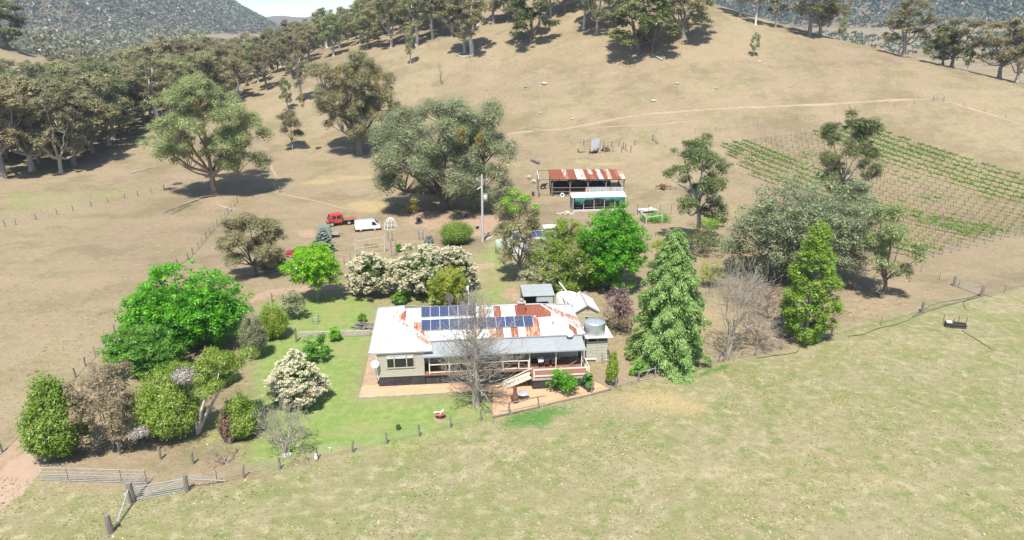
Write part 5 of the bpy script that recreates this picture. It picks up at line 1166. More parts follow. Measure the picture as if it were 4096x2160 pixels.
FP = [o0(1410, 985), o0(1640, 925), o0(1840, 885), o1(180, 820), o1(462, 745), o1(732, 695), o1(988, 630), o1(1232, 575), o1(1468, 508), o1(1697, 460), o1(1912, 410), o2(200, 360), o2(400, 300), o2(600, 250), o2(782, 210), o2(958, 160)]
fence('post and wire garden fence between the lawn and the front paddock', [G(*p_) for p_ in FP], 'Bswwwwwwwwwwnwww', wr=.008)
fence('wire fence running from the garden gate under the cedar and past the bare tree', [G(*p_) for p_ in (o2(1080, 125), o2(1145, 120), o2(1560, 20), c(2640, 900, 595, 1285, .427), c(2640, 900, 895, 1225, .427), c(2640, 900, 1140, 1165, .427), c(2640, 900, 1605, 1040, .427), o3(850, 1090), o3(1165, 995), o3(1605, 880), o3(1780, 850), o3(1931, 800))], 'wwwwwwwsBBss')
fence('sloping fence down the side paddock past the broad bright green tree', [G(*p_) for p_ in (c(0, 1440, -60, 760), o0(15, 690), o0(155, 545), o0(250, 440), o0(570, 130), o0(645, 45), o4(720, 1330), o4(800, 1250), o4(870, 1160), o4(1100, 900), o4(1340, 650), o4(1420, 600), o4(1455, 560), o4(1497, 515), o4(1525, 480), o4(1555, 440), o4(1585, 405), o4(1615, 375), o4(1640, 345), o4(1672, 310), o4(1698, 280), o4(1720, 250), o4(1745, 225), o4(1767, 195), o4(1790, 165))], 'nwsswwsswnwwwsswsswsswssw', name='paddock_fence')
fence('old broken fence across the side paddock with split posts', [G(*p_) for p_ in [o4(*v) for v in ((-20, 380), (40, 350), (120, 340), (270, 300), (430, 260), (550, 235), (690, 200), (815, 170), (940, 140), (1040, 120), (1140, 95), (1240, 75), (1500, 95))]], 'wwwwwwwwwwwww', (.3, .7), name='paddock_fence')
FH = along([c(2048, 0, 0, 1050), c(2048, 0, 540, 1080), c(2048, 0, 720, 1085), c(2048, 0, 930, 1085), c(2048, 0, 1060, 1062)], 9.)
fence('wire fence past the old stockyard below the hill', FH, 's'*len(FH), (.3, .7, 1.05), name='paddock_fence')
FH = along([c(2048, 0, 1060, 1062), c(2048, 0, 1290, 1020), c(2048, 0, 1520, 985), c(2048, 0, 1800, 955), c(3072, 0, 155, 915), c(3072, 0, 430, 870), c(3072, 0, 600, 845), c(3072, 0, 850, 815), c(3072, 0, 1060, 790), c(3072, 0, 1245, 755)], 5.4)
fence('long wire fence climbing the hillside above the vineyard', FH, 'B'+'s'*(len(FH)-2)+'w', (.3, .7, 1.05), name='hill_fence')
FH = along([c(3072, 0, 1325, 760), c(3072, 0, 1430, 790), c(3072, 0, 1620, 840), c(3072, 0, 1840, 910), c(3072, 0, 1950, 945)], 4.5)
fence('wire fence running down from the hillside gate beside the track', FH, 'w'+'s'*(len(FH)-1), (.3, .7, 1.05), name='hill_fence')
FH = along([c(2048, 0, 1060, 1062), c(2048, 0, 1250, 1160)], 4.); fence('short fence dropping from the strainer post toward the tall gum', FH, 'B'+'s'*(len(FH)-1), (.3, .7, 1.05), name='hill_fence')
FH = along([o3(1060, 640), o3(1150, 695), o3(1260, 740), o3(1400, 800), o3(1600, 880)], 3.2); fence('wire fence and gate line between the slender gum and the vineyard', FH, 'n'+'s'*(len(FH)-2)+'n', (.3, .7, 1.05), name='garden_fence')
FH = along([c(1100, 820, 1190, 1000, .2329), c(1100, 820, 1400, 890, .2329)], 1.6); fence('tall netting fence with dark stakes beside the lime green elm', FH, 's'*len(FH), (.2, .5, .8, 1.1), name='garden_fence')
FH = along([c(1024, 720, 1090, 510), c(1024, 720, 1240, 530), c(1024, 720, 1400, 500), c(1700, 640, 620, 890, .368), c(1700, 640, 830, 880, .368)], 3.); fence('light wire fence from the rail gate to the power pole', FH, 's'*len(FH), (.3, .7, 1.05), name='garden_fence')

# gates
def gate(name, label, a, b, h, bars, m, vert=2, brace=False, cat='gate'):
    a = np.array(a); b = np.array(b); t_ = thing(name, label, cat, tuple(a)); d_ = Vector(b-a)
    for z in bars: MB().tube([Vector((0, 0, z*h)), d_+Vector((0, 0, z*h))], .028 if z in (bars[0], bars[-1]) else .018, 6).build('rail', m, t_)
    for k in range(vert+1): MB().tube([d_*(k/vert)+Vector((0, 0, bars[0]*h)), d_*(k/vert)+Vector((0, 0, bars[-1]*h))], .024, 6).build('upright', m, t_)
    if brace: MB().tube([Vector((0, 0, bars[0]*h)), d_+Vector((0, 0, bars[-1]*h))], .02, 6).build('brace', m, t_)
    return t_
BARS = (.08, .22, .36, .5, .72, 1.0)
SP = [o0(306, 912), o0(520, 915), o0(708, 922), o0(922, 928), o0(1110, 935)]
LB = ['steel rail panel at the open end of the loading race by the dirt track', 'steel rail panel with a slanting latch bar in the loading race', 'steel rail panel in the middle of the loading race', 'steel rail panel meeting the corner of the loading race']
for i in range(4): gate('cattle_hurdle', LB[i], G(*SP[i]), G(*SP[i+1]), 1.25, BARS, M_STEEL, 1, i == 1, 'hurdle')
gate('cattle_hurdle', 'short steel rail panel closing the loading race to the big strainer post', G(*o0(1110, 935)), G(*o0(1012, 1050)), 1.25, BARS, M_STEEL, 1, False, 'hurdle')
gate('mesh_gate', 'wide wire mesh farm gate between two strainer posts', G(*o0(1020, 1058)), G(*o0(1400, 988)), 1.15, (.05, .2, .35, .5, .65, .8, 1.0), M_STEEL, 3, True)
def loose_post(label, px, h, r_, group=None, m=None, name='timber_post'):
    p_ = G(*px); t_ = inst(name, postmesh(name, h, r_, m or M_WOOD, 8, int(px[0])), None, tuple(p_)); return tag(t_, label, 'post', group)
loose_post('thick grey strainer post where the race, gate and brace meet', o0(995, 1068), 1.7, .24); loose_post('weathered strainer post at the lower end of the pipe brace', o0(835, 1300), 1.5, .2)
def pipe(label, pts, r_, m, name='steel_pipe', cat='pipe', n=6):
    o = np.array(pts[0]); me_ = MB().tube([tuple(np.array(p_)-o) for p_ in pts], r_, n).mesh(name, m); return tag(inst(name, me_, None, tuple(o)), label, cat)
a = G(*o0(875, 1265)); b = G(*o0(995, 1068)); pipe('leaning steel brace pipe between two strainer posts', [a+[0, 0, .1], b+[0, 0, 1.3]], .05, M_STEEL, 'brace_pipe', 'brace')
a = G(*o0(1700, 918)); b = G(*o0(1410, 985)); pipe('long steel brace running from the gate post to the garden fence', [a+[0, 0, .1], b+[0, 0, 1.1]], .05, M_STEEL, 'brace_pipe', 'brace')
fence('wire strung down to the lower strainer post', [G(*o0(995, 1068)), G(*o0(835, 1300)), G(*o0(780, 1380))], 'nnn', (.2, .45, .7, .95))
for i, px in enumerate((o0(905, 710), o0(1212, 745), o0(1458, 783))): loose_post(['short fence post beside the brown dry tree', 'short fence post beside the grey dead twigs', 'short fence post near the leafless low shrub'][i], px, 1.15, .11)
loose_post('tall weathered sculpture post by the retaining wall', c(1024, 720, 305, 1218), 1.7, .12); loose_post('weathered post under the small grey olive tree', c(1024, 720, 370, 1040), 1.3, .12); loose_post('weathered post by the driveway edge', c(1024, 720, 122, 920), 1.2, .1)
gate('garden_gate', 'small wire garden gate beside the cedar trunk', G(*o2(960, 158)), G(*o2(1080, 128)), 1.05, (.08, .95, 1.0), M_STEEL, 2)
gate('field_gate', 'pipe gate in the wire fence below the weeping tree', G(*o3(380, 1190)), G(*o3(480, 1175)), 1.05, (.06, .5, 1.0), M_STEEL, 2)
gate('field_gate', 'wide wire gate between two strainer posts near the vineyard', G(*o3(1410, 800)), G(*o3(1605, 875)), 1.1, (.06, .3, .55, .8, 1.0), M_STEEL, 4)
loose_post('stout strainer post of the vineyard gate', o3(1400, 800), 1.5, .17); loose_post('stout strainer post with cut sides at the fence corner', o3(1612, 878), 1.55, .2); loose_post('split strainer post beside the black water pipe', o3(1163, 998), 1.4, .2)
gate('hill_gate', 'small timber gate frame at the top of the hillside fence', G(*c(3072, 0, 1250, 755)), G(*c(3072, 0, 1287, 748)), 1.5, (.1, .5, 1.0), M_WOOD, 2); gate('hill_gate', 'timber rail corner beside the hillside gate', G(*c(3072, 0, 1287, 748)), G(*c(3072, 0, 1322, 760)), 1.4, (.3, 1.0), M_WOOD, 2)
pipe('fallen pale stay post on the hillside fence', [G(*c(3072, 0, 600, 848))+[0, 0, 1.9], G(*c(3072, 0, 640, 865))], .13, M_WOOD, 'stay_post', 'post')
pipe('long timber stay leaning on the strainer post below the hill', [G(*c(2048, 0, 1065, 1060))+[0, 0, 1.8], G(*c(2048, 0, 1105, 1090))], .1, M_WOOD, 'stay_post', 'post')
gate('field_gate', 'pale pipe gate by the large gum near the fence corner', G(*c(0, 720, 1848, 100)), G(*c(1024, 720, 35, 90)), 1.2, (.2, .6, 1.0), M_WOOD, 2); pipe('steel rail slanting across the paddock track', [G(*c(1024, 720, 180, 90))+[0, 0, 1.1], G(*c(1024, 720, 290, 78))+[0, 0, .3]], .05, M_STEEL, 'stay_pipe', 'pipe'); loose_post('grey gate post on the paddock track', c(1024, 720, 180, 92), 1.4, .13)
# rail gate frame behind the flowering row
ra = lambda x, y: c(1100, 820, x, y, .2329)
a = G(*ra(1385, 885)); b = G(*ra(1885, 800)); t_ = thing('rail_gate', 'old whitewashed rail gate frame with tall posts beside the flowering row', 'gate', tuple(a)); d_ = Vector(b-a)
for k in (0, 1): MB().tube([d_*k+Vector((0, 0, -.2)), d_*k+Vector((.1, 0, 2.9))], [.13, .09], 7).build('post', M_POLE, t_)
for z in (1.3, 2.5):
    for k0, k1 in ((.02, .49), (.51, .98)): MB().bar(d_*k0+Vector((0, 0, z)), d_*k1+Vector((0, 0, z)), .07, .12).build('rail', M_POLE, t_)
MB().bar(d_*.5+Vector((0, 0, 1.2)), d_*.5+Vector((0, 0, 2.7)), .08).build('stile', M_POLE, t_)
# timber beams hang on the paved-area fence
a = G(*o1(1912, 410)); b = G(*o2(200, 360)); pipe('weathered top rail over the wire fence beside the paving', [a+[-1.0, -.1, 1.2], a+[0, 0, 1.22], b+[0, 0, 1.22], b+[.6, .1, 1.25]], .06, M_WOOD, 'top_rail', 'rail')

# ------------------------------------------------------------------ poly pipe, trough, small things
def ground_line(px, lift=.05): return [G(*p_)+np.array([0, 0, lift]) for p_ in px]
M_PIPE = surf('black_poly_pipe', (.03, .03, .03), (.05, .05, .05), 4, .6)
pipe('black poly pipe snaking along the fence from the bare thicket to the strainer post', ground_line([o3(600, 1180), o3(720, 1168), o3(780, 1140), o3(850, 1115), o3(940, 1100), o3(1060, 1060), o3(1120, 1010), o3(1180, 985), o3(1220, 950), o3(1330, 920), o3(1460, 900), o3(1600, 870), o3(1690, 880)]), .028, M_PIPE, 'poly_pipe')
pipe('black poly pipe along the ground between the split post and fence corner', ground_line([o3(1090, 1040), o3(1170, 1005), o3(1260, 975), o3(1360, 945), o3(1480, 915), o3(1590, 885)]), .028, M_PIPE, 'poly_pipe')
pipe('loop of black poly pipe curling out below the fence corner', ground_line([o3(1590, 885), o3(1500, 905), o3(1470, 930), o3(1485, 970), o3(1515, 990)]), .025, M_PIPE, 'poly_pipe')
pipe('straight black pipe leading downhill from the trough', ground_line([o3(1460, 1135), o3(1690, 1280)]), .028, M_PIPE, 'poly_pipe'); pipe('thin black pipe along the fence under the tapering tree', ground_line([c(2640, 900, 900, 1250, .427), c(2640, 900, 1130, 1220, .427), c(2640, 900, 1280, 1195, .427), c(2640, 900, 1305, 1160, .427)]), .025, M_PIPE, 'poly_pipe')
p = G(*o3(1410, 1105)); t_ = thing('water_trough', 'dark water trough framed by upright pickets in the front paddock', 'trough', tuple(p), R(-20))
tr_ = MB(); tr_.box(-1.1, 1.1, -.42, -.36, 0, .5); tr_.box(-1.1, 1.1, .36, .42, 0, .5); tr_.box(-1.1, -1.04, -.36, .36, 0, .498); tr_.box(1.04, 1.1, -.36, .36, 0, .498); tr_.box(-1.04, 1.04, -.36, .36, .0, .06); tr_.build('basin', M_DWOOD, t_)
MB().box(-1.03, 1.03, -.35, .35, .3, .34).build('water', M_GLASS, t_); MB().box(-1.0, -.4, -.3, .3, .45, .58).build('float_cover', M_WHITE, t_)
for x, y in ((-1.2, .5), (-.35, -.5), (.4, .55), (1.2, .45)): MB().tube([(x, y, -.2), (x, y, 1.2)], .035, 5).build('picket', M_DWOOD, t_)
MB().bar((-1.2, -.5, .42), (1.2, -.5, .42), .05, .1).build('rail', M_DWOOD, t_)
p = G(*o1(1388, 440)); t_ = thing('bird_bath', 'terracotta bird bath bowl with white cross bars on the lawn', 'bird bath', tuple(p))
MB().lathe([(.34, -.02), (.34, .05), (.2, .08), (.17, .3), (.22, .34)], 0, 0, 18).build('pedestal', M_TERRA, t_, True); MB().lathe([(.2, .34), (.42, .46), (.5, .58), (.46, .58), (.2, .42), (.02, .4)], 0, 0, 22).build('bowl', M_TERRA, t_, True); MB().bar((-.6, .0, .62), (.35, .15, .66), .08).build('bar', M_WHITE, t_); MB().bar((.05, -.3, .6), (.3, .35, .78), .07).build('bar', M_WHITE, t_)
tag(MB().lathe([(.62, -.02), (.6, .03), (.1, .04)], 0, 0, 22).build('bare_soil_ring', surf('bare_soil', (.38, .26, .17), None, 3, .95), None, loc=tuple(p+[0, 0, -.005])), 'ring of bare soil under the bird bath', 'soil')
p = G(*o2(22, 325)); t_ = thing('chiminea', 'brown clay chiminea with tall neck on the paving', 'fireplace', tuple(p+[0, 0, .05]))
MB().lathe([(.1, .12), (.3, .22), (.42, .45), (.4, .68), (.24, .9), (.17, 1.1), (.17, 1.6), (.2, 1.68), (.14, 1.68)], 0, 0, 18).build('body', surf('brown_clay', (.13, .06, .04), (.2, .1, .065), 4, .7), t_, True)
for k in range(3): MB().tube([(.1*math.cos(k*2.09), .1*math.sin(k*2.09), .2), (.28*math.cos(k*2.09), .28*math.sin(k*2.09), -.02)], .02, 5).build('leg', M_BLACK, t_)
p = G(*o2(85, 300)); t_ = thing('round_table', 'round pale metal garden table on the paving', 'table', tuple(p+[0, 0, .05])); MB().lathe([(.56, .68), (.58, .7), (.56, .73), (.02, .74)], 0, 0, 26).build('tabletop', M_LGREY, t_, True)
for k in range(4): MB().tube([(.1*math.cos(k*1.57), .1*math.sin(k*1.57), .68), (.42*math.cos(k*1.57), .42*math.sin(k*1.57), 0)], .02, 5).build('leg', M_BLACK, t_)
p = G(*o1(232, 722)); tag(MB().lathe([(.42, 0), (.42, .1), (.38, .14), (.02, .15)], 0, 0, 20).build('stone_disc', M_CONC, None, loc=tuple(p)), 'round pale stone disc at the foot of the leafless fruit tree', 'stone')
p = G(*o1(455, 755)); t_ = thing('garden_ornament', 'small white figure ornament by a fence post', 'ornament', tuple(p)); MB().lathe([(.14, 0), (.13, .35), (.06, .42)], 0, 0, 12).build('body', M_WHITE, t_, True); MB().lathe([(.03, .4), (.1, .48), (.1, .56), (.03, .62)], 0, 0, 12).build('head', M_WHITE, t_, True)
p = G(*o1(558, 692)); t_ = thing('garden_tap', 'little white tap stand on the lawn', 'tap', tuple(p)); MB().tube([(0, 0, 0), (0, 0, .42)], .02, 6).build('riser', M_WHITE, t_); MB().bar((-.14, 0, .42), (.14, 0, .42), .05).build('spout', M_WHITE, t_)
# woodpile
p = G(*c(1024, 720, 820, 1110)); t_ = thing('firewood_pile', 'heap of split firewood near the roof corner on the lawn', 'woodpile', tuple(p)); rg_ = random.Random(8); lm = MB().tube([(-.55, 0, 0), (.55, 0, 0)], .075, 6).mesh('log', M_WOOD)
for k in range(70):
    a = rg_.uniform(0, 6.28); q_ = rg_.random()**.6; x, y = q_*1.35*math.cos(a), q_*.75*math.sin(a); inst('log', lm, t_, (x, y, .07+.62*(1-q_)*rg_.uniform(.3, 1)), (0, rg_.uniform(-.35, .35), rg_.uniform(-.9, .9)), (rg_.uniform(.5, 1.05), 1, 1))
# hose on the paving
pipe('garden hose lying in a loop on the paving', [zz(480, 215)+[0, 0, .06], zz(420, 210)+[0, 0, .06], zz(400, 225)+[0, 0, .06], zz(640, 213)+[0, 0, .06], zz(780, 175)+[0, 0, .06], zz(900, 190)+[0, 0, .06], zz(1050, 185)+[0, 0, .06], zz(1180, 175)+[0, 0, .06]], .022, M_LGREY, 'garden_hose', 'hose', 5)
# tree guards
def guard(label, px, h, w_):
    p_ = G(*px); t_ = thing('tree_guard', label, 'tree guard', tuple(p_), 0, 'netting tree guards')
    for k in range(10):
        a = k*.6283; MB().tube([(w_*math.cos(a), w_*math.sin(a), 0), (w_*1.05*math.cos(a), w_*1.05*math.sin(a), h)], .022, 4).build('stake', M_WOOD, t_)
    for z in (.15, .5, .85): MB().tube([(w_*1.03*math.cos(k*.6283), w_*1.03*math.sin(k*.6283), h*z) for k in range(11)], .014, 4, False).build('hoop', M_STEEL, t_)
guard('grey netting tree guard beside the white dome frame', ra(1980, 612), 1.7, .42); guard('grey netting tree guard beyond the round clipped shrub', ra(2510, 595), 1.6, .42); guard('tall netting tree guard at the end of the flowering row', ra(2045, 870), 2.4, .45); guard('small netting tree guard on the lawn by the olive tree', c(1024, 720, 450, 1075), 1.0, .4); guard('netting guard beside the narrow upright sapling', c(1940, 1130, 1235, 825, .39), 1.25, .42)
# dome frame
p = G(*ra(1990, 400)); t_ = thing('dome_trellis', 'white half-dome frame of bent hoops on the dry grass', 'frame', tuple(p)); rr = 1.25
for k in range(5):
    a = k*math.pi/5; pts = [(rr*math.cos(a)*math.cos(s), rr*math.sin(a)*math.cos(s), 2.0*math.sin(s)) for s in np.linspace(0, math.pi, 13)]; MB().tube(pts, .04, 5, False).build('hoop', M_WHITE, t_)
for z, q_ in ((.05, 1.), (.9, .89), (1.6, .6)): MB().tube([(rr*q_*math.cos(s), rr*q_*math.sin(s), z) for s in np.linspace(0, 6.2832, 19)], .035, 5, False).build('ring', M_WHITE, t_)
# power pole
p = G(1931, 967); t_ = thing('power_pole', 'tall pale concrete power pole with transformer and crossarm', 'power pole', tuple(p)); HP = 11.6
MB().tube([(0, 0, -.3), (0, 0, HP)], [.24, .15], 10).build('pole', M_POLE, t_); MB().bar((-.9, 0, HP-.95), (.95, 0, HP-.9), .1, .12).build('crossarm', M_STEEL, t_)
tf = MB().lathe([(.3, 7.3), (.34, 7.35), (.34, 8.1), (.2, 8.2)], .55, -.05, 14).build('transformer', M_LGREY, t_, True); MB().bar((0, 0, 8.3), (.95, 0, 8.35), .12).build('bracket', M_STEEL, t_); MB().bar((-.75, 0, 9.2), (0, 0, 9.6), .14).build('fuse_arm', M_WHITE, t_)
for x in (-.8, .0, .8): MB().lathe([(.05, HP-.84), (.08, HP-.78), (.06, HP-.62)], x, 0, 8).build('insulator', M_WHITE, t_)
MB().box(-.32, -.14, -.12, .12, 5.6, 6.2).build('meter_box', M_BLACK, t_); MB().bar((-.4, -.15, 2.0), (-.18, 0, 2.2), .12).build('meter_box', M_GREYR, t_)
pa = p+np.array([0, 0, HP-.7]); 
for k, (dx, ex_) in enumerate(((-.8, -120.), (.8, -118.))):
    e = np.array([ex_, 190., 19.]); pts = [pa+[dx, 0, 0]+(e-pa)*s+[0, 0, -6*s*(1-s)] for s in np.linspace(0, 1, 14)]; pipe('overhead power wire from the concrete pole toward the %s' % ('woodland gully' if k == 0 else 'woodland edge'), pts, .011, M_STEEL, 'power_wire', 'wire', 3)
# car-door stay pole beside power pole
a = G(*c(1700, 640, 650, 885, .368)); b = G(*c(1700, 640, 815, 870, .368)); pipe('white pipe slanting from the power pole to a low post', [a+[.2, 0, .3], b+[0, 0, 1.5]], .06, M_WHITE, 'stay_pipe')
# drums used as kennels
def drum(label, px, rz):
    p_ = G(*px); t_ = thing('drum_kennel', label, 'kennel', tuple(p_), rz, 'drum kennels'); MB().tube([(-.45, 0, .3), (.45, 0, .3)], .3, 14, False).build('shell', M_STEEL, t_); MB().tube([(-.4, 0, .3), (-.38, 0, .3)], .29, 14).build('back', M_BLACK, t_); MB().tube([(.446, 0, .3), (.47, 0, .3)], .31, 14, False).build('rim', M_BLACK, t_)
drum('dark steel drum kennel near the round clipped shrub', c(1700, 640, 565, 745, .368), R(-70)); drum('dark steel drum kennel in the shade of the huge gum', c(1700, 640, 435, 620, .368), R(-60))
p = G(*ra(2470, 275)); t_ = thing('dog_kennel', 'small grey wooden dog kennel near the huge gum', 'kennel', tuple(p), R(10)); MB().box(-.45, .45, -.4, .4, .1, .75).build('body', M_WOOD, t_); MB().bar((-.52, 0, .8), (.52, 0, .8), .95, .06).build('roof', M_WOOD, t_); MB().box(-.2, .2, -.43, -.405, .1, .6).build('doorway', M_BLACK, t_)

# ------------------------------------------------------------------ vehicles
def paint(name, col, rough=.35): 
    m = surf(name, col, tuple(x*.82 for x in col), 1.2, rough, spec=.5); return m
M_RED = paint('faded_red_paint', (.50, .055, .045), .45); M_VAN = paint('white_van_paint', (.80, .80, .78)); M_CAR = paint('maroon_red_paint', (.38, .02, .03)); M_TRAY = surf('rust_red_tray', (.27, .09, .06), (.36, .15, .10), 3, .8)
M_CHROME = surf('wheel_silver', (.62, .62, .60), None, 3, .4, metal=.3)
def wheel(parent, x, y, r_, w_, hub=M_CHROME):
    o = bpy.data.objects.new('wheel', None); link(o); o.parent = parent; o.location = (x, y, r_)
    tm = MB(); tm.tube([(0, -w_/2, 0), (0, -w_/2+.03, 0), (0, w_/2-.03, 0), (0, w_/2, 0)], [r_*.9, r_, r_, r_*.9], 18); tm.build('tyre', M_RUBBER, o, True)
    MB().tube([(0, -w_/2-.012, 0), (0, w_/2+.012, 0)], r_*.58, 14).build('rim', hub, o)
def body_from(prof, w_, m, name, parent, inset=0.07, tops=()):
    """side outline extruded across the width, its roof edge drawn in a little"""
    mb = MB(); n = len(prof); hmax = max(z for x, z in prof)
    def yy(z, s): return s*(w_/2-inset*max(0, (z-hmax*.55)/(hmax*.45)))
    vs_ = [(x, yy(z, -1), z) for x, z in prof]+[(x, yy(z, 1), z) for x, z in prof]
    mb.add(vs_, [tuple(range(n)), tuple(range(2*n-1, n-1, -1))]+[(i, n+i, n+(i+1) % n, (i+1) % n) for i in range(n)])
    o = mb.build(name, m, parent); bv = o.modifiers.new('soft_edges', 'BEVEL'); bv.width = .05; bv.segments = 2; bv.limit_method = 'ANGLE'; return o
# red crew-cab truck
p = G(*ra(1140, 335)); p2 = G(*ra(1010, 350)); p3 = G(*ra(1260, 325)); rz = math.atan2(p3[1]-p2[1], p3[0]-p2[0])
t_ = thing('crew_cab_truck', 'red crew-cab truck with rusty flat tray parked on the dry grass', 'truck', tuple((p2+p3)/2), rz)
S_ = 5.6/5.2
body_from([(-2.45, .62), (-2.5, 1.1), (-2.38, 1.25), (-1.95, 2.1), (-1.8, 2.2), (.05, 2.25), (.12, 2.15), (.14, .62)], 1.8, M_RED, 'cab', t_)
MB().box(-2.56, -2.35, -.92, .92, .48, .8).build('bumper', M_BLACK, t_); MB().box(-2.4, 2.7, -.42, .42, .45, .6).build('chassis', M_BLACK, t_)
MB().box(.28, 2.85, -.98, .98, .95, 1.05).build('tray', M_TRAY, t_); MB().box(.22, .29, -.95, .95, 1.0, 2.0).build('headboard', M_DWOOD, t_)
for s in (-1, 1):
    for x0, x1 in ((-1.72, -.95), (-.78, -.1)): MB().add([(x0-.02 if x0 < -1.5 else x0, s*.875, 1.42), (x1, s*.875, 1.42), (x1, s*.848, 1.95), (x0+(.2 if x0 < -1.5 else 0), s*.848, 1.95), (x0-.02 if x0 < -1.5 else x0, s*.905, 1.42), (x1, s*.905, 1.42), (x1, s*.868, 1.95), (x0+(.2 if x0 < -1.5 else 0), s*.868, 1.95)], [(0,1,2,3),(4,7,6,5),(0,4,5,1),(1,5,6,2),(2,6,7,3),(3,7,4,0)]).build('window', M_GLASS, t_)
    MB().box(-2.2, -1.35, s*.86-.06*(s < 0), s*.86+.06*(s > 0)+.0, .62, .95).build('wheel_arch', M_BLACK, t_); MB().box(-2.15, -2.05, s*1.0-.06, s*1.0+.06, 1.35, 1.65).build('mirror', M_BLACK, t_); MB().box(-2.54, -2.44, s*.62-.14, s*.62+.14, .9, 1.05).build('headlight', M_WHITE, t_)
MB().add([(-2.37, -.78, 1.3), (-2.37, .78, 1.3), (-1.99, .72, 2.05), (-1.99, -.72, 2.05), (-2.41, -.78, 1.31), (-2.41, .78, 1.31), (-2.03, .72, 2.06), (-2.03, -.72, 2.06)], [(0,1,2,3),(4,7,6,5),(0,4,5,1),(1,5,6,2),(2,6,7,3),(3,7,4,0)]).build('windscreen', M_GLASS, t_)
for x in (-1.75, 1.35):
    for y in (-.8, .8): wheel(t_, x, y, .43, .26)
# white van
p2 = G(*ra(1465, 462)); p3 = G(*ra(1690, 445)); rz = math.atan2(p3[1]-p2[1], p3[0]-p2[0])
t_ = thing('delivery_van', 'white panel van with roof racks parked beside the red truck', 'van', tuple((p2+p3)/2+np.array([0, .8, 0])), rz)
body_from([(-2.2, .42), (-2.28, .8), (-2.2, 1.75), (-2.1, 1.9), (1.05, 1.93), (1.3, 1.86), (1.95, 1.12), (2.22, .95), (2.28, .5), (2.2, .4)], 1.7, M_VAN, 'body', t_, .1)
for s in (-1, 1):
    MB().add([(.75, s*.80, 1.12), (1.62, s*.82, 1.12), (1.22, s*.775, 1.68), (.75, s*.775, 1.68), (.75, s*.86, 1.12), (1.62, s*.86, 1.12), (1.22, s*.80, 1.68), (.75, s*.80, 1.68)], [(0,1,2,3),(4,7,6,5),(0,4,5,1),(1,5,6,2),(2,6,7,3),(3,7,4,0)]).build('window', M_GLASS, t_)
    MB().box(2.18, 2.3, s*.6-.15, s*.6+.15, .78, .92).build('headlight', M_LGREY, t_)
MB().add([(1.36, -.68, 1.84), (1.36, .68, 1.84), (1.93, .76, 1.2), (1.93, -.76, 1.2), (1.4, -.68, 1.87), (1.4, .68, 1.87), (1.97, .76, 1.22), (1.97, -.76, 1.22)], [(0,1,2,3),(4,7,6,5),(0,4,5,1),(1,5,6,2),(2,6,7,3),(3,7,4,0)]).build('windscreen', M_GLASS, t_)
MB().box(2.15, 2.36, -.82, .82, .42, .66).build('bumper', M_BLACK, t_); MB().box(-2.36, -2.2, -.8, .8, .42, .58).build('bumper', M_BLACK, t_)
for x in (-1.7, -.4, .9): MB().bar((x, -.75, 2.06), (x, .75, 2.06), .04).build('roof_rack', M_STEEL, t_)
for y in (-.7, -.4, .5): MB().bar((-2.0, y, 2.1), (1.1, y, 2.1), .04).build('roof_rack', M_STEEL, t_)
for x in (-1.25, 1.2):
    for y in (-.74, .74): wheel(t_, x, y, .31, .2)
# old red car behind the lime elm
p = G(*ra(330, 905)); t_ = thing('red_car', 'old maroon hatchback with dark windows behind the lime green elm', 'car', tuple(p+[.6, .9, 0]), R(6))
body_from([(-2.0, .35), (-2.1, .6), (-2.0, .8), (-1.0, .92), (1.75, .95), (1.95, .8), (1.98, .4)], 1.62, M_CAR, 'body', t_, .03)
body_from([(-1.15, .88), (-.45, 1.35), (-.2, 1.4), (.95, 1.4), (1.2, 1.3), (1.75, .92)], 1.46, M_GLASS, 'glasshouse', t_, .1); MB().box(-.45, 1.1, -.6, .6, 1.385, 1.42).build('roof', M_BLACK, t_)
for x in (-1.3, 1.2):
    for y in (-.7, .7): wheel(t_, x, y, .29, .18)
# stock crate trailer
p = G(*ra(870, 560)); t_ = thing('stock_trailer', 'small trailer carrying a green slatted stock crate', 'trailer', tuple(p+[0, .5, 0]), R(5)); M_CRATE = surf('grey_green_crate', (.20, .24, .20), (.30, .33, .28), 4, .8)
MB().box(-1.4, 2.2, -.85, .85, .5, .62).build('tray', M_CRATE, t_)
for y in (-.85, .85):
    for z in np.arange(.75, 2.0, .2): MB().box(-1.35, .75, y-.03, y+.03, z, z+.09).build('slat', M_CRATE, t_)
    for x in (-1.35, -.3, .75): MB().box(x-.03, x+.03, y-.04, y+.04, .62, 2.0).build('upright', M_CRATE, t_)
for k in range(10): MB().box(-1.35, .75, -.8+k*.17, -.73+k*.17, 1.98, 2.03).build('roof_slat', M_CRATE, t_)
MB().bar((2.2, 0, .55), (3.2, 0, .45), .1).build('drawbar', M_IRON, t_)
for y in (-.95, .95): wheel(t_, .9, y, .33, .2); MB().box(.45, 1.35, y-.14, y+.14, .68, .74).build('mudguard', M_CRATE, t_)
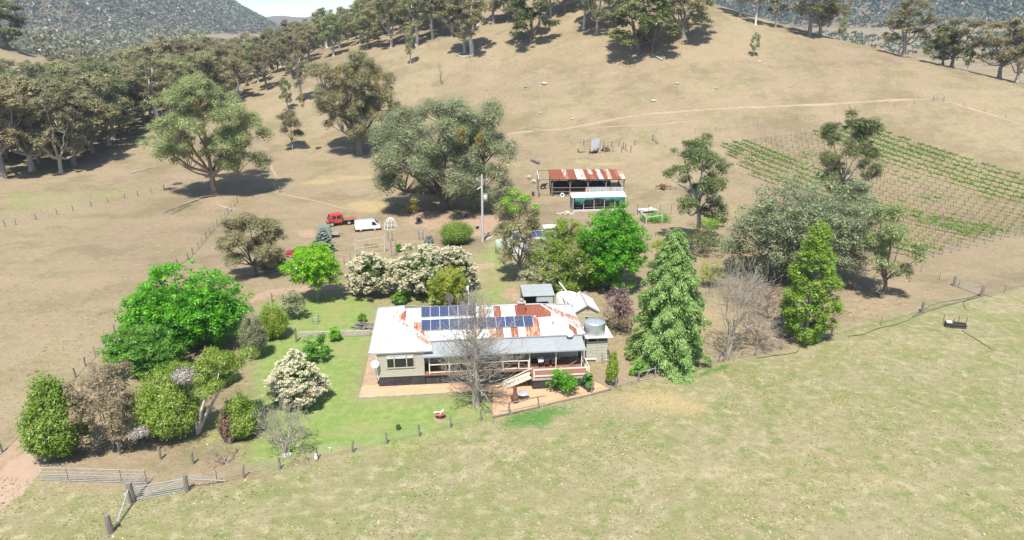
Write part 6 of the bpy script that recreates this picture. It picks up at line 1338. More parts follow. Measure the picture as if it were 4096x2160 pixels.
# yellow machine under the gum, rusty implements
def implement(name, label, px, rz, m, ln):
    p_ = G(*px); t_ = thing(name, label, 'machine', tuple(p_), rz); MB().box(-ln/2, ln/2, -.5, -.38, .55, .7).build('frame', m, t_); MB().box(-ln/2, ln/2, .38, .5, .55, .7).build('frame', m, t_)
    for k in range(5): MB().box(-ln/2+k*ln/4.2, -ln/2+k*ln/4.2+.12, -.5, .5, .5, .56).build('cross_member', m, t_)
    MB().box(-ln*.2, ln*.15, -.4, .4, .7, 1.1).build('hopper', m, t_); MB().bar((ln/2, 0, .6), (ln/2+1.2, 0, .35), .1).build('drawbar', m, t_); MB().bar((-ln*.3, 0, .7), (-ln*.1, .1, 1.3), .1).build('lever', m, t_)
    for s in (-1, 1): wheel(t_, -.1, s*.75, .42, .18, m)
    return t_
implement('seed_drill', 'old yellow farm implement in the shade under the huge gum', c(1100, 820, 2330, 115, .2329), R(12), surf('yellow_machine_paint', (.52, .34, .02), (.36, .22, .03), 4, .6), 3.2)
implement('hay_rake', 'rusty two-wheeled implement with long drawbar out beyond the shed', c(2120, 640, 2290, 500, .2329), R(-4), M_IRON, 3.4)
p = G(*ra(1640, 730)); t_ = thing('plough_rake', 'rusty red plough lying on the ground behind the rail gate', 'machine', tuple(p), R(3))
for k in range(5): MB().tube([(-.9+k*.45, -.25, .1), (-.8+k*.45, 0, .55), (-.6+k*.45, .25, .1)], .06, 5).build('tine', M_IRON, t_)
MB().bar((-1.1, 0, .5), (1.3, 0, .5), .1).build('beam', M_IRON, t_)
# ------------------------------------------------------------------ hay shed
za = lambda x, y: c(2120, 640, x, y, .2329)
A = G(*za(375, 630)); B = G(*za(1585, 570)); B = G(*za(1600, 590))
rz = math.atan2(B[1]-A[1], B[0]-A[0]); LN = float(np.hypot(*(B-A)[:2])); zs = float(A[2])
sh = thing('hay_shed', 'long open-sided hay shed with rust red iron roof and grey timber posts', 'shed', tuple(A), rz)
DP = 6.2; HF, HB = 3.9, 4.7
rf = bpy.data.objects.new('roof', None); link(rf); rf.parent = sh
SR = [.85, .85, .8, .6, .9, .3, .42, .85, .6, .85, .4, .75, .55, .8, .6, .5, .35, .2, .15]
def r_shed(c_, r_): return SR[int(c_[0]/.98) % len(SR)]*(1 if c_[1] < 3 or r_ == 0 else .95)+rsheet.uniform(-.08, .08)
sheeted(rf, [(-.3, -.4, HF), (LN+.3, -.4, HF), (LN+.3, DP+.1, HB), (-.3, DP+.1, HB)], 0, .92, M_RUST, r_shed, splits=(2.9,))
for (a, b) in (((-.35, -.42, HF-.1), (LN+.35, -.42, HF-.1)), ((-.35, DP+.1, HB-.1), (LN+.35, DP+.1, HB-.1)), ((-.32, -.4, HF-.1), (-.32, DP, HB-.1))): MB().bar(a, b, .16, .14).build('roof_beam', M_DWOOD, sh)
MB().bar((-2.9, -.4, HF-.15), (-2.9, DP-.5, HB-.1), .1, .12).build('fascia', M_WHITE, sh); MB().bar((-2.9, -.4, HF-.15), (-.3, -.4, HF-.1), .1, .1).build('purlin', M_DWOOD, sh); MB().bar((-2.9, DP-.5, HB-.15), (-.3, DP, HB-.12), .1, .1).build('purlin', M_DWOOD, sh)
nx_ = 5
for k in range(nx_):
    x = k*LN/(nx_-1); MB().tube([(x, 0, -.3), (x+.05, 0, HF)], [.17, .14], 7).build('post', M_WOOD, sh)
    for s in (-1, 1):
        if 0 <= x+s*1.1 <= LN: MB().bar((x, -.02, HF-1.1), (x+s*1.1, -.02, HF-.15), .1).build('brace', M_WOOD, sh)
for k in range(8):
    x = k*LN/7; MB().tube([(x, DP-.1, -.3), (x, DP-.1, HB)], .11, 6).build('post', M_DWOOD, sh)
for x, y in ((-2.9, -.3), (-2.8, DP-.6)): MB().tube([(x, y, -.3), (x, y, HF)], .12, 6).build('post', M_WOOD, sh)
ws = bpy.data.objects.new('front_wall', None); link(ws); ws.parent = sh
sheeted(ws, [(LN*.47, -.2, -.1), (LN, -.2, -.1), (LN, -.2, 2.1), (LN*.47, -.2, 2.1)], 0, .82, M_GALV, lambda c_, r_: rsheet.choice([.05, .3, .42, .1, .36]), name='wall_sheet')
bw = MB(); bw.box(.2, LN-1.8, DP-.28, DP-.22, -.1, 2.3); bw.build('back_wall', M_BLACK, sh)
for z in (1.1, 2.0): MB().bar((0, -.16, z), (LN*.47, -.16, z), .1, .13).build('rail', M_WOOD, sh)
MB().bar((-.4, .1, 1.9), (-.1, 4.5, 1.9), .1, .12).build('rail', M_WOOD, sh)
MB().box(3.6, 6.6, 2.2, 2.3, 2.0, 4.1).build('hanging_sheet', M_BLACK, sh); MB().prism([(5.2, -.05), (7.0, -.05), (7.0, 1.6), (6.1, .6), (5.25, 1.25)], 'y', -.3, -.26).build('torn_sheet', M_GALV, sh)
def sw(x, y, z=0.): return (A[0]+x*math.cos(rz)-y*math.sin(rz), A[1]+x*math.sin(rz)+y*math.cos(rz), zs+z)
M_HAY = surf('golden_hay', (.46, .30, .10), (.33, .20, .065), 9, .95, .5)
for k, (x, y, z) in enumerate(((7.6, .9, 0), (8.4, 1.0, 0), (7.9, .9, .62), (8.6, 1.0, .62))):
    o = MB(); o.box(-.55, .55, -.4, .4, 0, .6); ho = o.build('hay_bale', M_HAY, None, loc=sw(x, y, z), rot=(0, 0, rz+.1*k)); tag(ho, 'golden hay bale stacked behind the rusty wall of the hay shed', 'hay bale', 'hay bales in the shed'); bv = ho.modifiers.new('soft', 'BEVEL'); bv.width = .08; bv.segments = 2
t_ = thing('old_tractor', 'dull red tractor parked inside the hay shed', 'tractor', sw(3.4, 2.4), rz)
body_from([(-1.4, .5), (-1.4, 1.15), (.1, 1.25), (.15, .9), (1.1, .85), (1.1, .45)], .7, paint('dull_red_paint', (.28, .03, .03)), 'bonnet', t_); MB().box(.4, .9, -.3, .3, .9, 1.2).build('seat', M_BLACK, t_); MB().tube([(-.6, 0, 1.2), (-.6, 0, 1.9)], .05, 6).build('exhaust', M_BLACK, t_)
for s in (-1, 1): wheel(t_, .7, s*.75, .62, .3, M_WHITE); wheel(t_, -1.1, s*.6, .34, .18, M_WHITE)
for k, x in enumerate((2.2, 4.7)):
    tt = MB(); tt.tube([(.38*math.cos(a), -.02, .42+.38*math.sin(a)) for a in np.linspace(0, 6.2832, 21)], .12, 7, False); to = tt.build('tyre', M_WHITE, None, loc=sw(x, -.45, .0), rot=(R(-8), 0, rz)); tag(to, ['white-painted tyre leaning on the shed rail beside the corner post', 'white-painted tyre leaning on the shed rail near the torn sheet'][k], 'tyre')
# collapsed yard rails at the shed corner
p = G(*za(380, 650)); pipe('pale board fallen on the ground at the shed corner', [p+[-.6, -.2, .08], p+[1.3, .3, .1]], .09, M_POLE, 'fallen_board', 'board', 5)
# shade house in front
A2 = G(*za(740, 880)); B2 = G(*za(1630, 850)); rz2 = math.atan2(B2[1]-A2[1], B2[0]-A2[0]); L2 = float(np.hypot(*(B2-A2)[:2]))
gh = thing('shade_house', 'white-roofed shade house hung with torn green cloth in front of the hay shed', 'shade house', tuple(A2), rz2)
rf = bpy.data.objects.new('roof', None); link(rf); rf.parent = gh
sheeted(rf, [(-.3, .0, 2.75), (L2+.2, .0, 2.75), (L2+.2, 2.2, 3.3), (-.3, 2.2, 3.3)], 0, 1.6, M_WHITE, lambda c_, r_: 0)
for k in range(6):
    for y, z in ((.1, 2.74), (3.6, 2.74)): MB().box(k*L2/5-.05, k*L2/5+.05, y-.05, y+.05, -.1, z).build('post', M_POLE, gh)
rg_ = np.random.default_rng(6); nu, nv = 40, 7; V = []
for i in range(nu+1):
    for j in range(nv+1):
        u = i/nu; v = j/nv; d_ = .75+.38*math.sin(u*9.4+.6)+.22*math.sin(u*23)+(.7 if .12 < u < .2 else 0); V.append((.3+u*(L2-.5), .02-.12*math.sin(v*3)-.05*math.sin(u*40), 2.68-v*max(.25, d_*.72)))
Fc = [(i*(nv+1)+j, (i+1)*(nv+1)+j, (i+1)*(nv+1)+j+1, i*(nv+1)+j+1) for i in range(nu) for j in range(nv)]
MB().add(V, Fc).build('shade_cloth', M_GREEN, gh, True); MB().box(L2-.9, L2-.1, -.06, -.03, .9, 2.6).build('shade_cloth', M_GREEN, gh)
for z in (.5, 1.15, 1.8):
    for y in (1.0, 2.4): MB().box(.6, L2-.4, y-.4, y+.4, z, z+.05).build('shelf', M_WOOD, gh)
MB().box(-.1, L2, -.5, .0, -.05, .3).build('base_wall', M_POLE, gh); MB().box(.0, .06, .1, 3.6, -.05, 2.6).build('end_panel', M_GREYR, gh); MB().box(.0, L2, 3.62, 3.66, .0, 2.5).build('back_panel', M_BLACK, gh)
# block rubble and stones beside the shade house
def rock(label, px, s, m, grp=None, seed=0):
    rg_ = np.random.default_rng(seed+int(px[0])); bm = bmesh.new(); bmesh.ops.create_icosphere(bm, subdivisions=2, radius=1)
    k = rg_.normal(size=(3, 3))*1.3
    for v in bm.verts: f = 1+.22*math.sin(v.co.x*k[0][0]+v.co.y*k[0][1]*2+1)+.18*math.sin(v.co.z*k[1][0]*2+v.co.x*k[1][1]); v.co *= f
    me_ = bpy.data.meshes.new('rock'); bm.to_mesh(me_); bm.free(); me_.materials.append(m); p_ = G(*px)
    return tag(inst('rock', me_, None, tuple(p_+[0, 0, s*.12]), (0, 0, rg_.uniform(0, 6)), (s, s*.8, s*.45)), label, 'rock', grp)
M_STONE = surf('pale_field_stone', (.52, .47, .40), (.38, .34, .29), 3, .95, .5); M_STONED = surf('grey_field_stone', (.30, .28, .25), (.42, .39, .35), 3, .95, .5)
for i in range(9): rock('pale stone in the line of rubble beside the shade house', za(480+i*33, 920+10*math.sin(i*2)), .3, M_STONE, 'rubble beside the shade house', i)
rock('white boulder at the corner of the shade house', za(645, 898), .6, M_STONE)
# raised garden with white frames
za3 = lambda x, y: c(2500, 760, x, y, .2945)
a = G(*za3(285, 480)); b = G(*za3(500, 450)); t_ = thing('vegetable_pergola', 'white timber frame round the vegetable bed', 'frame', tuple(a)); d_ = Vector(b-a); e_ = Vector(G(*za3(205, 400))-a)
for q_ in (Vector((0, 0, 0)), d_, e_, e_+d_*.95): MB().bar(q_, q_+Vector((0, 0, 1.5)), .16).build('post', M_POLE, t_)
for a_, b_ in ((Vector((0, 0, 0)), d_), (e_, e_+d_*.95), (Vector((0, 0, 0)), e_)): MB().bar(a_+Vector((0, 0, 1.5)), b_+Vector((0, 0, 1.5)), .16, .14).build('top_rail', M_POLE, t_)
FG = along([za3(170, 330), za3(420, 330), za3(620, 330)], 2.2); t2 = fence('tall netted garden fence beside the vegetable frames', FG, 's'*len(FG), (.3, .7, 1.1, 1.5, 1.9), name='garden_fence')
for ch in t2.children:
    if ch.name.startswith('post'): ch.scale = (1.6, 1.6, 1.8)
a = G(*za3(300, 300)); o = MB(); o.box(-1.9, 1.9, -.9, .9, .5, .58); o.box(-1.8, -1.7, -.8, .8, 0, .5); o.box(1.7, 1.8, -.8, .8, 0, .5); tag(o.build('work_bench', M_LGREY, None, loc=tuple(a)), 'pale low bench strewn with offcuts beside the garden fence', 'bench')
for i in range(4): tag(MB().bar((-.8, 0, 0), (.9, .1*i, .02), .16, .1).build('offcut_board', M_WHITE, None, loc=tuple(a+[-.6+.35*i, -.3+.2*i, .64+.03*i]), rot=(0, 0, .3*i-.5)), 'white board offcut lying on the low bench', 'board', 'offcuts on the low bench')
# solar shed behind the trees
zb = lambda x, y: c(1940, 880, x, y, .2209)
A3 = G(*zb(420, 640)); B3 = G(*zb(1060, 600)); rz3 = math.atan2(B3[1]-A3[1], B3[0]-A3[0]); L3 = float(np.hypot(*(B3-A3)[:2]))
ss_ = thing('solar_shed', 'pale steel workshop with solar panels on its roof behind the cypress', 'shed', tuple(A3), rz3)
MB().box(0, L3, 0, 4.4, -.1, 2.45).build('wall', M_LGREY, ss_)
rf = bpy.data.objects.new('roof', None); link(rf); rf.parent = ss_
sheeted(rf, [(-.3, -.3, 2.5), (L3+.3, -.3, 2.5), (L3+.3, 2.2, 3.3), (-.3, 2.2, 3.3)], 0, 1.6, M_LGREY, lambda c_, r_: 0); sheeted(rf, [(-.3, 4.7, 2.5), (L3+.3, 4.7, 2.5), (L3+.3, 2.2, 3.3), (-.3, 2.2, 3.3)], 0, 1.6, M_LGREY, lambda c_, r_: 0)
an3 = math.atan2(.8, 2.5)
for k in range(6):
    pn = inst('solar_panel', frame_mesh, ss_, (.9+k*.99, .25, 2.5+.55*.32+.09), (an3, 0, 0)); inst('cell_sheet', cell_mesh, pn)
MB().box(.5, 2.6, -.03, -.005, .0, 2.1).build('roller_door', M_WHITE, ss_); MB().box(3.4, 4.5, -.03, -.005, .9, 1.9).build('window', M_GLASS, ss_)
p = G(*zb(1180, 340)); t_ = thing('small_shed', 'small white flat-roofed shed behind the cypress top', 'shed', tuple(p), R(5)); MB().box(-1.1, 1.1, -.9, .9, -.1, 2.1).build('wall', M_LGREY, t_); MB().bar((-1.3, 0, 2.2), (1.3, 0, 2.25), 2.2, .08).build('roof', M_WHITE, t_)
t_ = thing('water_drum', 'pale green ribbed plastic tank beside the solar workshop', 'tank', tuple(A3+[-1.3, 1.5, 0])); MB().lathe([(.85, -.1), (.85, 1.9), (.75, 2.1), (.1, 2.2)], 0, 0, 20).build('tank_body', surf('pale_green_plastic', (.45, .58, .42), (.36, .48, .34), 2, .5), t_, True); MB().lathe([(.2, 2.15), (.2, 2.25), (.02, 2.27)], 0, 0, 10).build('tank_lid', M_WHITE, t_)
# clothes line beside cedar
p = G(*c(2640, 900, 345, 930, .427)); t_ = thing('clothes_frame', 'white netting frame with orange barrier posts behind the cedar', 'frame', tuple(p)); MB().box(-1.6, .3, .6, 2.2, 1.3, 1.4).build('canopy', M_WHITE, t_)
for x, y in ((-1.5, .7), (.2, .7), (-1.5, 2.1), (.2, 2.1)): MB().box(x-.04, x+.04, y-.04, y+.04, -.1, 1.3).build('post', M_STEEL, t_)
M_OR = surf('orange_plastic', (.62, .10, .025), None, 4, .5)
for k, z in enumerate((.0, .75)): MB().lathe([(.2, z), (.22, z+.3), (.14, z+.6), (.1, z+.7)], -.1, -.2+.1*k, 12).build('orange_drum', M_OR, t_, True)
# old stockyard on the hill foot
zc = lambda x, y: c(2280, 520, x, y, .1915)
p = G(*zc(545, 390)); t_ = thing('iron_lean_to', 'upright sheets of corrugated iron in the old stockyard', 'lean-to', tuple(p))
for k, (x, h_) in enumerate(((-.9, 2.3), (-.1, 2.7), (.55, 2.6))): o = MB().box(-.38, .38, -.03+.07*k, .03+.07*k, -.1, h_).build('iron_sheet', M_GALV, t_, loc=(x, 0, 0)); o.color = (.05, .05, .05, 1)
MB().tube([(.95, .1, -.2), (.95, .1, 1.9)], .09, 6).build('post', M_WOOD, t_)
YP = [(285, 320), (705, 345), (870, 350), (1022, 340), (900, 470), (1075, 470), (1165, 390), (1270, 470), (1350, 320), (720, 470), (675, 440), (1110, 400)]
for i, v in enumerate(YP): loose_post('leaning old stockyard post on the dry ground below the hill', zc(*v), 1.5+.25*math.sin(i*3), .12, 'old stockyard posts')
pipe('fallen rail leaning between two stockyard posts', [G(*zc(1095, 380))+[0, 0, 1.0], G(*zc(1200, 450))+[0, 0, .1]], .08, M_WOOD, 'fallen_rail', 'rail'); pipe('grey rail across the old stockyard', [G(*zc(280, 300))+[0, 0, .9], G(*zc(480, 310))+[0, 0, .9]], .07, M_WOOD, 'yard_rail', 'rail'); pipe('upper grey rail joining two stockyard posts', [G(*zc(740, 345))+[0, 0, 1.1], G(*zc(940, 350))+[0, 0, 1.1]], .07, M_WOOD, 'yard_rail', 'rail')
gate('field_gate', 'pale rail gate standing alone beside the old stockyard', G(*zc(1310, 290)), G(*zc(1425, 280)), 1.4, (.1, .95, 1.0), M_POLE, 1)
rj = random.Random(3)
for nm, v, n_ in (('heap of grey scrap timber and iron below the iron sheets', (500, 480), 26), ('second heap of grey scrap beside the stockyard posts', (745, 440), 20)):
    p = G(*zc(*v)); t_ = thing('scrap_heap', nm, 'scrap', tuple(p))
    for k in range(n_): MB().bar((-.5, 0, 0), (.5, 0, .1), rj.uniform(.1, .4), rj.uniform(.04, .2)).build('scrap_piece', rj.choice([M_WOOD, M_STEEL, M_DWOOD, M_GALV]), t_, loc=(rj.uniform(-1.2, 1.2), rj.uniform(-.6, .6), rj.uniform(.1, .9)), rot=(rj.uniform(-.6, .6), rj.uniform(-.6, .6), rj.uniform(0, 3)))
t_ = thing('scrap_sheet', 'bent grey sheet and stump lying apart from the scrap heaps', 'scrap', tuple(G(*zc(235, 465)))); MB().bar((-.6, 0, .1), (1.0, 0, .12), .5, .08).build('sheet', M_GALV, t_); MB().tube([(-.7, 0, 0), (-.85, 0, .9)], .12, 6).build('stump', M_DWOOD, t_)
# rolls of netting
for k, (x, y) in enumerate(((1180, 20), (1215, 35))):
    p = G(*c(1700, 640, x, y, .368)); tag(MB().tube([(-.5, 1.0, .36), (.5, -1.0, .36)], .36, 12).build('netting_roll', M_WOOD, None, loc=tuple(p)), ['longer roll of grey netting lying on the straw', 'roll of grey netting beside the longer roll'][k], 'roll')
# pale board
p = G(*c(1700, 640, 1235, 488, .368)); pipe('grey plank lying on the grass near the hay shed', [p+[-1.6, 0, .06], p+[1.6, -.1, .06]], .11, M_WOOD, 'fallen_plank', 'plank', 5)
# fallen timber on the hill and in the paddock
def logs(label, px0, px1, r_, m=None, forks=2, seed=0):
    a_ = G(*px0); b_ = G(*px1); rg_ = np.random.default_rng(seed+int(px0[0])); sg = []; d_ = b_-a_
    limb(sg, (0, 0, r_*.7), d_+[0, 0, r_*.4], r_, r_*.5, rg_, 5, 0, .03)
    for k in range(forks):
        s = d_*rg_.uniform(.35, .9); e = s+d_*.35+rg_.normal(size=3)*np.linalg.norm(d_)*.16; e[2] = Z(*(a_+e)[:2])-a_[2]+rg_.uniform(.05, .5); limb(sg, s+[0, 0, r_*.5], e, r_*.4, r_*.15, rg_, 3, 0, .05)
    return tag(inst('fallen_log', seg_mesh('fallen_log', sg, m or BARK_PALE, 6), None, tuple(a_)), label, 'log')
k2 = lambda x, y: c(2048, 0, x, y); k1 = lambda x, y: c(1024, 0, x, y)
logs('forked pale log lying below the large low-branching gum', k2(1135, 458), k2(1040, 410), .3, seed=1); logs('small dark-ended log on the open hillside', k2(230, 567), k2(175, 542), .2, seed=2); logs('bleached root stump beside the wide spreading gum', k2(1280, 335), k2(1325, 318), .3, seed=3)
logs('white tangled limbs at the foot of the white-trunked gum', k1(1530, 425), k1(1590, 432), .35, BARK_WHITE, 4, 4); logs('long thin pale branch lying beside the white-trunked gum', k1(1700, 425), k1(1800, 458), .1, BARK_WHITE, 2, 5); logs('bleached log on the grassy knoll', (100, 205), (165, 226), .4, BARK_PALE, 3, 6)
logs('grey fallen bough beside the large spreading gum', o4(1500, 150), o4(1250, 245), .16, TWIG, 6, 7); logs('spread of bleached twigs near the fence corner', o4(1640, 190), o4(1780, 235), .09, BARK_WHITE, 7, 8); logs('dark fallen log at the foot of the large spreading gum', o4(1510, 140), o4(1630, 120), .3, BARK_DARK, 3, 9); logs('pale branch lying in the paddock before the woodland', c(0, 0, 985, 1310), c(0, 0, 1180, 1255), .14, BARK_PALE, 4, 10); logs('dark dead branch trailing over the paddock below the gum', o4(1440, 190), o4(1300, 265), .1, BARK_GREY, 4, 11)
for i, (v, lb) in enumerate((((240, 633), 'flat grey rock outcrop on the hillside'), ((105, 657), 'small dark rock on the hillside'), ((1245, 632), 'grey rock pair on the hillside slope'), ((1540, 668), 'dark stone below the lone sapling'), ((1065, 762), 'pale low stone on the mid hillside'), ((455, 900), 'pale rock above the hillside track'), ((1865, 464), 'flat pale stone near the lone sapling'), ((215, 853), 'white stone near the trough track'), ((345, 290), 'pale stump-like stone below the dark low gum'))): rock(lb, k2(*v), [.9, .5, .6, .5, .7, .5, .6, .4, .5][i], M_STONED if i in (1, 3) else M_STONE)
rock('white limestone boulder on the ridge below the flat-topped gum', c(3072, 0, 945, 390), .8, M_STONE)
p = G(*k2(180, 983)); t_ = thing('hill_trough', 'small pale concrete trough on the bare hillside', 'trough', tuple(p)); o = MB(); o.box(-.9, .9, -.35, -.28, 0, .45); o.box(-.9, .9, .28, .35, 0, .45); o.box(-.9, -.82, -.28, .28, 0, .448); o.box(.82, .9, -.28, .28, 0, .448); o.build('basin', M_CONC, t_); MB().box(-.81, .81, -.27, .27, .1, .36).build('water', M_GLASS, t_)
# scattered bits of pale stone and litter in the front paddock
rp_ = np.random.default_rng(31); Vs, Fs = [], []
for k in range(420):
    px, py = rp_.uniform(0, 4096), rp_.uniform(1250, 2160)
    p_ = G(px, py)
    if p_[1] > front[0]+400: continue
    s = rp_.uniform(.03, .085); ang_ = rp_.uniform(0, 6.28, 4).cumsum()
    q_ = np.array([[math.cos(a)*s, math.sin(a)*s*.7, .0] for a in np.linspace(0, 5, 5)])+p_; top = np.array([p_+[0, 0, s*.5]])
    b_ = len(Vs); Vs += list(q_)+list(top); Fs += [(b_+i, b_+(i+1) % 5, b_+5) for i in range(5)]
tag(inst('pale_stones', np_mesh('pale_stones', np.array(Vs), np.array(Fs), M_STONE)), 'scatter of small pale stones over the front paddock', 'stones', kind='stuff')

# ------------------------------------------------------------------ animals by the shed
def animal(label, px, rz, L_, m, m2, kind='sheep', graze=True, s=1.):
    p_ = G(*px); t_ = thing(kind, label, kind, tuple(p_), rz, None, s)
    co = [(0, 0, .62), (.32, 0, .66), (-.34, 0, .64), (.52, 0, .78 if not graze else .55), (.72, 0, .92 if not graze else .22), (.86, 0, .86 if not graze else .1), (-.5, 0, .6)]
    ed = [(0, 1), (0, 2), (1, 3), (3, 4), (4, 5), (2, 6)]; rad = [.27, .25, .25, .13, .12, .07, .08]
    for x, i in ((.3, 1), (-.34, 2)):
        for y in (-.14, .14):
            b_ = len(co); dx = .04 if x > 0 else .08
            co += [(x, y, .45), (x-(dx if x < 0 else -.01), y*1.05, .24), (x+.02, y*1.05, .0)]; ed += [(i, b_), (b_, b_+1), (b_+1, b_+2)]; rad += [.1, .05, .04]
    me_ = bpy.data.meshes.new('body'); me_.from_pydata(co, ed, []); o = inst('body', me_, t_); me_.materials.append(m)
    sk = o.modifiers.new('skin', 'SKIN'); sl = me_.skin_vertices[0].data
    for v, r_ in zip(sl, rad): v.radius = (r_, r_)
    sl[0].use_root = True; sb = o.modifiers.new('sub', 'SUBSURF'); sb.levels = 1; sb.render_levels = 1
    h = co[4]
    for y in (-1, 1): MB().add([(h[0]-.03, y*.08, h[2]+.06), (h[0]+.05, y*.09, h[2]+.07), (h[0]-.02, y*.24, h[2]+.04), (h[0]-.01, y*.1, h[2]+.03)], [(0, 1, 2), (0, 3, 1), (1, 3, 2), (0, 2, 3)]).build('ear', m2, t_)
M_WOOL = surf('cream_wool', (.66, .60, .50), (.5, .45, .37), 8, .95, .4); M_DARKW = surf('dark_brown_wool', (.06, .04, .03), (.1, .07, .05), 8, .95)
zd = lambda x, y: c(1700, 640, x, y, .368)
animal('cream sheep grazing beside the hay shed', zd(1185, 252), R(165), 1, M_WOOL, M_DARKW); animal('white sheep with dark face standing near the netting rolls', zd(1128, 208), R(-35), 1, M_WOOL, M_DARKW, graze=False); animal('brown sheep grazing on the grass near the green-topped tree', zd(1175, 390), R(100), 1, M_DARKW, M_DARKW)
animal('black cow standing at the end post of the hay shed', zd(1285, 315), R(20), 1, M_RUBBER, M_RUBBER, 'cow', False, 1.35)
# ------------------------------------------------------------------ tussocks: short real grass over paddock, lawn and hill
def tussocks(name, label, n, ymin, ymax, s0, s1, cols, seed, keepf=None, blades=3):
    rg_ = np.random.default_rng(seed); y = ymin*(ymax/ymin)**rg_.random(n); x = rg_.uniform(-.78, .78, n)*(y*math.cos(PITCH)+CZ*math.sin(PITCH))
    if keepf is not None: k = keepf(x, y, rg_); x, y = x[k], y[k]
    n = len(x); z = H(x, y)-.02; s = rg_.uniform(s0, s1, n); P = np.stack([x, y, z], -1)
    V = []
    for b in range(blades):
        a = rg_.uniform(0, 6.2832, n); d = np.stack([np.cos(a), np.sin(a), 0*a], -1); lean = np.stack([rg_.normal(0, 1.0, n), rg_.normal(.5, 1.0, n), np.ones(n)], -1)
        V += [P+d*s[:, None]*.42, P-d*s[:, None]*.42, P+lean*(s*rg_.uniform(.2, .4, n))[:, None]]
    V = np.stack(V, 1).reshape(-1, 3); Fq_ = np.arange(len(V)).reshape(-1, 3); T = np.repeat(np.clip(rg_.normal(.5, .28, n), 0, 1), 3*blades)
    m = leafmat(name+'_blades', cols[0], cols[1], None, .5, var=0.)
    tag(inst(name, np_mesh(name, V, Fq_, m, tint=T)), label, 'grass', kind='stuff')
lawn_pts = [G(*v)[:2] for v in LAWN1]; pave_pts = [zz(345, 280), zz(372, 178), zz(500, 172), zz(1000, 150), zz(1900, 190), zz(1850, 120), zz(2330, 130), zz(2495, 205), zz(1482, 445), zz(1480, 235)]
def house_free(x, y): 
    lx = (x-HO[0])*math.cos(HA)+(y-HO[1])*math.sin(HA); ly = -(x-HO[0])*math.sin(HA)+(y-HO[1])*math.cos(HA)
    return ~((lx > -1.2) & (lx < 26) & (ly > -4.5) & (ly < 20)) & ~in_poly(x, y, pave_pts)
def frontside(x, y): return y < np.interp(x, [v[0] for v in fl], [v[1] for v in fl])
cl = lambda x, y, s, sd_: lumps(x, y, s, sd_)
tussocks('paddock_straw_grass', 'bleached straw tufts over the front paddock', 26000, 36, 75, .10, .24, ((.50, .43, .24), (.66, .58, .37)), 41, lambda x, y, r: frontside(x, y) & (cl(x, y, .5, 5) > r.uniform(-.5, .5, len(x))))
tussocks('paddock_green_grass', 'green tufts over the front paddock', 22000, 36, 75, .10, .24, ((.24, .30, .07), (.40, .42, .14)), 42, lambda x, y, r: frontside(x, y) & (cl(x, y, .35, 6) > r.uniform(-.3, .6, len(x))))
tussocks('lawn_grass', 'short mown lawn grass round the homestead', 14000, 52, 95, .06, .13, ((.24, .38, .06), (.40, .50, .12)), 43, lambda x, y, r: in_poly(x, y, lawn_pts) & house_free(x, y))
tussocks('dry_tussocks', 'low dry tussocks over the paddocks and bare hill', 36000, 60, 330, .12, .34, ((.34, .27, .14), (.50, .42, .24)), 44, lambda x, y, r: ~frontside(x, y) & house_free(x, y) & ~in_poly(x, y, lawn_pts) & (cl(x, y, .12, 7)+cl(x, y, .5, 8)*.6 > r.uniform(-.5, .6, len(x))), 2)
# ------------------------------------------------------------------ vineyard
M_VPOST = surf('pale_vineyard_post', (.44, .40, .34), (.34, .30, .26), 4, .9); M_VWOOD = surf('vine_wood', (.15, .105, .075), (.22, .16, .12), 4, .95)
vp = MB().tube([(0, 0, -.2), (0, 0, 1.75)], .05, 6).mesh('post', M_VPOST); vpe = MB().tube([(0, 0, -.2), (.03, -.25, 1.85)], .11, 7).mesh('end_post', M_VPOST)
sg = []; rgv = np.random.default_rng(12)
def vine_meshes(seed, green):
    r_ = np.random.default_rng(seed); s_ = []
    limb(s_, (0, 0, 0), (0, 0, .85), .06, .05, r_, 3, 0, .04); limb(s_, (0, 0, .85), (.02, -.65, .95), .03, .015, r_, 3, 0, .04); limb(s_, (0, 0, .85), (-.02, .65, .95), .03, .015, r_, 3, 0, .04)
    n = 130 if green else 34; P = np.stack([r_.normal(0, .13, n), r_.uniform(-.82, .82, n), r_.uniform(.85, 1.28 if green else 1.15, n)], -1)
    lm = leaf_mesh('leaves', P, unit(r_.normal(size=(n, 3))+[0, -.2, 1.0]), .26*r_.uniform(.7, 1.3, n), LF_VINE if green else LF_YEL, r_.random(n), r_, 1.2)
    return seg_mesh('vine_stem', s_, M_VWOOD, 4), lm, s_, P
VG = [vine_meshes(s, True) for s in (1, 2, 3)]; VB = [vine_meshes(s, False) for s in (4, 5)]
DV = np.array([math.cos(R(-55)), math.sin(R(-55))]); NV = np.array([-DV[1], DV[0]])
LB0, LB1, LT1 = np.array([62.9, 102.3]), np.array([50.8, 170.4]), np.array([90.2, 178.8])     # near corner, far corner, end of the far side
def row_ends(s):
    if s < LB1@NV: k = (s-LB0@NV)/((LB1-LB0)@NV); a_ = LB0+(LB1-LB0)*k
    else: k = (s-LB1@NV)/((LT1-LB1)@NV); a_ = LB1+(LT1-LB1)*k
    t = (a_[1]-102.3-(a_[0]-62.9)*.575)/(DV[0]*.575-DV[1]); return a_, a_+DV*t
ORD = 'first second third fourth fifth sixth seventh eighth ninth tenth eleventh twelfth'.split()
def row_lab(i): return '%s vineyard trellis row counting from the corner by the vineyard gate' % (ORD[i] if i < 12 else '%dth' % (i+1) if (i+1) % 10 not in (1, 2, 3) else '%d%s' % (i+1, {1: 'st', 2: 'nd', 3: 'rd'}[(i+1) % 10]))
rows = np.arange(112.5, 177.5, 2.5); cand = []
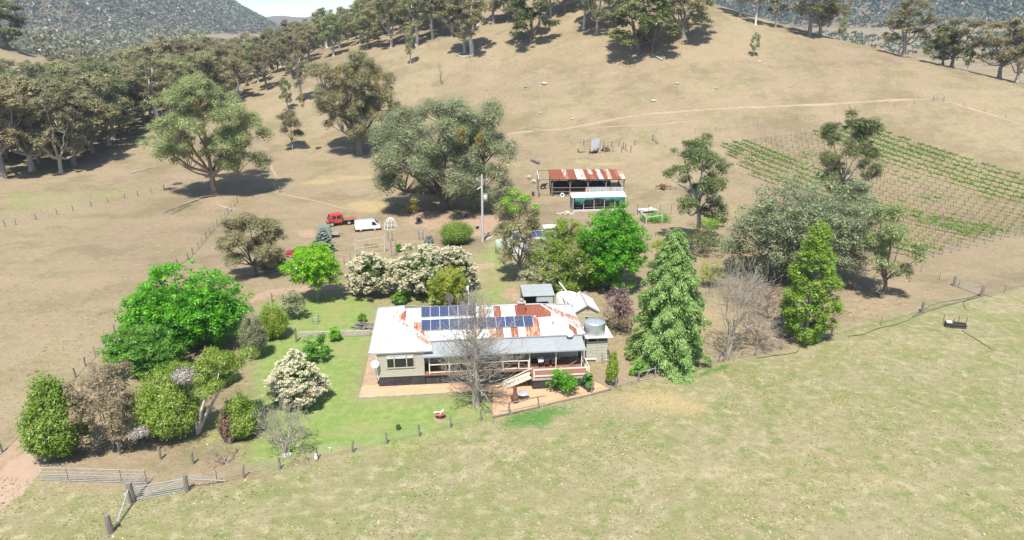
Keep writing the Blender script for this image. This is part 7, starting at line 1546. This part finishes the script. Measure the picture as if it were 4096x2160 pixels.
for i, s0 in enumerate(rows):
    a_, b_ = row_ends(s0); Lr = float(np.linalg.norm(b_-a_))
    if Lr < 4: continue
    t_ = thing('trellis_row', row_lab(i), 'trellis', (a_[0], a_[1], Z(*a_)), 0, 'trellis rows of the vineyard')
    o = np.array(t_.location); n = max(1, int(Lr/7.5))
    for k in range(n+1):
        x, y = a_+(b_-a_)*k/n; inst('post', vpe if k in (0, n) else vp, t_, (x-o[0], y-o[1], Z(x, y)-o[2]), (0, 0, R(35)+(math.pi if k == 0 else 0)))
    for z in (.55, .92, 1.4):
        pts = [(*(a_+(b_-a_)*u-o[:2]), Z(*(a_+(b_-a_)*u))-o[2]+z) for u in np.linspace(0, 1, 18)]; MB().tube(pts, .022 if z < .6 else .008, 3, False).build('drip_line' if z < .6 else 'wire', M_PIPE if z < .6 else M_WIRE, t_)
    for q_ in np.arange(1, Lr-.5, 1.6):
        x, y = a_+DV*q_
        g = s0 < 118.5 or (131 < s0 < 146.5 and (q_ < 34 or s0 < 139)) or s0 > 160.5
        g = bool(g and rgv.random() < .9) or rgv.random() < .05
        cand.append((x, y, g, i))
vis = [(x, y, g, i, pxm(np.array((x, y, Z(x, y))))) for x, y, g, i in cand if abs((x*F)*1.0/(y*math.cos(PITCH)+(CZ-Z(x, y))*math.sin(PITCH))) < 2450]
vis.sort(key=lambda v: -v[4]-(6 if v[2] else 0))
for x, y, g, i, k in vis[:290]:
    st, lf, _, _ = (VG if g else VB)[int(rgv.integers(3 if g else 2))]
    t_ = thing('grape_vine', 'leafy green grape vine on the vineyard trellis' if g else 'budding bare grape vine on the vineyard trellis', 'vine', (x, y, Z(x, y)), R(35), 'grape vines'); t_.scale = (1, rgv.choice([-1, 1])*rgv.uniform(.9, 1.05), rgv.uniform(.9, 1.15)); inst('stem', st, t_); inst('leaves', lf, t_)
segs_all, PG, PB = [], [], []; ROT = np.array([[math.cos(R(35)), -math.sin(R(35)), 0], [math.sin(R(35)), math.cos(R(35)), 0], [0, 0, 1.]])
for x, y, g, i, k in vis[290:]:
    o = np.array([x, y, Z(x, y)]); _, _, s_, P = (VG if g else VB)[int(rgv.integers(2))]
    segs_all += [(ROT@a+o, ROT@b+o, ra_, rb_) for a, b, ra_, rb_ in s_]; (PG if g else PB).append(P[:110]@ROT.T+o)
vs_o = tag(inst('vine_stems', seg_mesh('vine_stems', segs_all, M_VWOOD, 3)), 'the many further vine trunks of the vineyard', 'vines', kind='stuff')
PG = np.concatenate(PG); lo = leaf_mesh('vine_leaves', PG, unit(rgv.normal(size=PG.shape)+[0, -.2, 1.0]), .36*rgv.uniform(.7, 1.3, len(PG)), LF_VINE, rgv.random(len(PG)), rgv, 1.2); tag(inst('vine_leaves', lo), 'green leaves of the further rows of vines', 'vines', kind='stuff')
PB = np.concatenate(PB); lo = leaf_mesh('vine_buds', PB, unit(rgv.normal(size=PB.shape)+[0, 0, 1.0]), .22, LF_YEL, rgv.random(len(PB)), rgv, 1.2); tag(inst('vine_buds', lo), 'opening buds on the further bare vines', 'vines', kind='stuff')
# ------------------------------------------------------------------ the air: thin even haze round the whole scene
hz_ = MB().box(-2700, 2700, -150, 4400, -4, 620).mesh('haze', None)
hm = bpy.data.materials.new('thin_air'); hm.use_nodes = True; ht = hm.node_tree; ht.nodes.clear()
ho = ht.nodes.new('ShaderNodeOutputMaterial'); hv = ht.nodes.new('ShaderNodeVolumePrincipled')
hv.inputs['Color'].default_value = (.60, .78, 1.0, 1); hv.inputs['Density'].default_value = .00015; hv.inputs['Anisotropy'].default_value = .1
ht.links.new(hv.outputs['Volume'], ho.inputs['Volume']); hz_.materials.append(hm)
tag(inst('haze', hz_), 'thin bluish air between the camera and the mountains', 'haze', kind='stuff')
